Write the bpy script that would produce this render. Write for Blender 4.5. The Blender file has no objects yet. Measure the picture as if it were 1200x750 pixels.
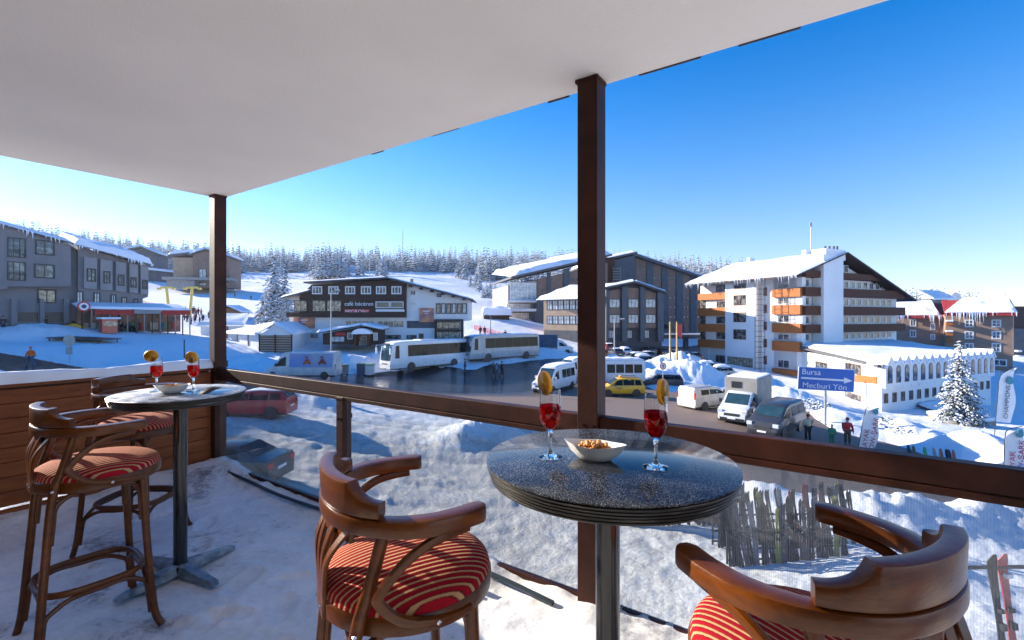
import bpy, bmesh, math, random
import numpy as np
from mathutils import Vector, Matrix, Euler
random.seed(7)
S = bpy.context.scene
COL = S.collection
PI = math.pi
H = 1.55            # eye height above the terrace floor (z = 0)
F = 550.0           # focal length in units of a 1200 wide frame
HY = 372.0          # horizon row
# ------------------------------------------------------------------ materials
def nt(name):
    m = bpy.data.materials.new(name); m.use_nodes = True
    t = m.node_tree; t.nodes.clear()
    return m, t, t.nodes, t.links
def N(t, kind, **kw):
    n = t.nodes.new(kind)
    for k, v in kw.items():
        if k.startswith('i_'):
            n.inputs[k[2:].replace('_', ' ')].default_value = v
        else: setattr(n, k, v)
    return n
def ramp(t, stops, interp='LINEAR'):
    r = t.nodes.new('ShaderNodeValToRGB'); r.color_ramp.interpolation = interp
    el = r.color_ramp.elements
    while len(el) < len(stops): el.new(0.5)
    for e, (p, c) in zip(el, stops):
        e.position = p
        e.color = (c, c, c, 1) if not hasattr(c, '__len__') else (*c[:3], 1)
    return r
def c4(c): return (c[0], c[1], c[2], 1)
def M(name, col, rough=.6, var=.12, scale=4., bump=0., bscale=30., metal=0., coat=0., col2=None, stretch=None, spec=.5):
    m, t, ns, L = nt(name)
    out = N(t, 'ShaderNodeOutputMaterial'); b = N(t, 'ShaderNodeBsdfPrincipled')
    L.new(b.outputs[0], out.inputs[0])
    tc = N(t, 'ShaderNodeTexCoord'); mp = N(t, 'ShaderNodeMapping')
    if stretch: mp.inputs['Scale'].default_value = stretch
    L.new(tc.outputs['Object'], mp.inputs[0])
    n = N(t, 'ShaderNodeTexNoise'); n.inputs['Scale'].default_value = scale; n.inputs['Detail'].default_value = 6
    L.new(mp.outputs[0], n.inputs['Vector'])
    c2 = col2 or tuple(max(0, c * (1 - 2 * var)) for c in col)
    hi = tuple(min(1, c * (1 + var)) for c in col)
    r = ramp(t, [(.3, c2), (.7, hi)])
    L.new(n.outputs['Fac'], r.inputs[0]); L.new(r.outputs[0], b.inputs['Base Color'])
    b.inputs['Roughness'].default_value = rough; b.inputs['Metallic'].default_value = metal
    b.inputs['Coat Weight'].default_value = coat; b.inputs['Coat Roughness'].default_value = .12
    b.inputs['Specular IOR Level'].default_value = spec
    if bump:
        n2 = N(t, 'ShaderNodeTexNoise'); n2.inputs['Scale'].default_value = bscale; n2.inputs['Detail'].default_value = 5
        L.new(mp.outputs[0], n2.inputs['Vector'])
        bp = N(t, 'ShaderNodeBump'); bp.inputs['Strength'].default_value = bump; bp.inputs['Distance'].default_value = .02
        L.new(n2.outputs['Fac'], bp.inputs['Height']); L.new(bp.outputs[0], b.inputs['Normal'])
    return m
def emis(name, col, s):
    m, t, ns, L = nt(name)
    out = N(t, 'ShaderNodeOutputMaterial'); e = N(t, 'ShaderNodeEmission')
    e.inputs[0].default_value = c4(col); e.inputs[1].default_value = s
    L.new(e.outputs[0], out.inputs[0]); return m

def mat_wood(name, base, dark, rough=.30, coat=.10, scale=14, stretch=(1, 1, 1), spec=.3):
    m, t, ns, L = nt(name)
    out = N(t, 'ShaderNodeOutputMaterial'); b = N(t, 'ShaderNodeBsdfPrincipled')
    L.new(b.outputs[0], out.inputs[0])
    tc = N(t, 'ShaderNodeTexCoord'); mp = N(t, 'ShaderNodeMapping'); mp.inputs['Scale'].default_value = stretch
    L.new(tc.outputs['Object'], mp.inputs[0])
    n = N(t, 'ShaderNodeTexNoise', i_Scale=scale, i_Detail=8.0, i_Distortion=1.2)
    L.new(mp.outputs[0], n.inputs['Vector'])
    n3 = N(t, 'ShaderNodeTexNoise', i_Scale=scale * 9, i_Detail=3.0)
    L.new(mp.outputs[0], n3.inputs['Vector'])
    ad = N(t, 'ShaderNodeMath', operation='MULTIPLY_ADD'); ad.inputs[1].default_value = .35
    L.new(n3.outputs['Fac'], ad.inputs[0]); L.new(n.outputs['Fac'], ad.inputs[2])
    r = ramp(t, [(.35, dark), (.95, base)])
    L.new(ad.outputs[0], r.inputs[0]); L.new(r.outputs[0], b.inputs['Base Color'])
    b.inputs['Roughness'].default_value = rough; b.inputs['Coat Weight'].default_value = coat
    b.inputs['Coat Roughness'].default_value = .15; b.inputs['Specular IOR Level'].default_value = spec
    bp = N(t, 'ShaderNodeBump', i_Strength=.22, i_Distance=.003)
    L.new(n3.outputs['Fac'], bp.inputs['Height']); L.new(bp.outputs[0], b.inputs['Normal'])
    return m

MT = {}
MT['chair_wood'] = mat_wood('chair wood', (.15, .040, .0035), (.050, .012, .0015), scale=6, spec=.3, stretch=(1, 1, 3))
MT['rail_paint'] = M('brown rail paint', (.052, .015, .008), .5, .25, 6, .08, 60, spec=.2)
MT['board'] = mat_wood('fence board wood', (.36, .10, .022), (.15, .036, .009), rough=.6, coat=.05, scale=3, stretch=(1, 1, 9))
MT['ceiling'] = M('ceiling plaster', (.92, .85, .76), .9, .03, 1.2, .15, 90)
MT['stucco'] = M('white stucco', (.78, .77, .74), .9, .06, .6, .2, 20)
MT['snow'] = M('snow', (.86, .88, .92), .75, .03, 2.5, .5, 9, spec=.2)
MT['roof_snow'] = M('roof snow', (.88, .89, .93), .8, .02, 1.0, .6, 1.5, spec=.2)
MT['black'] = M('black rubber', (.02, .02, .022), .6, .2, 8)
MT['dark_plastic'] = M('dark plastic', (.03, .03, .034), .35, .1, 8)
MT['chrome'] = M('bright metal', (.6, .6, .62), .25, .05, 8, metal=1)
MT['pole_grey'] = M('galvanised pole', (.42, .44, .46), .5, .1, 5, metal=.5)
MT['white_paint'] = M('white vehicle paint', (.78, .79, .81), .3, .04, 2, coat=.5)
MT['grey_wall'] = M('grey facade render', (.215, .20, .205), .9, .06, .5, .2, 15)
MT['grey_dark'] = M('dark grey trim', (.10, .105, .12), .8, .1, 1)
MT['brown_clad'] = M('dark brown cladding', (.048, .022, .014), .7, .3, 1.4, .3, 12, stretch=(1, 1, 8))
MT['orange_clad'] = mat_wood('orange timber cladding', (.50, .17, .045), (.30, .085, .022), rough=.65, coat=0, scale=1.2, stretch=(1, 1, 10))
MT['brown_clad2'] = mat_wood('brown and shade toned cladding', (.115, .036, .015), (.045, .015, .008), rough=.7, coat=0, scale=1.2, stretch=(1, 1, 10))  # also carries the shade on the white hotel's gable bands in its colour
MT['white_wall'] = M('white facade', (.80, .80, .79), .9, .03, .3, .15, 12)
MT['tan_clad'] = M('tan brown panel', (.23, .155, .125), .8, .08, .7)
MT['tan_light'] = M('light tan panel', (.42, .30, .21), .8, .08, .7)
MT['slate_blue'] = M('slate blue panel', (.075, .095, .12), .7, .1, .7)
MT['brown_wall'] = M('brown render', (.30, .20, .145), .9, .07, .5)
MT['dark_wall'] = M('dark brown wall', (.05, .035, .035), .85, .1, .5)
MT['wood_plank'] = mat_wood('hut planks', (.34, .19, .10), (.18, .09, .045), rough=.8, coat=0, scale=2, stretch=(1, 1, 6))
MT['frame_white'] = M('white window frame', (.75, .75, .75), .5, .04, 3)
MT['frame_dark'] = M('dark window frame', (.025, .025, .03), .5, .1, 3)
MT['frame_wood'] = M('brown window frame', (.20, .09, .04), .5, .1, 3)
MT['red_fabric'] = M('red awning fabric', (.42, .035, .03), .8, .15, 3)
MT['red_paint'] = M('red paint', (.45, .02, .025), .3, .1, 3, coat=.6)
MT['yellow_paint'] = M('yellow paint', (.80, .42, .01), .35, .05, 3, coat=.5)
MT['pylon_yellow'] = M('pylon yellow', (.70, .55, .12), .5, .08, 3)
MT['pole_yellow'] = M('pale timber flagpole', (.62, .42, .16), .6, .1, 3)
MT['blue_sign'] = M('blue sign sheet', (.005, .12, .50), .4, .05, 2)
MT['white_sign'] = M('white sign paint', (.82, .82, .82), .5, .03, 3)
MT['red_sign'] = M('red sign paint', (.60, .03, .03), .5, .05, 3)
MT['grey_sign'] = M('grey sign back', (.36, .42, .44), .5, .08, 3, metal=.3)
MT['tarp_blue'] = M('blue grey tarpaulin', (.05, .085, .15), .6, .15, 2, .2, 6)
MT['concrete'] = M('grey concrete', (.30, .29, .28), .9, .1, 1, .2, 10)
MT['ice'] = M('ice', (.75, .82, .90), .15, .05, 5, spec=.6)
MT['teal'] = M('teal print', (.02, .25, .33), .5, .05, 4)
MT['dark_print'] = M('dark navy print', (.02, .04, .09), .5, .05, 4)
MT['pink_print'] = M('crimson print', (.55, .03, .10), .5, .05, 4)
MT['skin'] = M('skin', (.50, .28, .20), .5, .05, 10)
MT['needles'] = M('spruce needles', (.035, .06, .035), .8, .35, 3)
MT['bark'] = M('bark', (.10, .065, .045), .9, .3, 6, .5, 20)
MT['orange_net'] = M('red safety net', (.55, .12, .14), .8, .1, 3)
MT['grille'] = M('dark grille', (.04, .04, .04), .5, .1, 3)
MT['lamp_glass'] = M('headlamp glass', (.65, .68, .70), .08, .05, 6, spec=.8)
MT['tail_red'] = M('tail lamp red', (.45, .01, .01), .15, .05, 6, spec=.8)
MT['porcelain'] = M('white porcelain', (.80, .79, .77), .15, .03, 5, coat=.4)

def cloth(col): 
    k = 'cloth %.2f %.2f %.2f' % col
    if k not in MT: MT[k] = M(k, col, .85, .15, 12)
    return MT[k]
def paint(col):
    k = 'paint %.2f %.2f %.2f' % col
    if k not in MT: MT[k] = M(k, col, .35, .10, 1.8, coat=.5)
    return MT[k]

def mat_window():
    m, t, ns, L = nt('window glazing')
    out = N(t, 'ShaderNodeOutputMaterial'); b = N(t, 'ShaderNodeBsdfPrincipled')
    L.new(b.outputs[0], out.inputs[0])
    oi = N(t, 'ShaderNodeObjectInfo'); tc = N(t, 'ShaderNodeTexCoord')
    n = N(t, 'ShaderNodeTexNoise', i_Scale=1.6, i_Detail=2.0, noise_dimensions='4D')
    L.new(tc.outputs['Object'], n.inputs['Vector'])
    mu = N(t, 'ShaderNodeMath', operation='MULTIPLY'); mu.inputs[1].default_value = 37
    L.new(oi.outputs['Random'], mu.inputs[0]); L.new(mu.outputs[0], n.inputs['W'])
    r = ramp(t, [(.35, (.015, .02, .028)), (.5, (.05, .06, .075)), (.6, (.22, .22, .21))])
    L.new(n.outputs['Fac'], r.inputs[0]); L.new(r.outputs[0], b.inputs['Base Color'])
    b.inputs['Roughness'].default_value = .08; b.inputs['Specular IOR Level'].default_value = .7
    return m
MT['window'] = mat_window()
MT['bright_pane'] = M('pale curtained glazing', (.55, .60, .62), .1, .25, 1.5, spec=.7)
MT['warm_pane'] = M('shop window display', (.50, .40, .27), .1, .3, 2.2, col2=(.05, .04, .035), spec=.6)
MT['car_glass'] = M('vehicle glass', (.012, .018, .02), .1, .2, 2, spec=.2)
MT['teal_glass'] = M('tinted windscreen', (.03, .07, .085), .05, .2, 2, spec=.9)

def mat_pane(name, haze, mesh=False):
    """clear balustrade glass: mostly transparent with a reflection and a little dust; optional fine dotted film"""
    m, t, ns, L = nt(name)
    out = N(t, 'ShaderNodeOutputMaterial')
    tr = N(t, 'ShaderNodeBsdfTransparent'); tr.inputs[0].default_value = (.85, .87, .87, 1)
    gl = N(t, 'ShaderNodeBsdfGlossy'); gl.inputs['Roughness'].default_value = .03
    lw = N(t, 'ShaderNodeLayerWeight', i_Blend=.5); pw = N(t, 'ShaderNodeMath', operation='POWER'); pw.inputs[1].default_value = 4.0; L.new(lw.outputs['Facing'], pw.inputs[0])
    fr = N(t, 'ShaderNodeMath', operation='MULTIPLY_ADD'); fr.inputs[1].default_value = .6; fr.inputs[2].default_value = .035; L.new(pw.outputs[0], fr.inputs[0])
    m1 = N(t, 'ShaderNodeMixShader'); L.new(fr.outputs[0], m1.inputs[0]); L.new(tr.outputs[0], m1.inputs[1]); L.new(gl.outputs[0], m1.inputs[2])
    df = N(t, 'ShaderNodeBsdfDiffuse'); df.inputs[0].default_value = (.62, .60, .58, 1)
    tl = N(t, 'ShaderNodeBsdfTranslucent'); tl.inputs[0].default_value = (.62, .60, .58, 1)
    md = N(t, 'ShaderNodeMixShader'); L.new(df.outputs[0], md.inputs[1]); L.new(tl.outputs[0], md.inputs[2])
    tc = N(t, 'ShaderNodeTexCoord')
    n = N(t, 'ShaderNodeTexNoise', i_Scale=3.0, i_Detail=8.0, i_Roughness=.7)
    mp = N(t, 'ShaderNodeMapping'); mp.inputs['Scale'].default_value = (3, 3, .5)
    L.new(tc.outputs['Object'], mp.inputs[0]); L.new(mp.outputs[0], n.inputs['Vector'])
    r = ramp(t, [(.40, haze * .35), (.72, min(1, haze * 2.4))])
    L.new(n.outputs['Fac'], r.inputs[0])
    fac = r.outputs[0]
    if mesh:
        sx = N(t, 'ShaderNodeSeparateXYZ'); L.new(tc.outputs['Object'], sx.inputs[0])
        def band(o, f):
            a = N(t, 'ShaderNodeMath', operation='MULTIPLY'); a.inputs[1].default_value = f; L.new(o, a.inputs[0])
            s = N(t, 'ShaderNodeMath', operation='SINE'); L.new(a.outputs[0], s.inputs[0])
            q = N(t, 'ShaderNodeMath', operation='MULTIPLY_ADD'); q.inputs[1].default_value = .5; q.inputs[2].default_value = .5
            L.new(s.outputs[0], q.inputs[0]); return q.outputs[0]
        pr = N(t, 'ShaderNodeMath', operation='MULTIPLY'); L.new(band(sx.outputs[0], 2 * PI / .0085), pr.inputs[0]); L.new(band(sx.outputs[2], 2 * PI / .0085), pr.inputs[1])
        r2 = ramp(t, [(.35, .0), (.6, .17)]); L.new(pr.outputs[0], r2.inputs[0])
        mx = N(t, 'ShaderNodeMath', operation='ADD'); mx.use_clamp = True
        L.new(r.outputs[0], mx.inputs[0]); L.new(r2.outputs[0], mx.inputs[1]); fac = mx.outputs[0]
    m2 = N(t, 'ShaderNodeMixShader'); L.new(fac, m2.inputs[0]); L.new(m1.outputs[0], m2.inputs[1]); L.new(md.outputs[0], m2.inputs[2])
    L.new(m2.outputs[0], out.inputs[0])
    return m
MT['pane'] = mat_pane('balustrade glass', .035)
MT['pane_mesh'] = mat_pane('balustrade glass with dotted film', .035, True)

def mat_glass(name, col, rough=0., ior=1.45):
    m, t, ns, L = nt(name)
    out = N(t, 'ShaderNodeOutputMaterial'); g = N(t, 'ShaderNodeBsdfGlass'); g.inputs[0].default_value = c4(col)
    g.inputs['Roughness'].default_value = rough; g.inputs['IOR'].default_value = ior
    L.new(g.outputs[0], out.inputs[0]); return m
MT['glass'] = mat_glass('drinking glass', (.97, .98, .98))
def mat_drink():
    m, t, ns, L = nt('red drink')
    out = N(t, 'ShaderNodeOutputMaterial'); g = N(t, 'ShaderNodeBsdfGlass'); g.inputs[0].default_value = (.62, .015, .025, 1); g.inputs['IOR'].default_value = 1.33
    d = N(t, 'ShaderNodeBsdfTranslucent'); d.inputs[0].default_value = (.75, .006, .02, 1)
    mx = N(t, 'ShaderNodeMixShader'); mx.inputs[0].default_value = .22
    L.new(g.outputs[0], mx.inputs[1]); L.new(d.outputs[0], mx.inputs[2]); L.new(mx.outputs[0], out.inputs[0]); return m
MT['drink'] = mat_drink()

def mat_fabric():
    m, t, ns, L = nt('striped seat fabric')
    out = N(t, 'ShaderNodeOutputMaterial'); b = N(t, 'ShaderNodeBsdfPrincipled'); L.new(b.outputs[0], out.inputs[0])
    tc = N(t, 'ShaderNodeTexCoord'); sx = N(t, 'ShaderNodeSeparateXYZ'); L.new(tc.outputs['Object'], sx.inputs[0])
    nz = N(t, 'ShaderNodeTexNoise', i_Scale=260.0, i_Detail=2.0); L.new(tc.outputs['Object'], nz.inputs['Vector'])
    j = N(t, 'ShaderNodeMath', operation='MULTIPLY_ADD'); j.inputs[1].default_value = .003
    L.new(nz.outputs['Fac'], j.inputs[0]); L.new(sx.outputs[1], j.inputs[2])
    a = N(t, 'ShaderNodeMath', operation='MULTIPLY'); a.inputs[1].default_value = 1 / .0175; L.new(j.outputs[0], a.inputs[0])
    fr = N(t, 'ShaderNodeMath', operation='FRACT'); L.new(a.outputs[0], fr.inputs[0])
    r = ramp(t, [(0, (.27, .006, .016)), (.48, (.36, .008, .020)), (.56, (.07, .008, .008)), (.66, (.52, .27, .13)), (.88, (.55, .30, .16)), (.96, (.06, .01, .008))])
    L.new(fr.outputs[0], r.inputs[0]); L.new(r.outputs[0], b.inputs['Base Color'])
    b.inputs['Roughness'].default_value = .9; b.inputs['Specular IOR Level'].default_value = .1
    pp = N(t, 'ShaderNodeMath', operation='PINGPONG'); pp.inputs[1].default_value = .5; L.new(fr.outputs[0], pp.inputs[0])
    ad = N(t, 'ShaderNodeMath', operation='MULTIPLY_ADD'); ad.inputs[1].default_value = .3; L.new(nz.outputs['Fac'], ad.inputs[0]); L.new(pp.outputs[0], ad.inputs[2])
    bp = N(t, 'ShaderNodeBump', i_Strength=.5, i_Distance=.004); L.new(ad.outputs[0], bp.inputs['Height']); L.new(bp.outputs[0], b.inputs['Normal'])
    return m
MT['fabric'] = mat_fabric()

def mat_tabletop(name, frost, fc=(.42, .46, .54)):
    m, t, ns, L = nt(name)
    out = N(t, 'ShaderNodeOutputMaterial'); b = N(t, 'ShaderNodeBsdfPrincipled'); L.new(b.outputs[0], out.inputs[0])
    tc = N(t, 'ShaderNodeTexCoord')
    big = N(t, 'ShaderNodeTexNoise', i_Scale=4.0, i_Detail=3.0, i_Distortion=.6); L.new(tc.outputs['Object'], big.inputs['Vector'])
    # bare wet patch (melted) with its own shape
    ds = N(t, 'ShaderNodeVectorMath', operation='DISTANCE'); ds.inputs[1].default_value = (.10, -.02, 0)
    L.new(tc.outputs['Object'], ds.inputs[0])
    ma = N(t, 'ShaderNodeMath', operation='MULTIPLY_ADD'); ma.inputs[1].default_value = 1.0; 
    L.new(ds.outputs['Value'], ma.inputs[0])
    mb_ = N(t, 'ShaderNodeMath', operation='MULTIPLY'); mb_.inputs[1].default_value = .35; L.new(big.outputs['Fac'], mb_.inputs[0]); L.new(mb_.outputs[0], ma.inputs[2])
    wet = ramp(t, [(.32, 0), (.40, 1)]); L.new(ma.outputs[0], wet.inputs[0])
    fine = N(t, 'ShaderNodeTexNoise', i_Scale=380.0, i_Detail=2.5, i_Roughness=.7); L.new(tc.outputs['Object'], fine.inputs['Vector'])
    fr = ramp(t, [(.53 - frost, 0), (.60 - frost * .5, 1)]); L.new(fine.outputs['Fac'], fr.inputs[0])
    bn = N(t, 'ShaderNodeTexNoise', i_Scale=9.0, i_Detail=5.0, i_Roughness=.65); L.new(tc.outputs['Object'], bn.inputs['Vector'])
    br = ramp(t, [(.36, .25), (.60, 1.0)]); L.new(bn.outputs['Fac'], br.inputs[0])
    m0 = N(t, 'ShaderNodeMath', operation='MULTIPLY'); L.new(wet.outputs[0], m0.inputs[0]); L.new(br.outputs[0], m0.inputs[1])
    mm = N(t, 'ShaderNodeMath', operation='MULTIPLY'); L.new(m0.outputs[0], mm.inputs[0]); L.new(fr.outputs[0], mm.inputs[1])
    mx = N(t, 'ShaderNodeMix', data_type='RGBA'); mx.inputs['A'].default_value = (.012, .013, .016, 1); mx.inputs['B'].default_value = c4(fc)
    L.new(mm.outputs[0], mx.inputs['Factor']); L.new(mx.outputs['Result'], b.inputs['Base Color'])
    rr = N(t, 'ShaderNodeMapRange'); rr.inputs['To Min'].default_value = .10; rr.inputs['To Max'].default_value = .75
    L.new(mm.outputs[0], rr.inputs[0]); L.new(rr.outputs[0], b.inputs['Roughness'])
    bp = N(t, 'ShaderNodeBump', i_Strength=.35, i_Distance=.002); L.new(mm.outputs[0], bp.inputs['Height']); L.new(bp.outputs[0], b.inputs['Normal'])
    return m
MT['tabletop'] = mat_tabletop('frosted black table top', -.025)
MT['tabletop_snow'] = mat_tabletop('snow dusted black table top', .16, (.80, .82, .86))
def mat_tableedge():
    m, t, ns, L = nt('ribbed black table edge')
    out = N(t, 'ShaderNodeOutputMaterial'); b = N(t, 'ShaderNodeBsdfPrincipled'); L.new(b.outputs[0], out.inputs[0])
    tc = N(t, 'ShaderNodeTexCoord'); mp = N(t, 'ShaderNodeMapping'); mp.inputs['Scale'].default_value = (6, 6, 260)
    L.new(tc.outputs['Object'], mp.inputs[0]); n = N(t, 'ShaderNodeTexNoise', i_Scale=1.0, i_Detail=5.0); L.new(mp.outputs[0], n.inputs['Vector'])
    r = ramp(t, [(.45, (.012, .011, .010)), (.62, (.05, .042, .034)), (.72, (.40, .34, .26))]); L.new(n.outputs['Fac'], r.inputs[0]); L.new(r.outputs[0], b.inputs['Base Color'])
    b.inputs['Roughness'].default_value = .4
    bp = N(t, 'ShaderNodeBump', i_Strength=.4, i_Distance=.003); L.new(n.outputs['Fac'], bp.inputs['Height']); L.new(bp.outputs[0], b.inputs['Normal'])
    return m
MT['tableedge'] = mat_tableedge()
MT['black_metal'] = M('black lacquered steel', (.012, .012, .014), .22, .1, 10, coat=.3)
MT['chipped'] = M('chipped blue black base paint', (.02, .05, .08), .3, .0, 14, col2=(.35, .40, .44))

def mat_ground():
    m, t, ns, L = nt('snow ground')
    out = N(t, 'ShaderNodeOutputMaterial'); b = N(t, 'ShaderNodeBsdfPrincipled'); L.new(b.outputs[0], out.inputs[0])
    tc = N(t, 'ShaderNodeTexCoord'); at = N(t, 'ShaderNodeAttribute', attribute_name='dirt')
    n = N(t, 'ShaderNodeTexNoise', i_Scale=1.3, i_Detail=9.0, i_Roughness=.72); L.new(tc.outputs['Object'], n.inputs['Vector'])
    n2 = N(t, 'ShaderNodeTexNoise', i_Scale=7.0, i_Detail=6.0, i_Roughness=.7); L.new(tc.outputs['Object'], n2.inputs['Vector'])
    a = N(t, 'ShaderNodeMath', operation='MULTIPLY_ADD'); a.inputs[1].default_value = .9; L.new(n2.outputs['Fac'], a.inputs[0]); L.new(n.outputs['Fac'], a.inputs[2])
    a2 = N(t, 'ShaderNodeMath', operation='MULTIPLY_ADD'); a2.inputs[1].default_value = .62; L.new(at.outputs['Fac'], a2.inputs[0]); L.new(a.outputs[0], a2.inputs[2])
    r = ramp(t, [(.0, (.88, .89, .92)), (.50, (.84, .85, .88)), (.60, (.72, .71, .69)), (.78, (.50, .47, .43))])
    sc = N(t, 'ShaderNodeMapRange'); sc.inputs['From Min'].default_value = .3; sc.inputs['From Max'].default_value = 2.0
    L.new(a2.outputs[0], sc.inputs[0]); L.new(sc.outputs[0], r.inputs[0]); L.new(r.outputs[0], b.inputs['Base Color'])
    b.inputs['Roughness'].default_value = .8; b.inputs['Specular IOR Level'].default_value = .2
    bp = N(t, 'ShaderNodeBump', i_Strength=.8, i_Distance=.09); L.new(n2.outputs['Fac'], bp.inputs['Height']); L.new(bp.outputs[0], b.inputs['Normal'])
    return m
MT['ground'] = mat_ground()
def mat_road():
    m, t, ns, L = nt('wet slushy asphalt')
    out = N(t, 'ShaderNodeOutputMaterial'); b = N(t, 'ShaderNodeBsdfPrincipled'); L.new(b.outputs[0], out.inputs[0])
    tc = N(t, 'ShaderNodeTexCoord'); at = N(t, 'ShaderNodeAttribute', attribute_name='dirt')
    mp = N(t, 'ShaderNodeMapping'); mp.inputs['Scale'].default_value = (.35, 1.2, 1); mp.inputs['Rotation'].default_value = (0, 0, .3)
    L.new(tc.outputs['Object'], mp.inputs[0])
    n = N(t, 'ShaderNodeTexNoise', i_Scale=.35, i_Detail=8.0, i_Roughness=.6, i_Distortion=.5); L.new(mp.outputs[0], n.inputs['Vector'])
    n2 = N(t, 'ShaderNodeTexNoise', i_Scale=6.0, i_Detail=5.0); L.new(tc.outputs['Object'], n2.inputs['Vector'])
    # attribute: 1 = wet bare asphalt, 0 = dry salted brown road
    a = N(t, 'ShaderNodeMath', operation='MULTIPLY_ADD'); a.inputs[1].default_value = .9; a.inputs[2].default_value = -.45; L.new(n.outputs['Fac'], a.inputs[0])
    s = N(t, 'ShaderNodeMath', operation='ADD'); s.use_clamp = True; L.new(a.outputs[0], s.inputs[0]); L.new(at.outputs['Fac'], s.inputs[1])
    r = ramp(t, [(.25, (.23, .165, .13)), (.6, (.085, .075, .075)), (.8, (.035, .038, .045))]); L.new(s.outputs[0], r.inputs[0])
    mx = N(t, 'ShaderNodeMix', data_type='RGBA', blend_type='MULTIPLY'); mx.inputs['Factor'].default_value = .5
    r3 = ramp(t, [(.3, .6), (.7, 1.0)]); L.new(n2.outputs['Fac'], r3.inputs[0])
    L.new(r.outputs[0], mx.inputs['A']); L.new(r3.outputs[0], mx.inputs['B']); L.new(mx.outputs['Result'], b.inputs['Base Color'])
    rr = ramp(t, [(.3, .75), (.8, .22)]); L.new(s.outputs[0], rr.inputs[0]); L.new(rr.outputs[0], b.inputs['Roughness'])
    bp = N(t, 'ShaderNodeBump', i_Strength=.25, i_Distance=.02); L.new(n2.outputs['Fac'], bp.inputs['Height']); L.new(bp.outputs[0], b.inputs['Normal'])
    return m
MT['road'] = mat_road()
def mat_deck():
    m, t, ns, L = nt('trodden snow on terrace')
    out = N(t, 'ShaderNodeOutputMaterial'); b = N(t, 'ShaderNodeBsdfPrincipled'); L.new(b.outputs[0], out.inputs[0])
    tc = N(t, 'ShaderNodeTexCoord')
    n = N(t, 'ShaderNodeTexNoise', i_Scale=1.3, i_Detail=10.0, i_Roughness=.68, i_Distortion=.3); L.new(tc.outputs['Object'], n.inputs['Vector'])
    n2 = N(t, 'ShaderNodeTexNoise', i_Scale=26.0, i_Detail=6.0, i_Roughness=.7); L.new(tc.outputs['Object'], n2.inputs['Vector'])
    a = N(t, 'ShaderNodeMath', operation='MULTIPLY_ADD'); a.inputs[1].default_value = .35; L.new(n2.outputs['Fac'], a.inputs[0]); L.new(n.outputs['Fac'], a.inputs[2])
    r = ramp(t, [(.47, (.06, .055, .06)), (.54, (.32, .31, .33)), (.62, (.70, .70, .70)), (.80, (.90, .89, .88))]); L.new(a.outputs[0], r.inputs[0]); L.new(r.outputs[0], b.inputs['Base Color'])
    b.inputs['Roughness'].default_value = .6
    bp = N(t, 'ShaderNodeBump', i_Strength=.6, i_Distance=.02); L.new(a.outputs[0], bp.inputs['Height']); L.new(bp.outputs[0], b.inputs['Normal'])
    return m
MT['deck'] = mat_deck()
def mat_orange():
    m, t, ns, L = nt('orange flesh')
    out = N(t, 'ShaderNodeOutputMaterial'); b = N(t, 'ShaderNodeBsdfPrincipled'); L.new(b.outputs[0], out.inputs[0])
    tc = N(t, 'ShaderNodeTexCoord'); sx = N(t, 'ShaderNodeSeparateXYZ'); L.new(tc.outputs['Object'], sx.inputs[0])
    at = N(t, 'ShaderNodeMath', operation='ARCTAN2'); L.new(sx.outputs[0], at.inputs[0]); L.new(sx.outputs[2], at.inputs[1])
    mu = N(t, 'ShaderNodeMath', operation='MULTIPLY'); mu.inputs[1].default_value = 10 / 2; L.new(at.outputs[0], mu.inputs[0])
    co = N(t, 'ShaderNodeMath', operation='SINE'); L.new(mu.outputs[0], co.inputs[0])
    ab = N(t, 'ShaderNodeMath', operation='ABSOLUTE'); L.new(co.outputs[0], ab.inputs[0])
    r = ramp(t, [(.05, (.95, .80, .40)), (.22, (.95, .60, .05))]); L.new(ab.outputs[0], r.inputs[0]); L.new(r.outputs[0], b.inputs['Base Color'])
    b.inputs['Roughness'].default_value = .3
    b.inputs['Subsurface Weight'].default_value = 1.0; b.inputs['Subsurface Radius'].default_value = (1, .55, .12); b.inputs['Subsurface Scale'].default_value = .03
    tl = N(t, 'ShaderNodeBsdfTranslucent'); L.new(r.outputs[0], tl.inputs[0]); mx = N(t, 'ShaderNodeMixShader'); mx.inputs[0].default_value = .45; L.new(b.outputs[0], mx.inputs[1]); L.new(tl.outputs[0], mx.inputs[2]); L.new(mx.outputs[0], out.inputs[0])
    return m
MT['flesh'] = mat_orange()
MT['rind'] = M('orange rind', (.95, .42, .015), .35, .05, 30, .2, 200)
MT['nut'] = M('roasted nut', (.62, .28, .07), .45, .25, 40)

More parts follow.
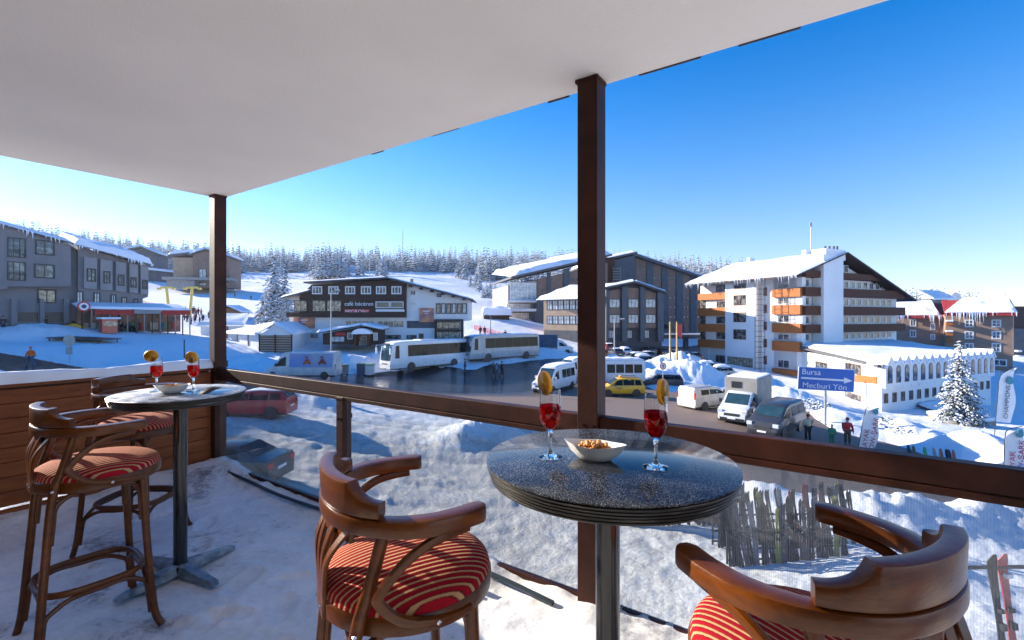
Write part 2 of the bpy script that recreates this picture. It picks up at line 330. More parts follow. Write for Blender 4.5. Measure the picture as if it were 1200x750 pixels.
# ------------------------------------------------------------------ mesh builder
class MB:
    def __init__(s): s.v = []; s.f = []; s.m = []; s.mi = 0
    def add(s, vs, fs):
        o = len(s.v); s.v += [tuple(v) for v in vs]
        for f in fs: s.f.append(tuple(i + o for i in f)); s.m.append(s.mi)
    def box(s, x0, y0, z0, x1, y1, z1, T=None):
        vs = [Vector((x, y, z)) for z in (z0, z1) for y in (y0, y1) for x in (x0, x1)]
        if T: vs = [T(v) if callable(T) else T @ v for v in vs]
        s.add(vs, [(0, 2, 3, 1), (4, 5, 7, 6), (0, 1, 5, 4), (2, 6, 7, 3), (0, 4, 6, 2), (1, 3, 7, 5)])
    def hexa(s, a, b):
        """two quads a (4 pts) and b (4 pts)"""
        s.add(list(a) + list(b), [(3, 2, 1, 0), (4, 5, 6, 7), (0, 1, 5, 4), (1, 2, 6, 5), (2, 3, 7, 6), (3, 0, 4, 7)])
    def prism(s, pts, off):
        """polygon pts (Vectors), extruded by vector off"""
        n = len(pts); q = [p + off for p in pts]
        s.add(list(pts) + q, [tuple(range(n))[::-1], tuple(range(n, 2 * n))] + [(i, (i + 1) % n, n + (i + 1) % n, n + i) for i in range(n)])
    def tube(s, pts, r, n=8, closed=False, cap=True, flat=None):
        pts = [Vector(p) for p in pts]; k = len(pts); o = len(s.v)
        rs = r if hasattr(r, '__len__') else [r] * k
        prev = None
        for i, p in enumerate(pts):
            if closed: t = pts[(i + 1) % k] - pts[i - 1]
            else: t = pts[min(i + 1, k - 1)] - pts[max(i - 1, 0)]
            t.normalize()
            up = Vector((0, 0, 1)) if abs(t.z) < .95 else Vector((1, 0, 0))
            if prev is not None: up = prev
            a = t.cross(up)
            if a.length < 1e-4: a = t.cross(Vector((0, 1, 0)))
            a.normalize(); b = a.cross(t).normalized(); prev = b
            fx, fz = flat if flat else (1, 1)
            for j in range(n):
                th = 2 * PI * j / n
                s.v.append(tuple(p + a * math.cos(th) * rs[i] * fx + b * math.sin(th) * rs[i] * fz))
        m = k if closed else k - 1
        for i in range(m):
            for j in range(n):
                a0 = o + i * n + j; a1 = o + i * n + (j + 1) % n; i2 = (i + 1) % k
                b0 = o + i2 * n + j; b1 = o + i2 * n + (j + 1) % n
                s.f.append((a0, a1, b1, b0)); s.m.append(s.mi)
        if cap and not closed:
            s.f.append(tuple(o + j for j in range(n))[::-1]); s.m.append(s.mi)
            s.f.append(tuple(o + (k - 1) * n + j for j in range(n))); s.m.append(s.mi)
    def lathe(s, prof, n=32, c=(0, 0, 0), T=None):
        o = len(s.v); k = len(prof)
        for (r, z) in prof:
            for j in range(n):
                th = 2 * PI * j / n; v = Vector((c[0] + r * math.cos(th), c[1] + r * math.sin(th), c[2] + z))
                s.v.append(tuple(T @ v if T else v))
        for i in range(k - 1):
            for j in range(n):
                s.f.append((o + i * n + j, o + i * n + (j + 1) % n, o + (i + 1) * n + (j + 1) % n, o + (i + 1) * n + j)); s.m.append(s.mi)
        if prof[0][0] > 1e-5: s.f.append(tuple(o + j for j in range(n))[::-1]); s.m.append(s.mi)
        if prof[-1][0] > 1e-5: s.f.append(tuple(o + (k - 1) * n + j for j in range(n))); s.m.append(s.mi)
    def cyl(s, a, b, r, n=12, r2=None):
        s.tube([a, b], [r, r if r2 is None else r2], n)
    def loft(s, rings, closed_ends=True):
        o = len(s.v); n = len(rings[0])
        for R in rings: s.v += [tuple(p) for p in R]
        for i in range(len(rings) - 1):
            for j in range(n):
                s.f.append((o + i * n + j, o + i * n + (j + 1) % n, o + (i + 1) * n + (j + 1) % n, o + (i + 1) * n + j)); s.m.append(s.mi)
        if closed_ends:
            s.f.append(tuple(o + j for j in range(n))[::-1]); s.m.append(s.mi)
            s.f.append(tuple(o + (len(rings) - 1) * n + j for j in range(n))); s.m.append(s.mi)
    def mesh(s, name, mats, smooth=False):
        me = bpy.data.meshes.new(name); me.from_pydata(s.v, [], s.f)
        for m in (mats if isinstance(mats, (list, tuple)) else [mats]): me.materials.append(MT[m] if isinstance(m, str) else m)
        me.polygons.foreach_set('material_index', s.m)
        bm = bmesh.new(); bm.from_mesh(me)
        if smooth != 'raw':
            bmesh.ops.remove_doubles(bm, verts=bm.verts, dist=1e-5)
            bmesh.ops.recalc_face_normals(bm, faces=bm.faces)
        bm.to_mesh(me); bm.free()
        if smooth and smooth != 'raw':
            me.polygons.foreach_set('use_smooth', [True] * len(me.polygons))
            me.set_sharp_from_angle(angle=math.radians(40))
        me.update(); return me
    def build(s, name, mats, parent=None, smooth=False, bevel=0, loc=None, rz=None, segs=2):
        o = bpy.data.objects.new(name, s.mesh(name, mats, smooth)); COL.objects.link(o)
        if parent is not None: o.parent = parent
        if loc is not None: o.location = loc
        if rz is not None: o.rotation_euler = (0, 0, rz)
        if bevel:
            m = o.modifiers.new('bevel', 'BEVEL'); m.width = bevel; m.segments = segs; m.limit_method = 'ANGLE'; m.angle_limit = math.radians(35)
            o.data.polygons.foreach_set('use_smooth', [True] * len(o.data.polygons)); m.harden_normals = True
        return o
def tag(o, label=None, cat=None, group=None, kind=None):
    if label: o['label'] = label
    if cat: o['category'] = cat
    if group: o['group'] = group
    if kind: o['kind'] = kind
    return o
def empty(name, loc, rz=0, label=None, cat=None, group=None):
    o = bpy.data.objects.new(name, None); COL.objects.link(o); o.location = loc; o.rotation_euler = (0, 0, rz)
    o.empty_display_size = .2
    return tag(o, label, cat, group)
def copy_tree(o, parent=None):
    c = o.copy(); COL.objects.link(c); c.parent = parent
    for ch in list(o.children): copy_tree(ch, c)
    return c
def text(name, s, size, loc, rot, mat, parent, ext=.01, align='CENTER', sx=1.0, shear=0):
    cu = bpy.data.curves.new(name, 'FONT'); cu.body = s; cu.size = size; cu.extrude = ext; cu.align_x = align; cu.align_y = 'CENTER'; cu.shear = shear
    cu.materials.append(MT[mat]); o = bpy.data.objects.new(name, cu); COL.objects.link(o)
    o.location = loc; o.rotation_euler = rot; o.scale = (sx, 1, 1); o.parent = parent
    return o
def cr(pts, n=6, closed=False):
    """Catmull-Rom resample"""
    P = [Vector(p) for p in pts]; k = len(P); out = []
    rng = range(k) if closed else range(k - 1)
    for i in rng:
        p0 = P[(i - 1) % k] if closed else P[max(i - 1, 0)]; p1 = P[i]; p2 = P[(i + 1) % k] if closed else P[i + 1]
        p3 = P[(i + 2) % k] if closed else P[min(i + 2, k - 1)]
        for j in range(n):
            t = j / n
            out.append(.5 * ((2 * p1) + (p2 - p0) * t + (2 * p0 - 5 * p1 + 4 * p2 - p3) * t * t + (3 * p1 - p0 - 3 * p2 + p3) * t ** 3))
    if not closed: out.append(P[-1])
    return out

# ------------------------------------------------------------------ from picture directions to places
def P(px, py, Y): return Vector(((px - 600) / F * Y, Y, H + (HY - py) / F * Y))
# ------------------------------------------------------------------ terrain
CT = [(-200, 380, 42), (-100, 400, 40), (36, 430, 42), (0, 408, 50), (120, 433, 45), (60, 378, 60), (150, 386, 66), (0, 378, 62), (-150, 372, 62), (210, 392, 72), (110, 405, 50), (150, 425, 48), (230, 400, 60),
      (358, 441, 48), (300, 487, 26), (300, 580, 15.5), (100, 470, 26), (-100, 520, 20), (310, 416, 60), (250, 418, 56), (400, 438, 52),
      (440, 445, 55), (540, 441, 57), (590, 436, 60), (640, 462, 44), (560, 500, 30), (500, 560, 20.5), (600, 600, 17), (400, 600, 16),
      (730, 465, 42), (800, 478, 36.5), (870, 492, 32.2), (910, 500, 31), (947, 516, 30.3), (880, 560, 21), (760, 540, 23),
      (1000, 590, 21), (1150, 604, 21.3), (700, 650, 13.5), (940, 647, 14), (1170, 760, 6.8), (1120, 640, 14.5),
      (450, 404, 71), (380, 403, 71), (520, 402, 71), (340, 395, 75), (450, 398, 85), (560, 400, 82), (620, 420, 70), (660, 420, 72), (620, 395, 92),
      (740, 412, 90), (780, 408, 96), (700, 403, 100), (760, 401, 140), (860, 428, 84), (820, 424, 92), (760, 432, 62), (800, 440, 58),
      (900, 462, 50), (960, 485, 42), (1033, 487, 52), (1010, 515, 33), (1070, 520, 33), (1100, 540, 29), (1190, 545, 27), (1155, 484, 63),
      (1120, 500, 46), (1190, 470, 60), (1190, 445, 90), (1100, 430, 110), (1300, 500, 60),
      (250, 385, 88), (250, 366, 112), (300, 355, 140), (220, 345, 165), (400, 352, 150), (480, 345, 165), (580, 352, 150), (600, 374, 112), (560, 385, 98),
      (330, 372, 105), (150, 330, 170), (250, 328, 230), (60, 320, 230), (450, 328, 230), (560, 335, 230), (700, 345, 230), (850, 355, 230), (1000, 370, 230), (1150, 378, 230),
      (-200, 282, 350), (0, 278, 350), (100, 292, 350), (200, 308, 350), (300, 312, 350), (400, 311, 350), (500, 313, 350), (600, 315, 350), (700, 317, 350), (800, 320, 350), (900, 330, 350), (1070, 358, 350), (1200, 376, 350), (1400, 378, 350),
      (-200, 310, 700), (200, 330, 700), (600, 330, 700), (900, 345, 700), (1200, 380, 700)]
XY = []; ZZ = []
for (a, b, y) in CT:
    p = P(a, b, y); XY.append((p.x, p.y)); ZZ.append(p.z)
for (x, y, z) in [(0, -60, -5), (-60, -20, -4), (60, -20, -6), (0, 0, -5.3), (5, 3, -3.6), (-7, 8, -4.9), (8, 12, -4.9), (-150, -100, -2), (150, -100, -8), (0, 8, -5.3), (2.5, 7, -5.0)]:
    XY.append((x, y)); ZZ.append(z)
XY = np.array(XY, float); ZZ = np.array(ZZ, float)
def _fit():
    n = len(XY); D = np.sqrt(((XY[:, None] - XY[None]) ** 2).sum(-1))
    A = np.zeros((n + 3, n + 3)); A[:n, :n] = D - np.eye(n) * 1.2
    A[:n, n] = 1; A[:n, n + 1:] = XY; A[n, :n] = 1; A[n + 1:, :n] = XY.T
    return np.linalg.solve(A, np.concatenate([ZZ, [0, 0, 0]]))
W_ = _fit()
def hbase(x, y):
    x = np.asarray(x, float); y = np.asarray(y, float); r = np.zeros(x.shape) + W_[-3] + W_[-2] * x + W_[-1] * y
    for i in range(len(XY)): r += W_[i] * np.sqrt((x - XY[i, 0]) ** 2 + (y - XY[i, 1]) ** 2)
    return r
def hz(x, y): return float(hbase(np.array([x]), np.array([y]))[0])
def G(px, py, ymax=600):
    """where the view direction through (px,py) meets the smooth ground"""
    Y = np.exp(np.linspace(math.log(4), math.log(ymax), 1500))
    X = (px - 600) / F * Y; Z = H + (HY - py) / F * Y
    d = Z - hbase(X, Y)
    idx = np.where(d < 0)[0]
    i = idx[0] if len(idx) else len(Y) - 1
    if i > 0 and len(idx):
        t = d[i - 1] / (d[i - 1] - d[i]); y = Y[i - 1] + t * (Y[i] - Y[i - 1])
    else: y = Y[i]
    x = (px - 600) / F * y
    return Vector((x, y, hz(x, y)))
def GY(px, Y): x = (px - 600) / F * Y; return Vector((x, Y, hz(x, Y)))

def _hash(ix, iy, s):
    h = (ix.astype(np.int64) * 374761393 + iy.astype(np.int64) * 668265263 + s * 1442695041) & 0xffffffff
    h = ((h ^ (h >> 13)) * 1274126177) & 0xffffffff
    return ((h ^ (h >> 16)) & 0xffff) / 65535.0
def vnoise(x, y, s=0):
    ix = np.floor(x); iy = np.floor(y); fx = x - ix; fy = y - iy; fx = fx * fx * (3 - 2 * fx); fy = fy * fy * (3 - 2 * fy)
    a = _hash(ix, iy, s); b = _hash(ix + 1, iy, s); c = _hash(ix, iy + 1, s); d = _hash(ix + 1, iy + 1, s)
    return (a * (1 - fx) + b * fx) * (1 - fy) + (c * (1 - fx) + d * fx) * fy
def fbm(x, y, o=4, s=0):
    r = 0; a = .5
    for k in range(o): r = r + a * vnoise(x * 2 ** k, y * 2 ** k, s + k); a *= .5
    return r
def inpoly(x, y, poly):
    r = np.zeros(x.shape, bool); n = len(poly)
    for i in range(n):
        x0, y0 = poly[i]; x1, y1 = poly[(i + 1) % n]
        if y0 == y1: continue
        c = ((y0 > y) != (y1 > y)) & (x < (x1 - x0) * (y - y0) / (y1 - y0) + x0); r ^= c
    return r
road_px = [(-120, 400), (-60, 402), (0, 413), (60, 423), (100, 432), (180, 441), (290, 447), (330, 441), (420, 437), (440, 434), (548, 431), (600, 426), (630, 421), (690, 419), (715, 424), (742, 434), (750, 450), (775, 459), (810, 462), (880, 466), (950, 482), (975, 505), (1030, 517), (1075, 527), (1130, 548), (1200, 566), (1500, 590),
           (1500, 640), (1200, 612), (1150, 604), (1000, 589), (880, 567), (760, 532), (640, 508), (560, 492), (480, 480), (400, 470), (330, 462), (250, 455), (120, 450), (0, 433), (-60, 426), (-120, 420)]
ROAD = []
for (a, b) in road_px:
    g = G(a, b); ROAD.append((g.x, g.y))
lot_px = [(700, 412), (742, 403), (840, 403), (880, 412), (830, 424), (745, 420), (715, 424)]
LOT = [(lambda g: (g.x, g.y))(G(a, b)) for a, b in lot_px]
PILES = [(575, 512, 1.9, 1.25), (625, 508, 1.3, .8), (540, 522, 1.6, .7), (800, 446, 3.2, 1.9), (775, 436, 3.0, 1.7), (835, 450, 2.6, 1.2), (760, 447, 2.0, 1.1), (750, 418, 3, 1.6), (800, 428, 4, 2.0),
         (420, 431, 2.6, 1.3), (448, 424, 2.2, 1.1), (395, 428, 1.8, .7), (555, 434, 1.5, .7), (300, 428, 2.6, .9), (330, 434, 2.0, .8), (275, 440, 2.0, .7), (590, 415, 3.5, 1.0), (640, 412, 4, 1.2),
         (985, 497, 1.9, .8), (1050, 508, 2.0, .9), (1085, 518, 2.0, .7), (1110, 534, 2.0, .8), (1150, 540, 2.4, .8), (1190, 550, 2.3, .7), (958, 488, 1.8, .5), (700, 418, 2.5, .9),
         (1010, 618, 1.7, .8), (1080, 622, 1.7, .9), (1150, 626, 1.7, .9), (1200, 630, 1.7, .9), (900, 590, 1.4, .6), (320, 470, 1.8, .9), (370, 476, 1.8, .6), (1060, 680, 1.6, .4),
         (60, 392, 4, .8), (20, 398, 3, .7), (480, 402, 2.5, .7), (395, 402, 2.5, .7), (930, 470, 3, 1.1), (880, 455, 3, 1.2), (905, 460, 2.5, 1.0)]
PG = [(G(a, b), r, h) for a, b, r, h in PILES]
def terrain():
    fine = np.radians(np.arange(-62, 62.01, .17)); a2 = np.radians(np.arange(65, 296, 3.0))
    phi = np.concatenate([fine, a2]); R = np.exp(np.arange(math.log(3.2), math.log(780), .0115))
    nP, nR = len(phi), len(R)
    A, B = np.meshgrid(phi, R, indexing='ij'); X = np.sin(A) * B; Y = np.cos(A) * B
    Z = hbase(X, Y)
    wob = (fbm(X * .9, Y * .9, 3, 11) - .45) * 1.2
    rd = inpoly(X + wob, Y + wob, ROAD) | inpoly(X + wob * 2, Y + wob * 2, LOT)
    # distance-free soft mask by blurring along the grid
    m = rd.astype(float)
    for _ in range(9):
        m[1:-1, 1:-1] = (m[1:-1, 1:-1] + m[:-2, 1:-1] + m[2:, 1:-1] + m[1:-1, :-2] + m[1:-1, 2:]) / 5
    sn = 1 - m
    amp = np.clip(B / 60, .5, 1)
    bump = (fbm(X * .55, Y * .55, 5, 3) - .47) * np.where(B < 60, .36, .36 - .22 * np.clip((B - 60) / 50, 0, 1)) + (fbm(X * 2.2, Y * 2.2, 4, 5) - .47) * (.14 + .14 * np.clip((34 - B) / 10, 0, 1)) * np.clip((90 - B) / 40, .15, 1)
    Zr = Z.copy()
    Z = Z + sn * bump * amp + (.42 - m) * .30
    for g, r, h in PG:
        d2 = ((X - g.x) ** 2 + (Y - g.y) ** 2) / (r * r)
        k = np.exp(-d2 * 1.1) * h * (.72 + .6 * fbm(X * 1.5 + 5, Y * 1.5, 5, 21)) * sn
        Z = Z + k
    rut = 0
    for (y0, k1, k2) in ((22.5, .10, .004), (24.2, .10, .004), (27.0, -.03, .002), (28.7, -.03, .002), (17.5, .16, .006), (19.1, .16, .006)):
        dd = (Y - (y0 + k1 * X + k2 * X * X + 1.2 * (vnoise(X * .15, Y * 0 + y0, 2) - .5))) / .20
        rut = rut + np.exp(-dd * dd) * np.clip((X + 22) / 6, 0, 1) * np.clip((9 - X) / 5, 0, 1)
    rut = np.clip(rut, 0, 1); Z = Z - rut * .07 * sn
    far = np.clip((B - 120) / 200, 0, 1)
    Z = Z + far * (fbm(X * .02, Y * .02, 3, 8) - .47) * 8
    # dirt attribute: packed grey snow near the building and close to roads, clean elsewhere
    near = np.clip((34 - B) / 12, 0, 1) * np.clip((8 - X) / 10 + .25, 0, 1)
    dirt = 1.0 * near + .25 * (fbm(X * .3, Y * .3, 3, 4)) * np.clip((70 - B) / 30, 0, 1)
    edge = np.clip(m * 4, 0, 1) * sn; dirt = dirt + edge * .5
    for g, r, h in PG:
        d2 = ((X - g.x) ** 2 + (Y - g.y) ** 2) / (r * r); dirt = dirt - np.exp(-d2) * .35
    dirt = np.clip(dirt + rut * .35 * sn, 0, 1.2)
    # wetness for the road
    w1 = np.exp(-(((X + 8) / 17) ** 2 + ((Y - 50) / 9) ** 2) ** 2) + .9 * (X < -24) * 1.0 + .75 * np.clip((Y - 50) / 6, 0, 1) + .45 * np.clip((X - 14) / 6, 0, 1) * (Y < 28)
    att = dirt; attr_ = np.clip(w1, 0, 1)
    V = np.stack([X, Y, Z], -1).reshape(-1, 3); VR = np.stack([X, Y, Zr], -1).reshape(-1, 3)
    idx = np.arange(nP * nR).reshape(nP, nR)
    nxt = np.roll(idx, -1, 0)
    q = np.stack([idx[:, :-1], nxt[:, :-1], nxt[:, 1:], idx[:, 1:]], -1).reshape(-1, 4)[:, ::-1]
    mq = m.reshape(-1)[q].mean(1)
    for nm, sel, mat, V, att in (('snow_ground', mq < .93, 'ground', V, att), ('road', mq > .04, 'road', VR, attr_)):
        qq = q[sel]; u, inv = np.unique(qq, return_inverse=True); inv = inv.reshape(-1)
        me = bpy.data.meshes.new(nm); me.vertices.add(len(u)); me.vertices.foreach_set('co', V[u].astype(np.float32).ravel())
        me.loops.add(len(inv)); me.loops.foreach_set('vertex_index', inv.astype(np.int32)); me.polygons.add(len(qq))
        me.polygons.foreach_set('loop_start', np.arange(0, len(inv), 4, dtype=np.int32)); me.update(calc_edges=True)
        at = me.attributes.new('dirt', 'FLOAT', 'POINT'); at.data.foreach_set('value', att.reshape(-1)[u].astype(np.float32))
        me.polygons.foreach_set('use_smooth', np.ones(len(qq), bool)); me.materials.append(MT[mat]); me.validate()
        o = bpy.data.objects.new(nm, me); COL.objects.link(o); o['kind'] = 'structure'
terrain()
def gp(px, py):
    return G(px, py)
# ------------------------------------------------------------------ terrace
U = Vector((.827, -.562, 0)).normalized(); Vv = Vector((-U.y * -1, 0, 0))
Vv = Vector((U.y, -U.x, 0))            # inward (towards the building)
C0 = Vector((-3.02, 4.82, 0)); TA = math.atan2(U.y, U.x)
def L(u, v, z): return C0 + U * u + Vv * v + Vector((0, 0, z))
TM = lambda q: L(q.x, q.y, q.z)        # box transform from (u, v, z)
def uv(x, y):
    d = Vector((x, y, 0)) - C0; return d.dot(U), d.dot(Vv)
# slab and building below
b = MB(); b.box(-.12, -.06, -.32, 10.5, 5.2, -.07, TM); tag(b.build('terrace_slab', 'concrete'), kind='structure')
b = MB(); b.box(-.02, .25, -7.5, 10.5, 6.5, -.325, TM); tag(b.build('lower_building_wall', 'stucco'), 'white rendered lower storeys of the hotel carrying the terrace', 'building wall')
# trodden snow sheet
def deck_snow():
    nu, nv = 520, 270; u = np.linspace(-.05, 9.5, nu); v = np.linspace(-.02, 5.0, nv); A, B = np.meshgrid(u, v, indexing='ij')
    X = C0.x + U.x * A + Vv.x * B; Y = C0.y + U.y * A + Vv.y * B
    Z = (fbm(A * 3, B * 3, 4, 31) - .47) * .035 + (fbm(A * 14, B * 14, 3, 33) - .45) * .018
    Z += np.exp(-(B / .14) ** 2) * (.02 + .09 * fbm(A * 4, B * 2 + 3, 3, 35)) + np.exp(-(A / .25) ** 2) * (.02 + .10 * fbm(A * 3, B * 3 + 9, 3, 36))
    Z += np.exp(-((A - .3) ** 2 + (B - .25) ** 2) / .10) * .10
    Z += np.exp(-((A - 4.3) ** 2 + (B - .35) ** 2) / .16) * .03
    rr = random.Random(17)
    for k in range(46):
        a0, b0, an = rr.uniform(.4, 6.5), rr.uniform(.35, 3.2), rr.uniform(0, PI)
        for sd in (0, 1):
            a1, b1 = a0 + sd * .3 * math.cos(an) + sd * .12, b0 + sd * .3 * math.sin(an); c_, s_ = math.cos(an), math.sin(an)
            p_ = (A - a1) * c_ + (B - b1) * s_; q_ = -(A - a1) * s_ + (B - b1) * c_; d_ = (p_ / .14) ** 4 + (q_ / .052) ** 4
            Z -= .018 * np.exp(-d_); Z += .010 * np.exp(-(np.sqrt((p_ / .155) ** 2 + (q_ / .075) ** 2) - 1) ** 2 / .03)
    V = np.stack([X, Y, Z], -1).reshape(-1, 3); idx = np.arange(nu * nv).reshape(nu, nv)
    q = np.stack([idx[:-1, :-1], idx[1:, :-1], idx[1:, 1:], idx[:-1, 1:]], -1).reshape(-1, 4)
    me = bpy.data.meshes.new('terrace_snow'); me.from_pydata(V.tolist(), [], q[:, ::-1].tolist()); me.polygons.foreach_set('use_smooth', [True] * len(me.polygons))
    me.materials.append(MT['deck']); o = bpy.data.objects.new('terrace_snow', me); COL.objects.link(o); o['kind'] = 'structure'
deck_snow()
# ceiling slab with chipped edge
RZ = 2.80
b = MB(); b.box(-.10, -.075, RZ, 10.5, 6.0, RZ + .34, TM); tag(b.build('ceiling', 'ceiling'), kind='structure')
de = empty('drip_edge', L(2.3, -.08, RZ), 0, 'broken dark metal drip edge along the front of the ceiling slab', 'roof trim')
rnd = random.Random(3); u = 2.3
while u < 9:
    w = rnd.uniform(.06, .35); b = MB(); b.box(u, -.084 - rnd.uniform(0, .003), RZ - rnd.uniform(.001, .007), u + w, -.078, RZ + .02, TM); u += w + rnd.uniform(.05, .8); o = b.build('strip', 'dark_plastic', de); o.location = -de.location
# back and right walls of the terrace (behind and beside the viewer)
b = MB(); b.box(-.10, 5.0, -.02, 10.5, 5.2, RZ - .003, TM); tag(b.build('back_wall', 'brown_clad2'), kind='structure')
for k_ in range(4):
    m = MB(); u0_ = .8 + k_ * 2.4; m.box(u0_, 4.96, .9, u0_ + .07, 4.998, 2.3, TM); m.box(u0_ + 1.13, 4.96, .9, u0_ + 1.2, 4.998, 2.3, TM); m.box(u0_ + .07, 4.96, 2.23, u0_ + 1.13, 4.998, 2.3, TM); m.box(u0_ + .07, 4.96, .9, u0_ + 1.13, 4.998, .97, TM)
    wn = m.build('wall_window', 'frame_white'); tag(wn, ('first', 'second', 'third', 'fourth')[k_] + ' white framed window in the rear wall counted from the parapet end', 'window', 'windows in the rear wall')
    m = MB(); m.box(u0_ + .07, 4.975, .97, u0_ + 1.13, 4.99, 2.23, TM); m.build('pane', 'window', wn)

# left fence of boards
wall = empty('plank_parapet', L(0, 0, 0), 0, 'reddish brown timber board parapet closing the left side of the terrace', 'parapet')
def child_box(name, mat, parent, boxes, bevel=0, smooth=False):
    m = MB()
    for bx in boxes: m.box(*bx, TM)
    o = m.build(name, mat, parent, bevel=bevel); o.matrix_parent_inverse = parent.matrix_world.inverted() if False else Matrix.Translation(-parent.location)
    return o
brd = []; z = .10; rnd = random.Random(5)
while z < 1.0:
    brd.append((-.055 - rnd.uniform(0, .004), .06, z, -.02 + rnd.uniform(0, .004), 4.98, z + .109)); z += .1125
child_box('boards', 'board', wall, brd, .004)
child_box('added_backing', 'dark_plastic', wall, [(-.0595, .061, .09, -.0562, 4.97, 1.01)])  # dark sheet added behind the boards so the gaps stay dark
child_box('top_plank', 'board', wall, [(-.075, .06, 1.012, .01, 4.98, 1.045)], .004)
child_box('foot_plank', 'board', wall, [(-.02, .06, .0, .05, 4.98, .085)], .006)
child_box('batten', 'rail_paint', wall, [(-.105, v_, .0, -.060, v_ + .05, 1.008) for v_ in (.3, 1.3, 2.3, 3.3, 4.3)], .003)
def snow_strip(name, u0, u1, v0, v1, z0, hmax, seed, n=220, mat='snow'):
    nu = 14; us = np.linspace(0, 1, nu); vs = np.linspace(v0, v1, n); A, B = np.meshgrid(us, vs, indexing='ij')
    prof = np.sqrt(np.clip(1 - (2 * A - 1) ** 2, 0, 1)) ** .7
    hh = hmax * (.45 + 1.1 * fbm(A * 1.2, B * 2.5, 4, seed)) * (1 + .5 * (fbm(A, B * .7, 2, seed + 5) - .4))
    Z = z0 + prof * hh; wob = (fbm(B * 4, A * 0 + 2, 3, seed + 1) - .45) * .04
    Uc = u0 + (u1 - u0) * A + wob * (2 * A - 1)
    P3 = np.stack([C0.x + U.x * Uc + Vv.x * B, C0.y + U.y * Uc + Vv.y * B, Z], -1).reshape(-1, 3).tolist()
    idx = np.arange(nu * n).reshape(nu, n); q = np.stack([idx[:-1, :-1], idx[1:, :-1], idx[1:, 1:], idx[:-1, 1:]], -1).reshape(-1, 4)[:, ::-1].tolist()
    m = MB(); m.add(P3, q); o = m.build(name, mat, smooth='raw'); o.data.polygons.foreach_set('use_smooth', [True] * len(o.data.polygons)); return o
tag(snow_strip('snow_ridge', -.10, .035, .05, 4.98, 1.040, .085, 41), 'thick ridge of snow lying along the top of the timber parapet', 'snow ridge')

# posts
def post(u, v, w, z0, z1, label):
    t = empty('balcony_post', L(u, v, z0), 0, label, 'post')
    m = MB(); m.box(u - w / 2, v - w / 2, z0, u + w / 2, v + w / 2, z1, TM)
    o = m.build('shaft', 'rail_paint', t, bevel=.004); o.matrix_parent_inverse = Matrix.Translation(-t.location)
    m = MB(); m.box(u - w / 2 - .012, v - w / 2 - .004, z1 - .02, u + w / 2 + .004, v + w / 2 + .004, z1 - .002, TM); m.box(u - w / 2 - .02, v - w / 2 - .02, z0, u + w / 2 + .02, v + w / 2 + .02, z0 + .012, TM)
    o = m.build('plate', 'rail_paint', t, bevel=.002); o.matrix_parent_inverse = Matrix.Translation(-t.location)
    m = MB()
    for zz in ((.96, 1.02) if z1 > 2 else (.80,)):
        for sd in (-1, 1):
            m = MB(); m.box(u + sd * (w / 2 + .0005), v - .045, zz - .035, u + sd * (w / 2 + .004), v - .034, zz + .0, TM)
            p_ = L(u + sd * w * .25, v + w / 2, zz - .03); m.cyl(p_, p_ + Vv * .006, .009, 6); o = m.build('bolt', 'chrome' if z1 < 0 else 'rail_paint', t); o.location = -t.location
    return t
post(.0, .0, .115, -.03, RZ, 'brown square steel post at the far corner of the terrace, reaching the ceiling')
post(4.16, .0, .112, -.06, RZ, 'thick brown square post rising to the ceiling behind the front table')
post(9.3, .0, .112, -.06, RZ, 'brown square post at the right end of the railing, reaching the ceiling')
post(2.067, .0, .082, -.03, .935, 'short brown square post under the railing, left of the middle bar stool')
post(6.95, .0, .082, -.03, .935, 'short brown square post under the railing, right of the ski rack')
# hand rail and panes
def rail(u0, u1, label):
    t = empty('hand_rail', L(u0, 0, .93), 0, label, 'railing')
    child_box('top_bar', 'rail_paint', t, [(u0, -.032, .943, u1, .032, 1.037)], .005)
    child_box('glazing_bead', 'rail_paint', t, [(u0, .012, .912, u1, .036, .940), (u0, -.036, .912, u1, -.012, .940)], .003)
    child_box('bottom_bar', 'rail_paint', t, [(u0, -.02, .035, u1, .02, .075)], .003)
rail(.06, 4.10, 'dark brown steel railing running from the corner post to the thick post')
rail(4.218, 9.24, 'dark brown steel railing running right from the thick post past the right bar stool')
snow = snow_strip('bar_snow', -.02, .02, 0, 1, 0, .001, 1, 4); bpy.data.objects.remove(snow)
def pane(u0, u1, mat, label):
    t = L(u0, 0, .078); m = MB(); m.box(0, -.004, 0, u1 - u0, .004, .86)
    o = m.build('glass_panel', mat, loc=t, rz=TA); tag(o, label, 'glass panel')
pane(.062, 2.022, 'pane', 'clear glass panel beside the corner post with the dark sedan seen through it')
pane(2.112, 4.10, 'pane', 'clear glass panel behind the middle bar stool with the snow heap seen through it')
pane(4.22, 6.905, 'pane_mesh', 'dotted film glass panel behind the front table with the ski rack seen through it')
pane(6.995, 9.24, 'pane_mesh', 'dotted film glass panel at the right end of the railing')
for k_, (ua, ub) in enumerate(((.5, 1.1), (2.9, 3.4), (5.0, 5.3), (6.4, 7.3))):
    o = snow_strip('rail_snow', -.02, .02, 0, 1, 0, .001, 1, 4) if False else None
# dark hose lying along the foot of the glass
hp = cr([L(.35, .13, .09), L(.8, .10, .06), L(1.4, .13, .06), L(2.1, .10, .055), L(2.9, .13, .06), L(3.5, .10, .06), L(4.0, .13, .05)], 8)
m = MB(); m.tube(hp, .014, 8); tag(m.build('hose', M('dark teal hose', (.02, .035, .045), .4, .1, 5), smooth=True), 'dark hose lying in the snow along the foot of the glass', 'hose')
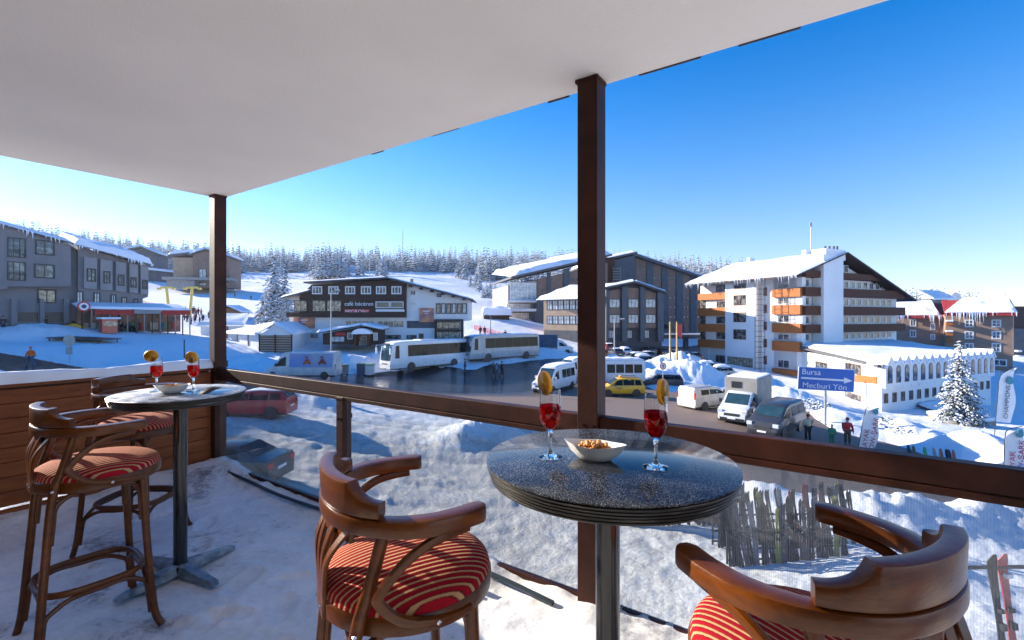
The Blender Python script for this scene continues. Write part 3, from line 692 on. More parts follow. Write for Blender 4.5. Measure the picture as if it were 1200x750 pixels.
# boot prints / debris: a piece of wood strip at the deck edge
m = MB(); m.box(2.75, .20, .02, 3.55, .235, .06, TM); m.box(3.0, .25, .035, 3.5, .27, .055, TM)
tag(m.build('wood_strip', 'rail_paint'), 'thin brown trim strip half buried in snow near the thick post', 'trim strip')

# ------------------------------------------------------------------ bar stool
def ribbon(m, pts, w, hts, z0off=0, rad=.006):
    """rounded rectangular bar along pts (Vectors at its lower centre line); w width, hts height (number or list)"""
    k = len(pts); rings = []
    for i, p in enumerate(pts):
        t = (pts[min(i + 1, k - 1)] - pts[max(i - 1, 0)]); t.z = 0; t.normalize(); a = Vector((-t.y, t.x, 0))
        h = hts[i] if hasattr(hts, '__len__') else hts; wi = w[i] if hasattr(w, '__len__') else w
        r = min(rad, wi * .45, h * .45); R = []
        for (sx, sz) in ((-1, 0), (-1, 1), (1, 1), (1, 0)):
            cx = sx * (wi / 2 - r); cz = (h - r) if sz else r
            base = {(-1, 0): PI, (-1, 1): PI / 2, (1, 1): 0, (1, 0): -PI / 2}[(sx, sz)]
            arcs = [0, .5, 1] 
            for q in arcs:
                th = base + (PI / 2) * (1 - q) if True else 0
                R.append(p + a * (cx + r * math.cos(th)) + Vector((0, 0, z0off + cz + r * math.sin(th))))
        rings.append(R)
    m.loft(rings)
def make_stool(label, group):
    root = empty('bar_stool', (0, 0, 0), 0, label, 'bar stool', group)
    W = 'chair_wood'
    bow_half = [(.158, .246), (.12, .256), (.07, .264), (.0, .262), (-.07, .236), (-.13, .186), (-.172, .118), (-.190, .04)]
    bp = cr([Vector((x, y, 0)) for x, y in bow_half] + [Vector((x, -y, 0)) for x, y in reversed(bow_half)], 8)
    zb = 1.016
    w = []; n = len(bp)
    for i in range(n):
        e = min(i, n - 1 - i); w.append((.057 - .012 * max(0, min(1, (-.03 - bp[i].x) / .09))) * min(1, .55 + .45 * math.sin(min(1, e / 5) * PI / 2)))
        bp[i].z = zb + .012 * max(0, min(1, (bp[i].x - .05) / .15)) * 0
    m = MB(); ribbon(m, bp, w, .043, rad=.008); m.build('arm_bow', W, root, smooth=True)
    # crest on the back part
    cp = [p.copy() for p in bp if p.x < -.098]; nc = len(cp)
    cum = [0]
    for i in range(1, nc): cum.append(cum[-1] + (cp[i] - cp[i - 1]).length)
    tot = cum[-1]; pts2 = []; hs = []; ks = 60
    for k in range(ks + 1):
        s = tot * k / ks; j = max(jj for jj in range(nc) if cum[jj] <= s + 1e-9); j = min(j, nc - 2)
        f = (s - cum[j]) / (cum[j + 1] - cum[j]); pts2.append(cp[j].lerp(cp[j + 1], f) + Vector((0, 0, .044)))
        e = min(s, tot - s)
        q = min(1, e / .085); hs.append(.038 + .045 * (1 - math.sqrt(max(0, 1 - q * q))))
    # slight backward lean of the crest
    m = MB(); ribbon(m, pts2, .038, hs, rad=.006)
    cen = Vector((-.0, 0, 0))
    for i, vv in enumerate(m.v):
        dz = vv[2] - (zb + .049); r = Vector((vv[0], vv[1], 0)); d = r.normalized() * dz * .04
        m.v[i] = (vv[0] + d.x, vv[1] + d.y, vv[2])
    m.build('crest_rail', W, root, smooth=True)
    # splat: solid foot and head, four ribs
    m = MB()
    def bar(y0, y1, bend):
        pts = cr([Vector((-.208, y0, .77)), Vector((-.212, y0 * .9 + y1 * .1, .84)), Vector((-.208, y0 * .45 + y1 * .55, .93)), Vector((-.190 + abs(y1) * .25, y1, 1.015))], 6)
        for i in range(len(pts) - 1): pass
        rings = []
        for i, p in enumerate(pts):
            ww = .013 + .006 * abs(i / (len(pts) - 1) - .5) * 2
            nx = Vector((1, 0, 0)); ay = Vector((0, 1, 0))
            rings.append([p + ay * ww + nx * .006, p - ay * ww + nx * .006, p - ay * ww - nx * .006, p + ay * ww - nx * .006])
        m.loft(rings)
    for y0, y1 in ((-.036, -.125), (-.013, -.045), (.013, .045), (.036, .125)): bar(y0, y1, 0)
    m.box(-.217, -.050, .75, -.203, .050, .83)
    T = lambda q: Vector((q.x + abs(q.y) * .25, q.y, q.z))
    for yy in range(-7, 7):
        m.box(-.200, yy * .02, .978, -.186, yy * .02 + .02, 1.014, T)
    m.build('back_splat', W, root, bevel=.003)
    # legs
    for sy in (1, -1):
        m = MB(); m.tube(cr([(-.235, sy * .235, 0), (-.215, sy * .222, .12), (-.19, sy * .205, .45), (-.165, sy * .195, .75), (-.125, sy * .200, .90), (-.098, sy * .212, 1.015)], 6), [.0165] * 6 * 5 + [.0165], 10)
        m.build('leg', W, root, smooth=True)
        m = MB(); m.tube(cr([(.235, sy * .215, 0), (.212, sy * .195, .06), (.198, sy * .182, .20), (.180, sy * .165, .50), (.168, sy * .158, .775)], 6), [.017] * 25, 10)
        m.build('leg', W, root, smooth=True)
        # side loop (C shape under the arm)
        m = MB(); yo = sy * .246
        m.tube(cr([(.115, sy * .250, 1.006), (.06, sy * .258, 1.002), (.0, sy * .262, .990), (-.06, sy * .258, .955), (-.115, sy * .252, .895), (-.115, sy * .248, .865), (-.06, sy * .248, .812), (.03, sy * .250, .785), (.13, sy * .228, .776)], 7), .0115, 8, flat=(1.0, 1.25))
        m.build('side_loop', W, root, smooth=True)
    # seat ring and cushion
    m = MB(); m.lathe([(.19, .755), (.240, .755), (.248, .761), (.250, .798), (.245, .807), (.19, .807)], 48, c=(.032, 0, 0))
    o = m.build('seat_ring', W, root, smooth=True)
    m = MB(); prof = [(.01, .805)] + [(.238, .805)] + [(.240 * math.cos(a) ** .8 if a < PI / 2 - .01 else .001, .808 + .062 * math.sin(a)) for a in [i * PI / 2 / 14 for i in range(15)]]
    m.lathe([(r_ * 1.02, z_ + (.006 if z_ > .82 else 0)) for r_, z_ in prof], 64, c=(.032, 0, 0)); m.build('cushion', 'fabric', root, smooth=True)
    # foot ring + arches
    def leg_at(ix, iy, z):
        if ix > 0:
            f = [(0, .235, .215), (.06, .212, .195), (.20, .198, .182), (.50, .180, .165), (.775, .168, .158)]
        else: f = [(0, -.235, .235), (.12, -.215, .222), (.45, -.19, .205), (.75, -.165, .195), (1.0, -.098, .212)]
        for a, c in zip(f, f[1:]):
            if a[0] <= z <= c[0]:
                q = (z - a[0]) / (c[0] - a[0]); return Vector((a[1] + (c[1] - a[1]) * q, iy * (a[2] + (c[2] - a[2]) * q), z))
    m = MB(); zr = .30
    rp = []
    for i in range(48):
        th = 2 * PI * i / 48; c_, s_ = math.cos(th), math.sin(th); k = 1 / (abs(c_) ** 3.2 + abs(s_) ** 3.2) ** (1 / 3.2)
        rp.append(Vector((-.004 + c_ * k * .195, s_ * k * .188, zr)))
    m.tube(rp, .0125, 8, closed=True, flat=(1, 1.3)); m.build('foot_ring', W, root, smooth=True)
    quad = [(1, 1), (1, -1), (-1, -1), (-1, 1)]
    for i in range(4):
        A = quad[i]; B = quad[(i + 1) % 4]
        for (zlo, zhi, rr) in ((.54, .748, .0115), (.07, .278, .011)):
            a0 = leg_at(*A, zlo); b0 = leg_at(*B, zlo); a1 = leg_at(*A, zhi - .07); b1 = leg_at(*B, zhi - .07); inw = Vector((0, 0, 0))
            for q in (a0, b0, a1, b1):
                q.x *= .93; q.y *= .93
            mid = (a1 + b1) / 2; mid.z = zhi
            pa = a1.lerp(mid, .16); pa.z = zhi - .022 if rr > .0112 else zhi - .03; pb = b1.lerp(mid, .16); pb.z = pa.z
            pa2 = a1.lerp(mid, .5); pa2.z = zhi; pb2 = b1.lerp(mid, .5); pb2.z = zhi
            m = MB(); m.tube(cr([a0, a1, pa, pa2, mid, pb2, pb, b1, b0], 5), rr, 8); m.build('brace', W, root, smooth=True)
    for sy in (1, -1):
        for p in ((-.168, sy * .214, .785), (.03, sy * .259, .785), (-.218, 0.025 * sy, .782)):
            m = MB(); m.lathe([(.006, 0), (.006, .003), (.001, .005)], 10, T=Matrix.Translation(Vector(p)) @ Matrix.Rotation(PI / 2 if abs(p[1]) > .1 else -PI / 2, 4, 'X' if abs(p[1]) > .1 else 'Y') if abs(p[1]) < .1 or sy < 0 else Matrix.Translation(Vector(p)) @ Matrix.Rotation(-PI / 2, 4, 'X'))
            m.build('screw', 'chrome', root)
    return root
GST = 'bentwood bar stools on the terrace'
st = make_stool('bentwood bar stool with striped seat in the middle, left of the front table', GST)
SPOTS = [(-.340, 1.395, 30, None), (.668, 1.005, 117, 'bentwood bar stool nearest the viewer, right of the front table, facing away'),
         (-2.09, 2.33, 52, 'bentwood bar stool in front of the left table, nearest the left picture edge'),
         (-2.62, 3.28, 2, 'bentwood bar stool behind the left table, its back against the timber parapet')]
for i, (x, y, a, lb) in enumerate(SPOTS):
    o = st if i == 0 else copy_tree(st)
    if lb: o['label'] = lb
    o.location = (x, y, -.005); o.rotation_euler = (0, 0, math.radians(a))

# ------------------------------------------------------------------ tables
def make_table(x, y, r, ztop, rz, topmat, label):
    t = empty('bar_table', (x, y, 0), rz, label, 'bar table', 'round bar tables on the terrace')
    th = .045
    m = MB(); m.lathe([(.001, -.003), (r - .004, -.003), (r, 0.0), (r, .002), (r - .004, .0045), (.001, .0045)], 96); m.build('table_top', topmat, t, smooth=True, loc=(0, 0, ztop - .0045))
    prof = [(.05, -.004)]
    z = -.0045; k = 5
    for i in range(k):
        h = th / k; rr = r - .002 - .003 * i
        prof += [(rr - .003, z), (rr, z - h * .25), (rr, z - h * .7), (rr - .003, z - h * .9)]; z -= h
    prof += [(r - .03, z - .002), (.05, z - .002)]
    m = MB(); m.lathe(prof[::-1], 96); m.build('table_edge', 'tableedge', t, smooth=True, loc=(0, 0, ztop - .0045))
    m = MB(); m.lathe([(.036, .05), (.036, ztop - .075)], 24); m.lathe([(.10, ztop - .075), (.10, ztop - .062), (.036, ztop - .061)], 24); m.lathe([(.055, .03), (.055, .06), (.036, .075)], 24)
    m.build('pedestal', 'black_metal', t, smooth=True)
    for i in range(4):
        a = PI / 4 + i * PI / 2; m = MB(); T = Matrix.Rotation(a, 4, 'Z')
        rings = []
        for (d, w, z1) in ((.03, .040, .075), (.12, .036, .062), (.25, .030, .045), (.32, .027, .036), (.335, .020, .028)):
            rings.append([T @ Vector((d, w, .012)), T @ Vector((d, w * .8, z1)), T @ Vector((d, -w * .8, z1)), T @ Vector((d, -w, .012))])
        m.loft(rings); m.build('base_foot', 'chipped', t, bevel=.004)
    return t
ZA, ZB = 1.13, 1.10
make_table(.288, 1.41, .365, ZA, .3, 'tabletop', 'large round black bar table with frosted top in front, before the thick post')
make_table(-2.0, 2.83, .345, ZB, .35, 'tabletop_snow', 'round black bar table dusted with snow on the left by the parapet')

# ------------------------------------------------------------------ table ware
def make_glass(label, fill=.6):
    g = empty('wine_glass', (0, 0, 0), 0, label, 'glass', 'stemmed glasses of red drink')
    out = [(.0355, .0), (.036, .0015), (.030, .004), (.012, .009), (.0062, .016), (.0045, .030), (.0048, .055), (.0062, .070), (.008, .080), (.018, .090), (.027, .103), (.0315, .122), (.0325, .145), (.0315, .170), (.0300, .203)]
    inn = [(.0288, .203), (.0302, .170), (.0311, .145), (.0301, .122), (.0256, .105), (.0165, .0935), (.006, .087), (.0005, .086)]
    m = MB(); m.lathe([(.0005, .0)] + out + inn, 48); m.build('bowl_and_stem', 'glass', g, smooth=True)
    zt = .086 + fill * .117
    def rin(z):
        pts = inn[::-1]
        for a, c in zip(pts, pts[1:]):
            if a[1] <= z <= c[1]: return a[0] + (c[0] - a[0]) * (z - a[1]) / (c[1] - a[1])
        return .03
    prof = [(.0005, .0865)] + [(rin(z) + .0003, z) for z in (.088, .0935, .100, .105, .113, .122, .133, .145)  if z < zt - .002] + [(rin(zt) + .0003, zt), (.0005, zt)]
    m = MB(); m.lathe(prof, 48); m.build('drink', 'drink', g, smooth=True)
    return g
ga = make_glass('glass of red drink left of the snack bowl on the front table')
ga.location = (.115, 1.409, ZA + .001)
for (x, y, z, lb) in ((.402, 1.3125, ZA, 'glass of red drink right of the snack bowl on the front table'),
                     (-2.155, 2.845, ZB, 'glass of red drink on the left table, nearer the parapet'),
                     (-1.945, 2.865, ZB, 'glass of red drink on the left table, nearer the corner post')):
    g = copy_tree(ga); g['label'] = lb; g.location = (x, y, z + .001); g.rotation_euler = (0, 0, x * 3)
def make_slice(label):
    # disc in the local xz plane, centre at the origin
    o = empty('orange_slice', (0, 0, 0), 0, label, 'orange slice', 'orange slices on the rims of the glasses')
    R = Matrix.Rotation(PI / 2, 4, 'X')
    m = MB(); m.lathe([(.0005, -.0052), (.0325, -.0052), (.0325, .0052), (.0005, .0052)], 48, T=R); m.build('flesh', 'flesh', o, smooth=True)
    m = MB(); m.lathe([(.0322, -.0055), (.0355, -.0050), (.0368, 0), (.0355, .0050), (.0322, .0055)], 48, T=R); 
    m.lathe([(.0322, -.0055), (.0322, .0055)], 48, T=R); m.build('rind', 'rind', o, smooth=True)
    return o
s0 = make_slice('thick orange slice on the rim of the glass left of the snack bowl')
SL = [(s0, (.098, 1.402, ZA + .224), (math.radians(4), math.radians(24), math.radians(-62)), None),
      (None, (.418, 1.300, ZA + .214), (math.radians(-6), math.radians(-30), math.radians(55)), 'thick orange slice on the rim of the glass right of the snack bowl'),
      (None, (-2.172, 2.825, ZB + .218), (math.radians(8), 0, math.radians(38)), 'orange slice facing the viewer on the glass nearer the parapet'),
      (None, (-1.942, 2.845, ZB + .208), (math.radians(8), 0, math.radians(10)), 'orange slice on the glass nearer the corner post')]
for o, lc, rt, lb in SL:
    o = o or copy_tree(s0)
    if lb: o['label'] = lb
    o.location = lc; o.rotation_euler = rt
def make_bowl(label):
    m = MB(); rings = []
    def ring(a, b, z, p):
        R = []
        for i in range(48):
            th = 2 * PI * i / 48; c, s = math.cos(th), math.sin(th); k = 1 / (abs(c) ** p + abs(s) ** p) ** (1 / p)
            lip = .006 * abs(c) ** 4
            R.append(Vector((c * k * a, s * k * b, z + (lip if z > .03 else 0))))
        return R
    pr = [(.001, .001, .0, 2), (.042, .028, .0, 2), (.050, .032, .003, 2), (.074, .045, .022, 1.6), (.092, .055, .042, 1.35), (.094, .057, .0445, 1.35), (.092, .055, .0445, 1.35), (.088, .051, .041, 1.35), (.066, .042, .020, 1.8), (.045, .030, .007, 2), (.001, .001, .006, 2)]
    m.loft([ring(*q) for q in pr]); o = m.build('snack_bowl', 'porcelain', smooth=True)
    return tag(o, label, 'bowl', 'white snack bowls on the tables')
bw = make_bowl('white porcelain bowl of nuts between the two glasses on the front table'); bw.location = (.245, 1.392, ZA + .0005); bw.rotation_euler = (0, 0, math.radians(-22))
bw2 = bw.copy(); COL.objects.link(bw2); bw2['label'] = 'pale bowl of nuts between the two glasses on the left table'; bw2.location = (-2.03, 2.80, ZB + .0005); bw2.rotation_euler = (0, 0, math.radians(20))
def make_nut():
    m = MB(); rg = []
    for i in range(7):
        a = PI * i / 6; r = max(.0003, .0062 * math.sin(a)) * (1 + .12 * math.sin(3 * a)); x = -.0075 * math.cos(a)
        rg.append([Vector((x, r * math.cos(2 * PI * j / 10), r * math.sin(2 * PI * j / 10) * .9)) for j in range(10)])
    m.loft(rg); return m.build('nut', 'nut', smooth=True)
nut0 = make_nut(); first = True; rnd = random.Random(11)
for (bo, cnt, lb, gr) in ((bw, 84, 'golden roasted nut heaped in the white bowl on the front table', 'nuts in the bowl on the front table'), (bw2, 26, 'golden roasted nut in the pale bowl on the left table', 'nuts in the bowl on the left table')):
    Mx = Matrix.Translation(bo.location) @ Matrix.Rotation(bo.rotation_euler.z, 4, 'Z')
    for i in range(cnt):
        k = i / cnt; lay = .033 if i < cnt * .55 else .046; sp = 1 if i < cnt * .55 else .66
        a = rnd.uniform(0, 2 * PI); r = math.sqrt(rnd.random()) * sp
        p = Mx @ Vector((r * math.cos(a) * .056 * (1 - .0 * r), r * math.sin(a) * .031, lay + rnd.uniform(-.002, .004) - .004 * r))
        o = nut0 if first else nut0.copy()
        if not first: COL.objects.link(o)
        first = False
        o.location = p; o.rotation_euler = (rnd.uniform(0, 6), rnd.uniform(0, 6), rnd.uniform(0, 6)); s = rnd.uniform(.8, 1.15); o.scale = (s, s, s)
        tag(o, lb, 'nut', gr)
# filling just below the nuts so they rest on something real
m = MB(); m.lathe([(.001, .0), (.8, .0), (1, .02), (.001, .6)], 24)
# ------------------------------------------------------------------ vehicles (local x = forward, y = left, z = up)
def vehicle(name, label, cat, loc, rz, st, hw, belt, zb, paint_mat, wheels, wr, side=(), front=None, rear=None, group=None, low=None, snow=0, mirrors=None, lights=None, doors=(), extra=None, trim=None, pitch=0, roll=0):
    """st: stations (x, ztop, half width at top[, half width at body])"""
    root = empty(name, loc, rz, label, cat, group); root.rotation_euler = (roll, pitch, rz)
    def sec(x):
        for a, c in zip(st, st[1:]):
            if a[0] <= x <= c[0] + 1e-6:
                q = (x - a[0]) / (c[0] - a[0] + 1e-9); f = lambda i, d: (a[i] if len(a) > i else d) * (1 - q) + (c[i] if len(c) > i else d) * q
                return f(1, 0), f(2, 0), f(3, hw)
        a = st[0] if x < st[0][0] else st[-1]; return a[1], a[2], (a[3] if len(a) > 3 else hw)
    m = MB(); rings = []
    for s_ in st:
        zt, wt, bw = sec(s_[0]); x = s_[0]; bl = min(belt, zt - .03); wt = min(wt, bw - .01)
        half = [(bw * .90, zb), (bw, zb + (bl - zb) * .30), (bw, zb + (bl - zb) * .62), (bw * .985, bl), (wt, zt - .012 if zt - bl < .1 else zt - .05), (wt - .09, zt)]
        rings.append([Vector((x, y, z)) for y, z in half] + [Vector((x, -y, z)) for y, z in reversed(half)])
    m.loft(rings); body = m.build('body', paint_mat, root, bevel=.035)
    if low:
        m = MB(); m.box(st[0][0] + .05, -hw * .93, zb - .06, st[-1][0] - .05, hw * .93, zb + .06); m.build('sill', 'dark_plastic', root, bevel=.02)
    def sp(x, f, sy, off):
        zt, wt, bw = sec(x); bl = min(belt, zt - .03); wt = min(wt, bw - .01); y = bw * .985 + (wt - bw * .985) * f
        return Vector((x, sy * (y + off), bl + (zt - .05 - bl) * f))
    def sidepanel(nm, mat, x0, x1, f0, f1, sy, x0t=None, x1t=None, off=.014, par=None):
        x0t = x0 if x0t is None else x0t; x1t = x1 if x1t is None else x1t
        q = [(x0, f0), (x1, f0), (x1t, f1), (x0t, f1)]
        m = MB(); m.hexa([sp(x, f, sy, -.03) for x, f in q], [sp(x, f, sy, off) for x, f in q]); return m.build(nm, mat, par or root)
    for w_ in side:
        mat = w_[4] if len(w_) > 4 and w_[4] else 'car_glass'
        for sy in (1, -1): sidepanel('side_window', mat, w_[0], w_[1], w_[2], w_[3], sy, *(w_[5] if len(w_) > 5 else ()))
    def endpanel(nm, x0, x1, f, wf, mat, off=.02):
        # glass laid on the sloping surface between stations x0 (low) and x1 (high)
        z0, w0, _ = sec(x0); z1, w1, _ = sec(x1)
        a, c = (x0 + (x1 - x0) * f[0], z0 + (z1 - z0) * f[0], w0 + (w1 - w0) * f[0]), (x0 + (x1 - x0) * f[1], z0 + (z1 - z0) * f[1], w0 + (w1 - w0) * f[1])
        d = Vector((z1 - z0, 0, -(x1 - x0))); d = d.normalized() * (1 if d.z > 0 or abs(d.z) < .2 and (d.x > 0) == (x0 > 0) else -1)
        q = [Vector((a[0], -a[2] * wf, a[1])), Vector((a[0], a[2] * wf, a[1])), Vector((c[0], c[2] * wf, c[1])), Vector((c[0], -c[2] * wf, c[1]))]
        m = MB(); m.hexa([v - d * .03 for v in q], [v + d * off for v in q]); return m.build(nm, mat, root)
    if front: endpanel('windscreen', *front)
    if rear: endpanel('rear_window', *rear)
    for wx in wheels:
        for sy in (1, -1):
            T = Matrix.Translation((wx, sy * (hw - .10), wr)) @ Matrix.Rotation(-sy * PI / 2, 4, 'X')
            m = MB(); m.lathe([(.05, -.11), (wr * .94, -.11), (wr, -.08), (wr, .06), (wr * .94, .105), (wr * .62, .11), (wr * .60, .09)], 24, T=T); w = m.build('wheel', 'black', root, smooth=True)
            m = MB(); m.lathe([(.001, .075), (wr * .18, .10), (wr * .30, .085), (wr * .56, .10), (wr * .61, .112), (wr * .62, .09)], 20, T=T); m.build('rim', 'chrome', w, smooth=True)
            m = MB(); T2 = Matrix.Translation((wx, sy * (hw + .004), wr)) @ Matrix.Rotation(-sy * PI / 2, 4, 'X'); m.lathe([(wr * .9, -.03), (wr * 1.16, -.03), (wr * 1.16, .008), (wr * .9, .008)], 28, T=T2); m.build('wheel_arch', 'dark_plastic', root, smooth=True)
    for (nm, mat, x0, y0, z0, x1, y1, z1) in (lights or []):
        for sy in (1, -1):
            m = MB(); m.box(x0, sy * y0, z0, x1, sy * y1, z1); m.build(nm, mat, root, bevel=.015)
            if y0 < 0: break
    if mirrors:
        mx, my, mz, mh = mirrors
        for sy in (1, -1):
            m = MB(); m.box(mx, sy * my, mz, mx + .12, sy * (my + .20), mz + mh); m.box(mx - .04, sy * (my - .12), mz + .02, mx + .06, sy * (my + .02), mz + .07); m.build('mirror', 'dark_plastic' if trim is None else trim, root, bevel=.02)
    if snow:
        xs = [s_ for s_ in st if s_[1] > belt + (st[len(st) // 2][1] - belt) * .8]
        m = MB(); rings = []
        x0, x1 = xs[0][0] + .1, xs[-1][0] - .1; rr = random.Random(int(abs(loc[0] * 10)))
        for k in range(13):
            x = x0 + (x1 - x0) * k / 12; zt, wt, _ = sec(x); e = min(1, min(k, 12 - k) / 1.5); h = snow * (.35 + .65 * e) * rr.uniform(.8, 1.2); ww = (wt - .07) * (.9 + .1 * e)
            rings.append([Vector((x, ww, zt - .02)), Vector((x, ww * .97, zt + h * .7)), Vector((x, ww * .5, zt + h)), Vector((x, -ww * .5, zt + h)), Vector((x, -ww * .97, zt + h * .7)), Vector((x, -ww, zt - .02))])
        m.loft(rings); o = m.build('roof_snow', 'roof_snow', root, smooth=True)
    if extra: extra(root, sp, sidepanel, sec)
    return root
def carlights(xf, xr, hw, zf=.68, zr=.78):
    return [('headlight', 'lamp_glass', xf - .16, hw - .50, zf - .08, xf + .012, hw - .12, zf + .06), ('tail_light', 'tail_red', xr - .012, hw - .34, zr - .10, xr + .14, hw - .06, zr + .10),
            ('grille', 'grille', xf - .1, -.42, zf - .20, xf + .012, .42, zf - .06), ('bumper_strip', 'dark_plastic', xf - .1, -hw * .8, .28, xf + .02, hw * .8, .38), ('number_plate', 'white_sign', xr - .016, -.26, .55, xr + .05, .26, .66)]
def sedan(label, loc, rz, mat, group=None, snow=0, cat='car', **k):
    st = [(-2.25, .80, .60, .78), (-2.18, .98, .66, .84), (-1.65, 1.04, .70), (-.95, 1.40, .60), (-.2, 1.45, .60), (.45, 1.38, .60), (1.15, 1.00, .70), (1.95, .86, .68, .86), (2.22, .66, .60, .76)]
    return vehicle('parked_car', label, cat, loc, rz, st, .90, .96, .24, mat, (-1.38, 1.38), .325, side=[(-1.25, -.32, .08, .88, None, (-.92, -.32)), (-.26, .86, .08, .88, None, (-.26, .46))], front=(1.15, .45, (.08, .92), .9, 'car_glass'), rear=(-1.65, -.95, (.08, .92), .9, 'car_glass'), lights=carlights(2.22, -2.25, .84), mirrors=(.72, .88, .98, .13), group=group, low=True, snow=snow, **k)
def hatch(label, loc, rz, mat, group=None, snow=0, cat='car', name='parked_car', extra=None, h=1.5):
    st = [(-2.05, .85, .62, .80), (-2.0, 1.05, .66, .86), (-1.72, h - .06, .60), (-.6, h, .62), (.35, h - .06, .61), (1.15, 1.02, .70), (1.85, .86, .68, .85), (2.08, .64, .60, .76)]
    return vehicle(name, label, cat, loc, rz, st, .88, .98, .24, mat, (-1.25, 1.30), .32, side=[(-1.75, -1.15, .1, .85, None, (-1.66, -1.15)), (-1.08, -.1, .08, .88), (-.04, .82, .08, .88, None, (-.04, .42))], front=(1.15, .35, (.08, .92), .9, 'car_glass'), rear=(-2.0, -1.72, (.12, .85), .85, 'car_glass'), lights=carlights(2.06, -2.05, .82), mirrors=(.68, .86, 1.0, .13), group=group, low=True, snow=snow, extra=extra)
def van(label, loc, rz, mat, Ln=5.9, h=2.6, side=(), group=None, snow=0, name='parked_van', cat='van', extra=None, hw=.98, grow=0, mir=None, bonnet=1.0, rearwin=True):
    xr, xf = -Ln / 2, Ln / 2
    st = [(xr, h - .25, hw - .16), (xr + .12, h, hw - .14), (xf - bonnet - 1.35, h, hw - .14), (xf - bonnet - .75, h - .12, hw - .16), (xf - bonnet + .12, 1.26, hw - .12), (xf - .22, 1.06, hw - .16, hw - .04), (xf, .72, hw - .3, hw - .12)]
    L_ = [('headlight', 'lamp_glass', xf - .30, hw - .38, .78, xf - .05, hw - .06, 1.0), ('grille', 'grille', xf - .15, -.50, .62, xf + .012, .50, .80), ('bumper_strip', 'dark_plastic', xf - .1, -hw * .78, .30, xf + .03, hw * .78, .50), ('tail_light', 'tail_red', xr - .012, hw - .16, .95, xr + .06, hw - .02, 1.45), ('number_plate', 'white_sign', xf - .02, -.26, .42, xf + .045, .26, .53)]
    sd = [(xf - bonnet - 1.15, xf - bonnet - .12, .05, .72, None, (xf - bonnet - 1.15, xf - bonnet - .62))] + list(side)
    return vehicle(name, label, cat, loc, rz, st, hw, 1.22, .30, mat, (xr + 1.05, xf - .85), .34, side=sd, front=(xf - bonnet + .12, xf - bonnet - .75, (.06, .9), .88, 'teal_glass'), rear=(xr, xr + .12, (.0, .01), .1, 'car_glass') if not rearwin else None, lights=L_, mirrors=(xf - bonnet - .25, hw, 1.28, .28), group=group, snow=snow, low=True, extra=extra, trim=mir)
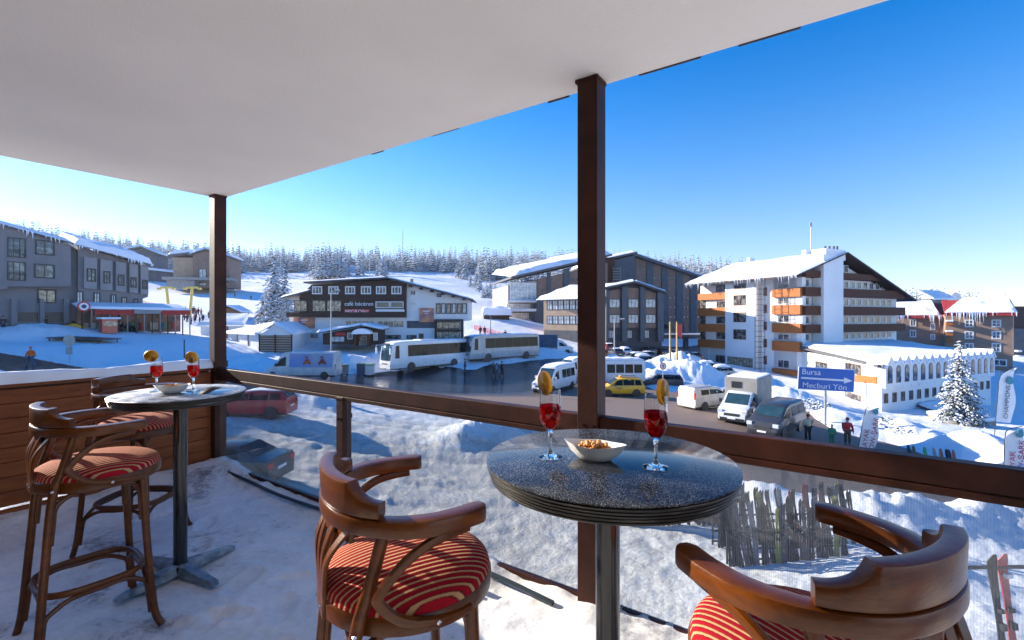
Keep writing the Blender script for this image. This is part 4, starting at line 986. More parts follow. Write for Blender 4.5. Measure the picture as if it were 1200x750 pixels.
def coach(label, loc, rz, mat, group, blk=False):
    Ln = 12.2; xr, xf = -Ln / 2, Ln / 2; hw = 1.26; h = 3.55
    st = [(xr, h - .30, hw - .15, hw - .05), (xr + .25, h, hw - .1), (xf - 1.6, h, hw - .1), (xf - .75, h - .10, hw - .12), (xf - .30, h - .55, hw - .10), (xf - .10, 1.55, hw - .04, hw - .03), (xf, 1.10, hw - .2, hw - .08)]
    n = 6; x0, x1 = xr + .5, xf - 2.6; side = []
    side.append((xr + .35, xf - 2.45, .08, .80, 'car_glass'))
    side.append((xf - 1.25, xf - .62, -.0, .82, 'car_glass', (xf - 1.25, xf - .78)))
    def extra(root, sp, sidepanel, sec):
        # big windscreen
        m = MB(); q = [(xf - .085, 1.40, hw - .16), (xf - .29, 2.95, hw - .20), (xf - .50, 3.22, hw - .24)]
        rings = []
        for x, z, w in q: rings.append([Vector((x + .10, y * w, z)) for y in (-1, -.8, 0, .8, 1)] + [Vector((x - .08, y * w, z - .02)) for y in (1, .8, 0, -.8, -1)])
        for R in rings: R[0].x -= .10; R[4].x -= .10
        m.loft(rings); m.build('windscreen', 'teal_glass', root, smooth=True)
        # front door (right side of the bus) and driver's window line
        m = MB(); m.box(xf - 1.35, -hw - .012, .55, xf - .45, -hw + .05, 2.55); d = m.build('door', 'car_glass', root, bevel=.02)
        m = MB()
        for xx in (xf - 1.38, xf - .90, xf - .47): m.box(xx, -hw - .022, .5, xx + .05, -hw - .002, 2.6)
        m.build('door_frame', mat, d)
        m = MB()
        for i in range(1, n): xx = x0 + (x1 - x0) * i / n; 
        for sy in (1, -1):
            for i in range(1, n):
                xx = x0 + (x1 - x0) * i / n; a = [sp(xx - .03, f, sy, .018) for f in (.08, .8)]; c = [sp(xx + .03, f, sy, .018) for f in (.8, .08)]
                q_ = a + c; m2 = MB(); m2.hexa([v - Vector((0, sy * .012, 0)) for v in q_], q_); m2.build('window_post', 'dark_plastic', root)
        for i, (xx, w_) in enumerate(((xr + 1.2, 1.5), (xr + 3.8, 1.2), (xr + 5.2, 1.2), (xr + 6.6, 1.2))):
            for sy in (1, -1):
                m = MB(); m.box(xx, sy * (hw + .004), .55, xx + w_, sy * (hw - .02), 1.25); m.build('locker_door', mat, root, bevel=.01)
                m = MB(); m.box(xx + w_ / 2 - .06, sy * (hw + .012), .86, xx + w_ / 2 + .06, sy * (hw - .01), .94); m.build('locker_handle', 'dark_plastic', root)
        m = MB(); m.box(xr + .15, -hw - .008, .7, xr + .9, -hw + .05, 1.3); m.build('engine_grille', 'grille', root)
        m = MB(); m.box(-1.2, -.8, h - .01, 1.5, .8, h + .16); m.build('roof_unit', mat, root, bevel=.05)
        for sy in (1, -1):
            m = MB(); m.tube(cr([(xf - .35, sy * (hw - .1), 3.1), (xf + .18, sy * (hw + .18), 3.15), (xf + .22, sy * (hw + .24), 2.85)], 5), .035, 8); m.box(xf + .12, sy * (hw + .12), 2.15, xf + .26, sy * (hw + .36), 2.85); m.build('mirror', mat, root, bevel=.03)
        m = MB(); m.box(xf - .25, -.75, 3.24, xf - .2, .75, 3.40); m.build('destination_board', 'dark_plastic', root)
    L_ = [('headlight', 'lamp_glass', xf - .2, hw - .45, .68, xf + .01, hw - .12, .92), ('grille', 'grille', xf - .2, -.6, .88, xf + .012, .6, 1.05), ('tail_light', 'tail_red', xr - .012, hw - .25, 1.0, xr + .06, hw - .08, 1.8), ('number_plate', 'white_sign', xf - .02, -.28, .46, xf + .03, .28, .58)]
    return vehicle('parked_coach', label, 'coach', loc, rz, st, hw, 1.62, .36, mat, (xr + 2.6, xf - 2.9), .50, side=side, lights=L_, group=group, low=True, snow=.07, extra=extra)

DEG = math.radians
GC = 'coaches parked along the road'
def heading(px, py, Y1, Y2=None):
    pass
coach('white coach with open dark front door, standing left of the other coach', GY(500, 60), DEG(227), 'white_paint', GC)
coach('silver grey coach with black window band, standing behind right of the white coach', GY(588, 67), DEG(218), paint((.45, .46, .48)), GC)
# ad van
def adskin(root, sp, sidepanel, sec):
    # picture skin along the load side: sky, mountains and two riders as plain shapes
    for sy in (1, -1):
        a = sidepanel('picture_skin', M('printed sky skin', (.04, .16, .48), .35, .3, .5, col2=(.28, .34, .46)) if 'adsky' not in MT else MT['adsky'], -3.25, 1.0, -.05, .93, sy, off=.020)
        for xx, colr in ((-.75, (.55, .12, .05)), (-2.25, (.25, .08, .06))):
            m = MB()
            for (dx, z, w, h) in ((0, 1.75, .46, .50), (.05, 2.15, .26, .24), (-.28, 1.55, .22, .30), (.28, 1.55, .24, .28)):
                n = 12; pts = [Vector((xx + dx + w / 2 * math.cos(2 * PI * i / n), sy * .992, z + h / 2 * math.sin(2 * PI * i / n))) for i in range(n)]
                m.prism(pts, Vector((0, sy * .016, 0)))
            m.build('printed_rider', cloth(colr), a)
MT['adsky'] = M('printed sky skin', (.04, .16, .48), .35, .3, .5, col2=(.28, .34, .46))
van('silver panel van printed with blue sky and two riders, left of the coaches', GY(356, 47.0), DEG(180), paint((.58, .58, .59)), 7.0, 2.65, extra=adskin)
mw = lambda Ln, n: [(-Ln / 2 + .35 + i * ((Ln - 3.1) / n), -Ln / 2 + .25 + (i + 1) * ((Ln - 3.1) / n), .05, .70) for i in range(n)]
van('white minibus with snowy roof facing the viewer, in the road left of the thick post', GY(650, 46.5), DEG(237), 'white_paint', 6.0, 2.5, side=mw(6.0, 3), name='parked_minibus', cat='minibus', snow=.12, group='white minibuses by the road', mir='white_paint')
van('white minibus half hidden behind the thick post, facing left', GY(676, 54), DEG(215), 'white_paint', 6.0, 2.5, side=mw(6.0, 3), name='parked_minibus', cat='minibus', snow=.08, group='white minibuses by the road', mir='white_paint')
van('long white minibus side on behind the yellow taxi', GY(716, 50.5), DEG(180), 'white_paint', 6.9, 2.65, side=mw(6.9, 4), name='parked_minibus', cat='minibus', snow=.22, group='white minibuses by the road', mir='white_paint')
def taxi_sign(root, sp, sidepanel, sec):
    m = MB(); m.box(-.1, -.28, 1.70, .12, .28, 1.83); m.build('roof_sign', 'yellow_paint', root, bevel=.03)
    m = MB(); m.box(-1.5, -.6, 1.69, .2, -.56, 1.74); m.build('roof_rail', 'dark_plastic', root); m = MB(); m.box(-1.5, .56, 1.69, .2, .6, 1.74); m.build('roof_rail', 'dark_plastic', root)
    for sy in (1, -1): text('lettering', 'TAKSI', .22, (.35, sy * .895, .78), (PI / 2, 0, 0 if sy < 0 else PI), 'dark_print', root, .004)
hatch('yellow taxi estate side on in the road in front of the long minibus', GY(727, 43.0), DEG(180), 'yellow_paint', name='parked_taxi', cat='taxi', extra=taxi_sign, h=1.66)
# right hand parking row
van('beige white small panel van parked tail towards the viewer, left of the box truck', GY(826, 37.5), DEG(30), paint((.62, .60, .56)), 4.4, 1.85, side=[(-1.5, -.6, .05, .7), (-.5, .25, .05, .7)], hw=.9, bonnet=.9)
def boxbody(root, sp, sidepanel, sec):
    m = MB(); m.box(-3.0, -1.08, .95, .75, 1.08, 2.95); m.build('box_body', M('grey brown box body', (.33, .31, .28), .7, .1, 1), root, bevel=.04)
    m = MB(); m.box(-2.9, -1.0, 2.952, .6, 1.0, 3.05); m.build('roof_snow', 'roof_snow', root, bevel=.04)
    m = MB(); m.box(.752, -.62, 2.25, .775, .05, 2.7); m.build('box_window', 'dark_plastic', root)
    m = MB(); m.box(-2.95, -.45, .5, .7, .45, .95); m.build('chassis', 'dark_plastic', root)
van('white cab truck with tall grey brown box body, beside the charcoal van', GY(872, 33.4), DEG(228), 'white_paint', 5.6, 2.1, extra=boxbody, name='parked_truck', cat='truck')
van('dark charcoal passenger van facing the viewer at the right end of the parking row', GY(910, 30.2), DEG(222), paint((.045, .045, .05)), 4.95, 1.98, side=[(-2.2, -1.2, .05, .75), (-1.1, .05, .05, .75)], hw=.97, bonnet=1.05)
def tarp(root, sp, sidepanel, sec):
    m = MB(); m.box(-3.2, -1.1, 1.0, .75, 1.1, 3.0); m.build('tarpaulin_body', 'tarp_blue', root, bevel=.06)
    m = MB(); m.box(-3.22, -1.12, .75, .77, 1.12, 1.02); m.build('drop_side', 'concrete', root)
van('white truck with dark blue tarpaulin body by the snow bank behind the minibuses', GY(648, 76), DEG(-8), 'white_paint', 6.4, 2.2, extra=tarp, name='parked_truck', cat='truck')
hatch('dark red hatchback seen through the glass left of the short rail post', GY(298, 26.0) + Vector((0, 0, .02)), DEG(184), 'red_paint', snow=.05)
sedan('dark grey green sedan with chrome window line seen through the corner glass panel', GY(262, 17.0) + Vector((0, 0, .02)), DEG(174), paint((.035, .05, .055)), extra=lambda root, sp, sidepanel, sec: [sidepanel('window_trim', 'chrome', -1.35, .95, .0, .05, sy, off=.022) for sy in (1, -1)])
# far car park
GP = 'cars in the far car park between the hotels'
for i, (px, Y, a, kind, mat, sn, lb) in enumerate([
    (742, 72, 190, 'h', paint((.42, .43, .44)), .12, 'silver estate car in front row of the far car park beside the lamp post'),
    (730, 80, 100, 'h', 'white_paint', .2, 'snowy white car tail on behind the silver estate in the car park'),
    (772, 66, 200, 's', paint((.03, .06, .13)), .1, 'dark blue sedan half buried beyond the yellow taxi'),
    (760, 88, 95, 'h', paint((.03, .03, .035)), 0, 'black car parked left of the arched hotel entrance'),
    (775, 88, 95, 's', paint((.05, .05, .06)), .0, 'second black car from the left near the arched hotel entrance'),
    (789, 87, 95, 'h', paint((.06, .07, .09)), .05, 'dark grey car right in front of the arched hotel entrance'),
    (803, 86, 95, 's', paint((.30, .31, .33)), .05, 'grey sedan between the two timber flagpoles and the white hotel'),
    (712, 86, 95, 'h', paint((.25, .03, .03)), .05, 'maroon car under the front wing of the striped hotel'),
    (799, 62, 185, 's', 'black', .15, 'black sedan with snowy roof behind the snow heaps'),
    (822, 66, 185, 'h', paint((.30, .32, .26)), .3, 'greenish car carrying thick snow by the terrace of the white hotel'),
    (716, 64, 190, 's', paint((.55, .56, .57)), .25, 'snow covered pale car behind the long minibus'),
    (748, 66, 200, 'h', paint((.10, .12, .16)), .3, 'snow capped slate blue car between the silver estate and the heaps'),
    (757, 78, 110, 's', paint((.02, .03, .06)), .05, 'navy sedan in the middle of the far car park'),
    (784, 76, 100, 'h', paint((.02, .02, .025)), .05, 'black estate car just left of the timber flagpoles'),
    (810, 76, 95, 'h', paint((.50, .50, .48)), .15, 'off white car right of the timber flagpoles'),
    (812, 88, 100, 's', paint((.04, .05, .07)), .1, 'dark car at the left foot of the white hotel'),
    (722, 78, 95, 's', paint((.04, .04, .05)), .1, 'dark car beside the maroon one under the front wing'),
    (788, 57, 182, 'h', paint((.33, .22, .16)), .4, 'brown car under thick snow in the middle of the heaps'),
    (840, 62, 184, 'h', paint((.40, .40, .38)), .3, 'grey estate under snow below the terrace of the white hotel')]):
    g = GY(px, Y); (hatch if kind == 'h' else sedan)(lb, g, DEG(a), mat, GP, snow=sn)
hatch('dark car nearly buried in the snow heap behind the round traffic sign', GY(776, 50) + Vector((0, 0, -.2)), DEG(170), paint((.05, .05, .055)), snow=.25)

# ------------------------------------------------------------------ people
def skinned(name, joints, edges, mat, parent, lvl=1, root=0, smooth=True):
    me = bpy.data.meshes.new(name); bm = bmesh.new(); sk = bm.verts.layers.skin.verify(); vs = []
    for i, (p, r) in enumerate(joints):
        v = bm.verts.new(p); v[sk].radius = r if hasattr(r, '__len__') else (r, r); v[sk].use_root = (i == root); vs.append(v)
    for a, c in edges: bm.edges.new((vs[a], vs[c]))
    bm.to_mesh(me); bm.free(); me.materials.append(MT[mat] if isinstance(mat, str) else mat)
    o = bpy.data.objects.new(name, me); COL.objects.link(o); o.parent = parent
    m = o.modifiers.new('skin', 'SKIN'); m.use_smooth_shade = True
    s = o.modifiers.new('sub', 'SUBSURF'); s.levels = lvl; s.render_levels = lvl
    return o
def person(label, loc, rz, jacket, trousers, hat=None, group=None, s=1.0, pose='stand', skin='skin', detail=True, head='hat'):
    """continuous body; jacket and trousers a little proud of it. local x = facing"""
    r = empty('person', loc, rz, label, 'person', group); r.scale = (s, s, s)
    st = {'stand': (.04, -.04, .10, .10), 'walk': (.28, -.26, .22, -.16), 'ski': (.06, .0, .30, .30)}[pose]
    fa, fb, ha, hb = st
    J = [((0, 0, .95), (.13, .16)), ((0, 0, 1.15), (.11, .14)), ((0, 0, 1.36), (.12, .19)), ((.01, 0, 1.50), .055), ((.03, 0, 1.60), (.085, .075)), ((.02, 0, 1.72), .075),
         ((0, .10, .88), .095), ((fa * .55 + .03, .11, .50), .065), ((fa, .11, .10), .045), ((fa + .15, .12, .05), .042),
         ((0, -.10, .88), .095), ((fb * .35 + .05, -.11, .50), .065), ((fb, -.11, .10), .045), ((fb + .15, -.12, .05), .042),
         ((0, .21, 1.38), .065), ((-.02 + ha * .3, .27, 1.12), .050), ((ha + .03, .24, .90), .035), ((ha + .08, .23, .82), .034),
         ((0, -.21, 1.38), .065), ((-.02 + hb * .3, -.27, 1.12), .050), ((hb + .03, -.24, .90), .035), ((hb + .08, -.23, .82), .034)]
    E = [(0, 1), (1, 2), (2, 3), (3, 4), (4, 5), (0, 6), (6, 7), (7, 8), (8, 9), (0, 10), (10, 11), (11, 12), (12, 13), (2, 14), (14, 15), (15, 16), (16, 17), (2, 18), (18, 19), (19, 20), (20, 21)]
    skinned('body', J, E, skin, r)
    g = lambda i, k=1.22, add=.012: (J[i][0], tuple((q * k + add) for q in (J[i][1] if hasattr(J[i][1], '__len__') else (J[i][1],) * 2)))
    jj = [g(0), g(1), g(2, 1.15), ((.0, 0, 1.46), .085), g(14), g(15), g(16, 1.25), g(18), g(19), g(20, 1.25)]
    skinned('jacket', jj, [(0, 1), (1, 2), (2, 3), (2, 4), (4, 5), (5, 6), (2, 7), (7, 8), (8, 9)], cloth(jacket), r)
    tt = [g(0, 1.1), g(6, 1.12), g(7, 1.25), g(8, 1.5), g(10, 1.12), g(11, 1.25), g(12, 1.5)]
    skinned('trousers', tt, [(0, 1), (1, 2), (2, 3), (0, 4), (4, 5), (5, 6)], cloth(trousers), r)
    for i in (8, 12):
        p = J[i][0]; skinned('boot', [((p[0] - .03, p[1], .14), .065), ((p[0], p[1], .06), .06), ((p[0] + .19, p[1], .045), .045)], [(0, 1), (1, 2)], 'black', r)
    if hat:
        m = MB(); m.lathe([(.098, 1.635), (.106, 1.66), (.103, 1.73), (.075, 1.79), (.02, 1.82), (.001, 1.822)], 16, c=(.012, 0, 0)); m.build('hat', cloth(hat), r, smooth=True)
    return r
p0 = person('person in a bright orange hooded jacket and blue trousers walking on the left road', G(36, 430), DEG(170), (.70, .14, .02), (.05, .10, .20), (.65, .12, .02), s=1.0, pose='walk')
person('person in a cream jacket and black trousers beside the charcoal van', G(947, 516), DEG(80), (.62, .58, .42), (.015, .015, .02), (.20, .03, .03), s=.93)
person('skier in a red jacket standing right of the green clad child', G(993, 521), DEG(250), (.55, .03, .04), (.10, .08, .07), (.12, .05, .04), s=.98, pose='ski')
person('small child in green beside the red jacketed skier', G(975, 521), DEG(240), (.05, .30, .16), (.04, .22, .12), (.4, .4, .38), s=.72)
person('dark clad pedestrian left of the pair crossing in front of the silver coach', G(578, 441), DEG(0), (.03, .03, .04), (.03, .03, .04), (.05, .03, .03), s=.95, pose='walk', group='pedestrians beside the silver coach')
person('pedestrian in light blue in the middle of the three by the silver coach', G(582, 441), DEG(10), (.12, .35, .55), (.05, .08, .15), (.1, .1, .12), s=.9, pose='walk', group='pedestrians beside the silver coach')
person('rightmost of the three pedestrians by the silver coach, dressed in black', G(588, 441), DEG(20), (.02, .02, .025), (.02, .02, .03), (.02, .02, .02), s=1.02, pose='walk', group='pedestrians beside the silver coach')
person('person in dark blue standing between the two coaches', G(545, 436), DEG(180), (.03, .06, .16), (.02, .03, .06), (.02, .02, .03), s=.95)
person('small dark figure with a pale rucksack on the snow behind the corner post', G(265, 436), DEG(180), (.02, .03, .06), (.03, .04, .07), (.02, .02, .02), s=.8)
pa = person('person in black walking up the snow path above the silver coach', G(592, 398), DEG(90), (.02, .02, .025), (.02, .02, .02), (.02, .02, .02), pose='walk')
person('figure seen through the glass right of the red hatchback', G(384, 474), DEG(120), (.03, .02, .02), (.02, .02, .02), (.10, .02, .02), s=.85)
person('dark figure at the left picture edge in front of the grey hotel, dark jacket', G(4, 388), DEG(0), (.04, .04, .05), (.03, .05, .10), (.10, .03, .03))
person('dark figure standing in the snow by the garage openings of the grey hotel', G(54, 386), DEG(60), (.02, .02, .025), (.02, .02, .03), (.02, .02, .02), s=.9)
# walkers and skiers far away: each is copied whole from one figure, tinted by kind
sk_dark = person('tiny skier in dark clothing in the crowd between the lift pylons and the corner post', G(216, 376), DEG(30), (.02, .025, .04), (.02, .02, .03), (.05, .02, .02), group='distant skiers in dark clothing by the lift pylons')
sk_red = person('tiny skier with a red brown jacket in the crowd by the lift pylons', G(224, 381), DEG(200), (.35, .08, .06), (.03, .03, .05), (.2, .2, .2), group='distant skiers in red brown jackets by the lift pylons')
rnd = random.Random(23)
def deep_copy(o, **k):
    c = copy_tree(o); return c
for i in range(13):
    px = rnd.uniform(217, 246); py = rnd.uniform(367, 386); src = sk_dark if i % 3 else sk_red
    c = copy_tree(src); c.location = G(px, py); c.rotation_euler = (0, 0, rnd.uniform(0, 6.2))
for (px, py, lb) in ((563, 393, 'left one of two walkers on the shaded path right of the café'), (568, 393, 'right one of two walkers on the shaded path right of the café'), (294, 352, 'lone skier on the shaded piste right of the corner post'), (275, 349, 'lone skier high on the piste just right of the corner post'), (514, 346, 'dark dot of a skier above the roof of the café, on the piste'), (372, 352, 'skier on the bright piste behind the large spruce')):
    c = copy_tree(sk_dark); c.location = G(px, py); c.rotation_euler = (0, 0, rnd.uniform(0, 6.2)); c['label'] = lb; c['group'] = 'single figures on the pistes'
# ------------------------------------------------------------------ buildings
class Face:
    """vertical facade plane through point O (x, y) running along d; outward side faces the viewer"""
    def __init__(s, O, d):
        s.O = Vector((O[0], O[1], 0)); s.d = Vector((d[0], d[1], 0)).normalized(); n = Vector((s.d.y, -s.d.x, 0))
        if n.dot(-s.O) < 0: n = -n
        s.n = n; s.ang = math.atan2(s.d.y, s.d.x); s.sg = -1 if Vector((-s.d.y, s.d.x, 0)).dot(n) < 0 else 1
    def at(s, px, py):
        kx = (px - 600) / F; a = (kx * s.O.y - s.O.x) / (s.d.x - kx * s.d.y); y = s.O.y + a * s.d.y
        return a, H + (HY - py) / F * y
    def pt(s, a, z, off=0): return s.O + s.d * a + s.n * off + Vector((0, 0, z))
    def poly(s, m, pts, n0, n1): m.prism([s.pt(a, z, n0) for a, z in pts], s.n * (n1 - n0))
    def ppoly(s, m, pts, n0, n1): s.poly(m, [s.at(*p) for p in pts], n0, n1)
    def rect(s, m, a0, z0, a1, z1, n0, n1): s.poly(m, [(a0, z0), (a1, z0), (a1, z1), (a0, z1)], n0, n1)
    def pbox(s, px0, py0, px1, py1):
        pc = (px0 + px1) / 2; a0 = s.at(px0, 0)[0]; a1 = s.at(px1, 0)[0]; zt = s.at(pc, py0)[1]; zb = s.at(pc, py1)[1]
        return min(a0, a1), zb, max(a0, a1), zt
    def prect(s, m, px0, py0, px1, py1, n0, n1): s.rect(m, *s.pbox(px0, py0, px1, py1), n0, n1)
    def axis(s, P0):  # new face perpendicular, through point
        return None
WC = {}
def win(par, fc, a, z, w, h, fm='frame_white', gm='window', nx=2, ny=1, fw=.09, off=.0, dep=.07, nm='window'):
    """window centred at (a, z) on face; object > pane"""
    w = round(w, 1) if w > .3 else w; h = round(h, 1) if h > .3 else h
    key = (w, h, fm, gm, nx, ny, fw, fc.sg, dep)
    if key not in WC:
        sg = fc.sg; m = MB(); B = lambda x0, z0, x1, z1, d=dep: m.box(x0, min(0, sg * d), z0, x1, max(0, sg * d), z1)
        B(-w / 2, -h / 2, -w / 2 + fw, h / 2); B(w / 2 - fw, -h / 2, w / 2, h / 2); B(-w / 2 + fw, h / 2 - fw, w / 2 - fw, h / 2); B(-w / 2 + fw, -h / 2, w / 2 - fw, -h / 2 + fw)
        for i in range(1, nx): x = -w / 2 + w * i / nx; B(x - fw * .3, -h / 2 + fw, x + fw * .3, h / 2 - fw, dep * .8)
        for i in range(1, ny): zz = -h / 2 + h * i / ny; B(-w / 2 + fw, zz - fw * .25, w / 2 - fw, zz + fw * .25, dep * .7)
        f = m.mesh('window', fm)
        m = MB(); m.box(-w / 2 + fw, min(-.02 * sg, sg * .02), -h / 2 + fw, w / 2 - fw, max(-.02 * sg, sg * .02), h / 2 - fw); g = m.mesh('pane', gm)
        WC[key] = (f, g)
    f, g = WC[key]
    o = bpy.data.objects.new(nm, f); COL.objects.link(o); o.parent = par; o.location = fc.pt(a, z, off) - par.location; o.rotation_euler = (0, 0, fc.ang)
    p = bpy.data.objects.new('pane', g); COL.objects.link(p); p.parent = o
    return o
def pwin(par, fc, px0, py0, px1, py1, *ar, **k):
    a0, z0, a1, z1 = fc.pbox(px0, py0, px1, py1); return win(par, fc, (a0 + a1) / 2, (z0 + z1) / 2, a1 - a0, z1 - z0, *ar, **k)
def bld(name, loc, label, cat='building'):
    return empty(name, loc, 0, label, cat)
def part(par, nm, mat, fn, bevel=0, smooth=False):
    m = MB(); fn(m); o = m.build(nm, mat, par, bevel=bevel, smooth=smooth); o.location = -par.location; return o
def icicles(par, fc, a0, a1, z, off, n, seed, lmax=.8, zf=None):
    rnd = random.Random(seed); m = MB()
    for i in range(int(n * 1.5)):
        a = rnd.uniform(a0, a1); q_ = float(vnoise(np.array([a * .45]), np.array([seed * 1.0]), 3)[0])
        if q_ < .38 and i % 4: continue
        l = lmax * rnd.uniform(.15, 1) ** 1.8 * (.3 + 1.3 * q_); zz = z if zf is None else zf(a)
        p = fc.pt(a, zz, off + rnd.uniform(-.05, .05)); m.tube([p + Vector((0, 0, .1)), p - Vector((0, 0, l * .4)), p - Vector((0, 0, l))], [.07 + l * .05, .05, .01], 5)
    o = m.build('icicles', 'ice', par, smooth=True); o.location = -par.location; o['kind'] = 'stuff'; return o
def snowslab(par, poly, thick, nm='roof_snow', seed=1, sub=10, mat='roof_snow'):
    """snow on a roof quad (4 world points, order around): lumpy upper sheet with rounded rim"""
    A, B, C, D = [Vector(p) for p in poly]; n = 22; V = []; m = MB()
    N_ = (B - A).cross(D - A).normalized(); N_ = N_ if N_.z > 0 else -N_
    us = np.linspace(0, 1, n)
    for i, u in enumerate(us):
        for j, v in enumerate(us):
            p = (A.lerp(B, u)).lerp(D.lerp(C, u), v); e = min(u, 1 - u, v, 1 - v); k = min(1, e / .06); k = math.sqrt(1 - (1 - k) ** 2)
            nz = float(fbm(np.array([p.x * .4]), np.array([p.y * .4]), 3, seed)[0])
            V.append(p + N_ * .0 + Vector((0, 0, thick * k * (.6 + .85 * nz))))
    fs = [(i * n + j, (i + 1) * n + j, (i + 1) * n + j + 1, i * n + j + 1) for i in range(n - 1) for j in range(n - 1)]
    o_ = len(V); m.add(V, fs)
    rim = [i * n for i in range(n)] + [(n - 1) * n + j for j in range(1, n)] + [i * n + n - 1 for i in range(n - 2, -1, -1)] + [j for j in range(n - 2, 0, -1)]
    m.add([V[i] - Vector((0, 0, .06)) for i in rim], [tuple(range(len(rim)))])
    k = len(rim); 
    for i in range(k): m.f.append((rim[i], rim[(i + 1) % k], o_ + (i + 1) % k, o_ + i)); m.m.append(0)
    o = m.build(nm, mat, par, smooth=True); o.location = -par.location; return o

# ---- grey hotel on the left -------------------------------------------------
f = Face((-57 * 1.0, 57.0), (.562, .827))
gh = bld('grey_hotel', f.pt(0, hz(-57, 57)), 'grey rendered hotel with snowy roof and red awnings at the left edge', 'hotel')
def body(m):
    f.ppoly(m, [(-160, 425), (92, 425), (92, 291), (75, 282), (0, 262), (-160, 225)], -.9, -14)
part(gh, 'wall', 'grey_wall', body)
part(gh, 'wall', 'grey_wall', lambda m: f.ppoly(m, [(-160, 340), (8, 339), (8, 336), (82, 336), (82, 287), (0, 264), (-160, 228)], -.9, .35))
part(gh, 'wall', 'grey_wall', lambda m: f.ppoly(m, [(92, 425), (168, 395), (168, 350), (174, 348), (174, 312), (92, 288)], -.2, -13))
# bay strips on the wing
for i, (a, c) in enumerate(((98, 113), (117, 131), (135, 147), (151, 161), (164, 173))):
    part(gh, 'bay_panel', M('bay panel render', (.28, .265, .27), .9, .05, .5) if 'bay' not in MT else MT['bay'], lambda m: f.ppoly(m, [(a, 338 + i * 1.6), (c, 338 + i * 1.6 + 1), (c, 301 + (c - 98) * .15), (a, 301 + (a - 98) * .15)], -.19, .28))
def wing_win(x0, x1, y0, y1, gm='window', **k): pwin(gh, f, x0, y0, x1, y1, 'frame_dark', gm, 2, 1, .14, **k)
for x0, x1, y0, y1 in ((101, 111.5, 315, 330), (120, 128.5, 318, 332), (137, 145, 322, 335), (152, 159, 325, 337), (165.5, 172, 328, 339)): wing_win(x0, x1, y0, y1, off=.29)
for x0, x1, y0, y1 in ((90, 98, 341, 355), (110, 118, 343, 357), (130, 137, 345, 358), (143, 149, 348, 359), (157, 162, 350, 360)): wing_win(x0, x1, y0, y1, 'bright_pane', off=-.19)
for x0, x1, y0, y1, of in ((40, 63, 282, 299, .36), (39, 63, 310, 326, .36), (46, 68, 339, 355, -.89)): wing_win(x0, x1, y0, y1, 'warm_pane' if y0 > 330 else 'window', off=of)
for y0, y1 in ((279, 302), (307, 329)):
    pwin(gh, f, 8, y0, 29, y1, 'frame_dark', 'window', 3, 1, .10, off=.36, nm='balcony_door')
    a0, z0, a1, z1 = f.pbox(8, y1 - 8, 29, y1)
    part(gh, 'balcony_rail', 'frame_dark', lambda m: [f.rect(m, a0, z0 + .9, a1, z0 + .95, .46, .50)] + [f.rect(m, a0 + (a1 - a0) * i / 10, z0, a0 + (a1 - a0) * i / 10 + .03, z0 + .9, .47, .49) for i in range(11)])
for x0, x1 in ((22, 47), (54, 76)): part(gh, 'garage_opening', 'dark_plastic', lambda m: f.prect(m, x0, 366, x1, 377, -.92, -.86))
for x0, x1 in ((14, 21), (48, 53), (76, 82)): part(gh, 'pillar', 'grey_wall', lambda m: f.prect(m, x0, 350, x1, 384, -.88, -.3))
# roof with steep snow edge over the wing
zf = lambda px, py: f.at(px, py)
def roofq(p0, p1, dn0, dn1, rise):
    a0, z0 = f.at(*p0); a1, z1 = f.at(*p1); return [f.pt(a0, z0, dn1), f.pt(a1, z1, dn1), f.pt(a1, z1 + rise, dn0), f.pt(a0, z0 + rise, dn0)]
for q0, q1 in (((-160, 223), (84, 287)), ((86, 288), (177, 312))):
    q = roofq(q0, q1, -7, .9 if q0[0] < 0 else .9, 1.2 if q0[0] < 0 else 1.9)
    part(gh, 'roof', 'grey_dark', lambda m: m.prism(q, Vector((0, 0, .16))))
    snowslab(gh, [p + Vector((0, 0, .17)) for p in q], .32 if q0[0] < 0 else .75, seed=int(q0[0]) + 300)
    icicles(gh, f, f.at(*q0)[0], f.at(*q1)[0], 0, .9, 30, int(q1[0]), .6, zf=lambda a, q=(f.at(*q0), f.at(*q1)): q[0][1] + (q[1][1] - q[0][1]) * (a - q[0][0]) / (q[1][0] - q[0][0]) + .1)
# dormers
for px, py in ((122, 296), (138, 301), (152, 305), (164, 309)):
    a, z = f.at(px, py); dm = part(gh, 'dormer', 'brown_clad2', lambda m: f.poly(m, [(a - .75, z - .5), (a + .75, z - .5), (a, z + .75)], -4.5, -1.2))
    part(gh, 'dormer_roof', 'roof_snow', lambda m: [f.poly(m, [(a - .95, z - .5), (a, z + .85), (a, z + 1.15), (a - 1.1, z - .3)], -4.6, -1.0), f.poly(m, [(a + .95, z - .5), (a, z + .85), (a, z + 1.15), (a + 1.1, z - .3)], -4.6, -1.0)])
# ground floor restaurant with snowy canopy
a0, z0 = f.at(84, 358); a1, z1 = f.at(213, 372)
cq = [f.pt(a0, z0 - .5, 3.2), f.pt(a1, z0 - .55, 3.2), f.pt(a1, z0 + .15, -.1), f.pt(a0, z0 + .2, -.1)]
part(gh, 'canopy', 'grey_dark', lambda m: m.prism(cq, Vector((0, 0, .08)))); snowslab(gh, [p + Vector((0, 0, .09)) for p in cq], .28, 'canopy_snow', 77)
for u0, u1 in ((.12, .44), (.70, .99)): part(gh, 'awning_valance', 'red_fabric', lambda m: f.rect(m, a0 + (a1 - a0) * u0, z0 - 1.15, a0 + (a1 - a0) * u1, z0 - .52, 3.16, 3.22))
part(gh, 'awning_valance', 'concrete', lambda m: f.rect(m, a0 + (a1 - a0) * .45, z0 - 1.0, a0 + (a1 - a0) * .69, z0 - .52, 3.16, 3.22))
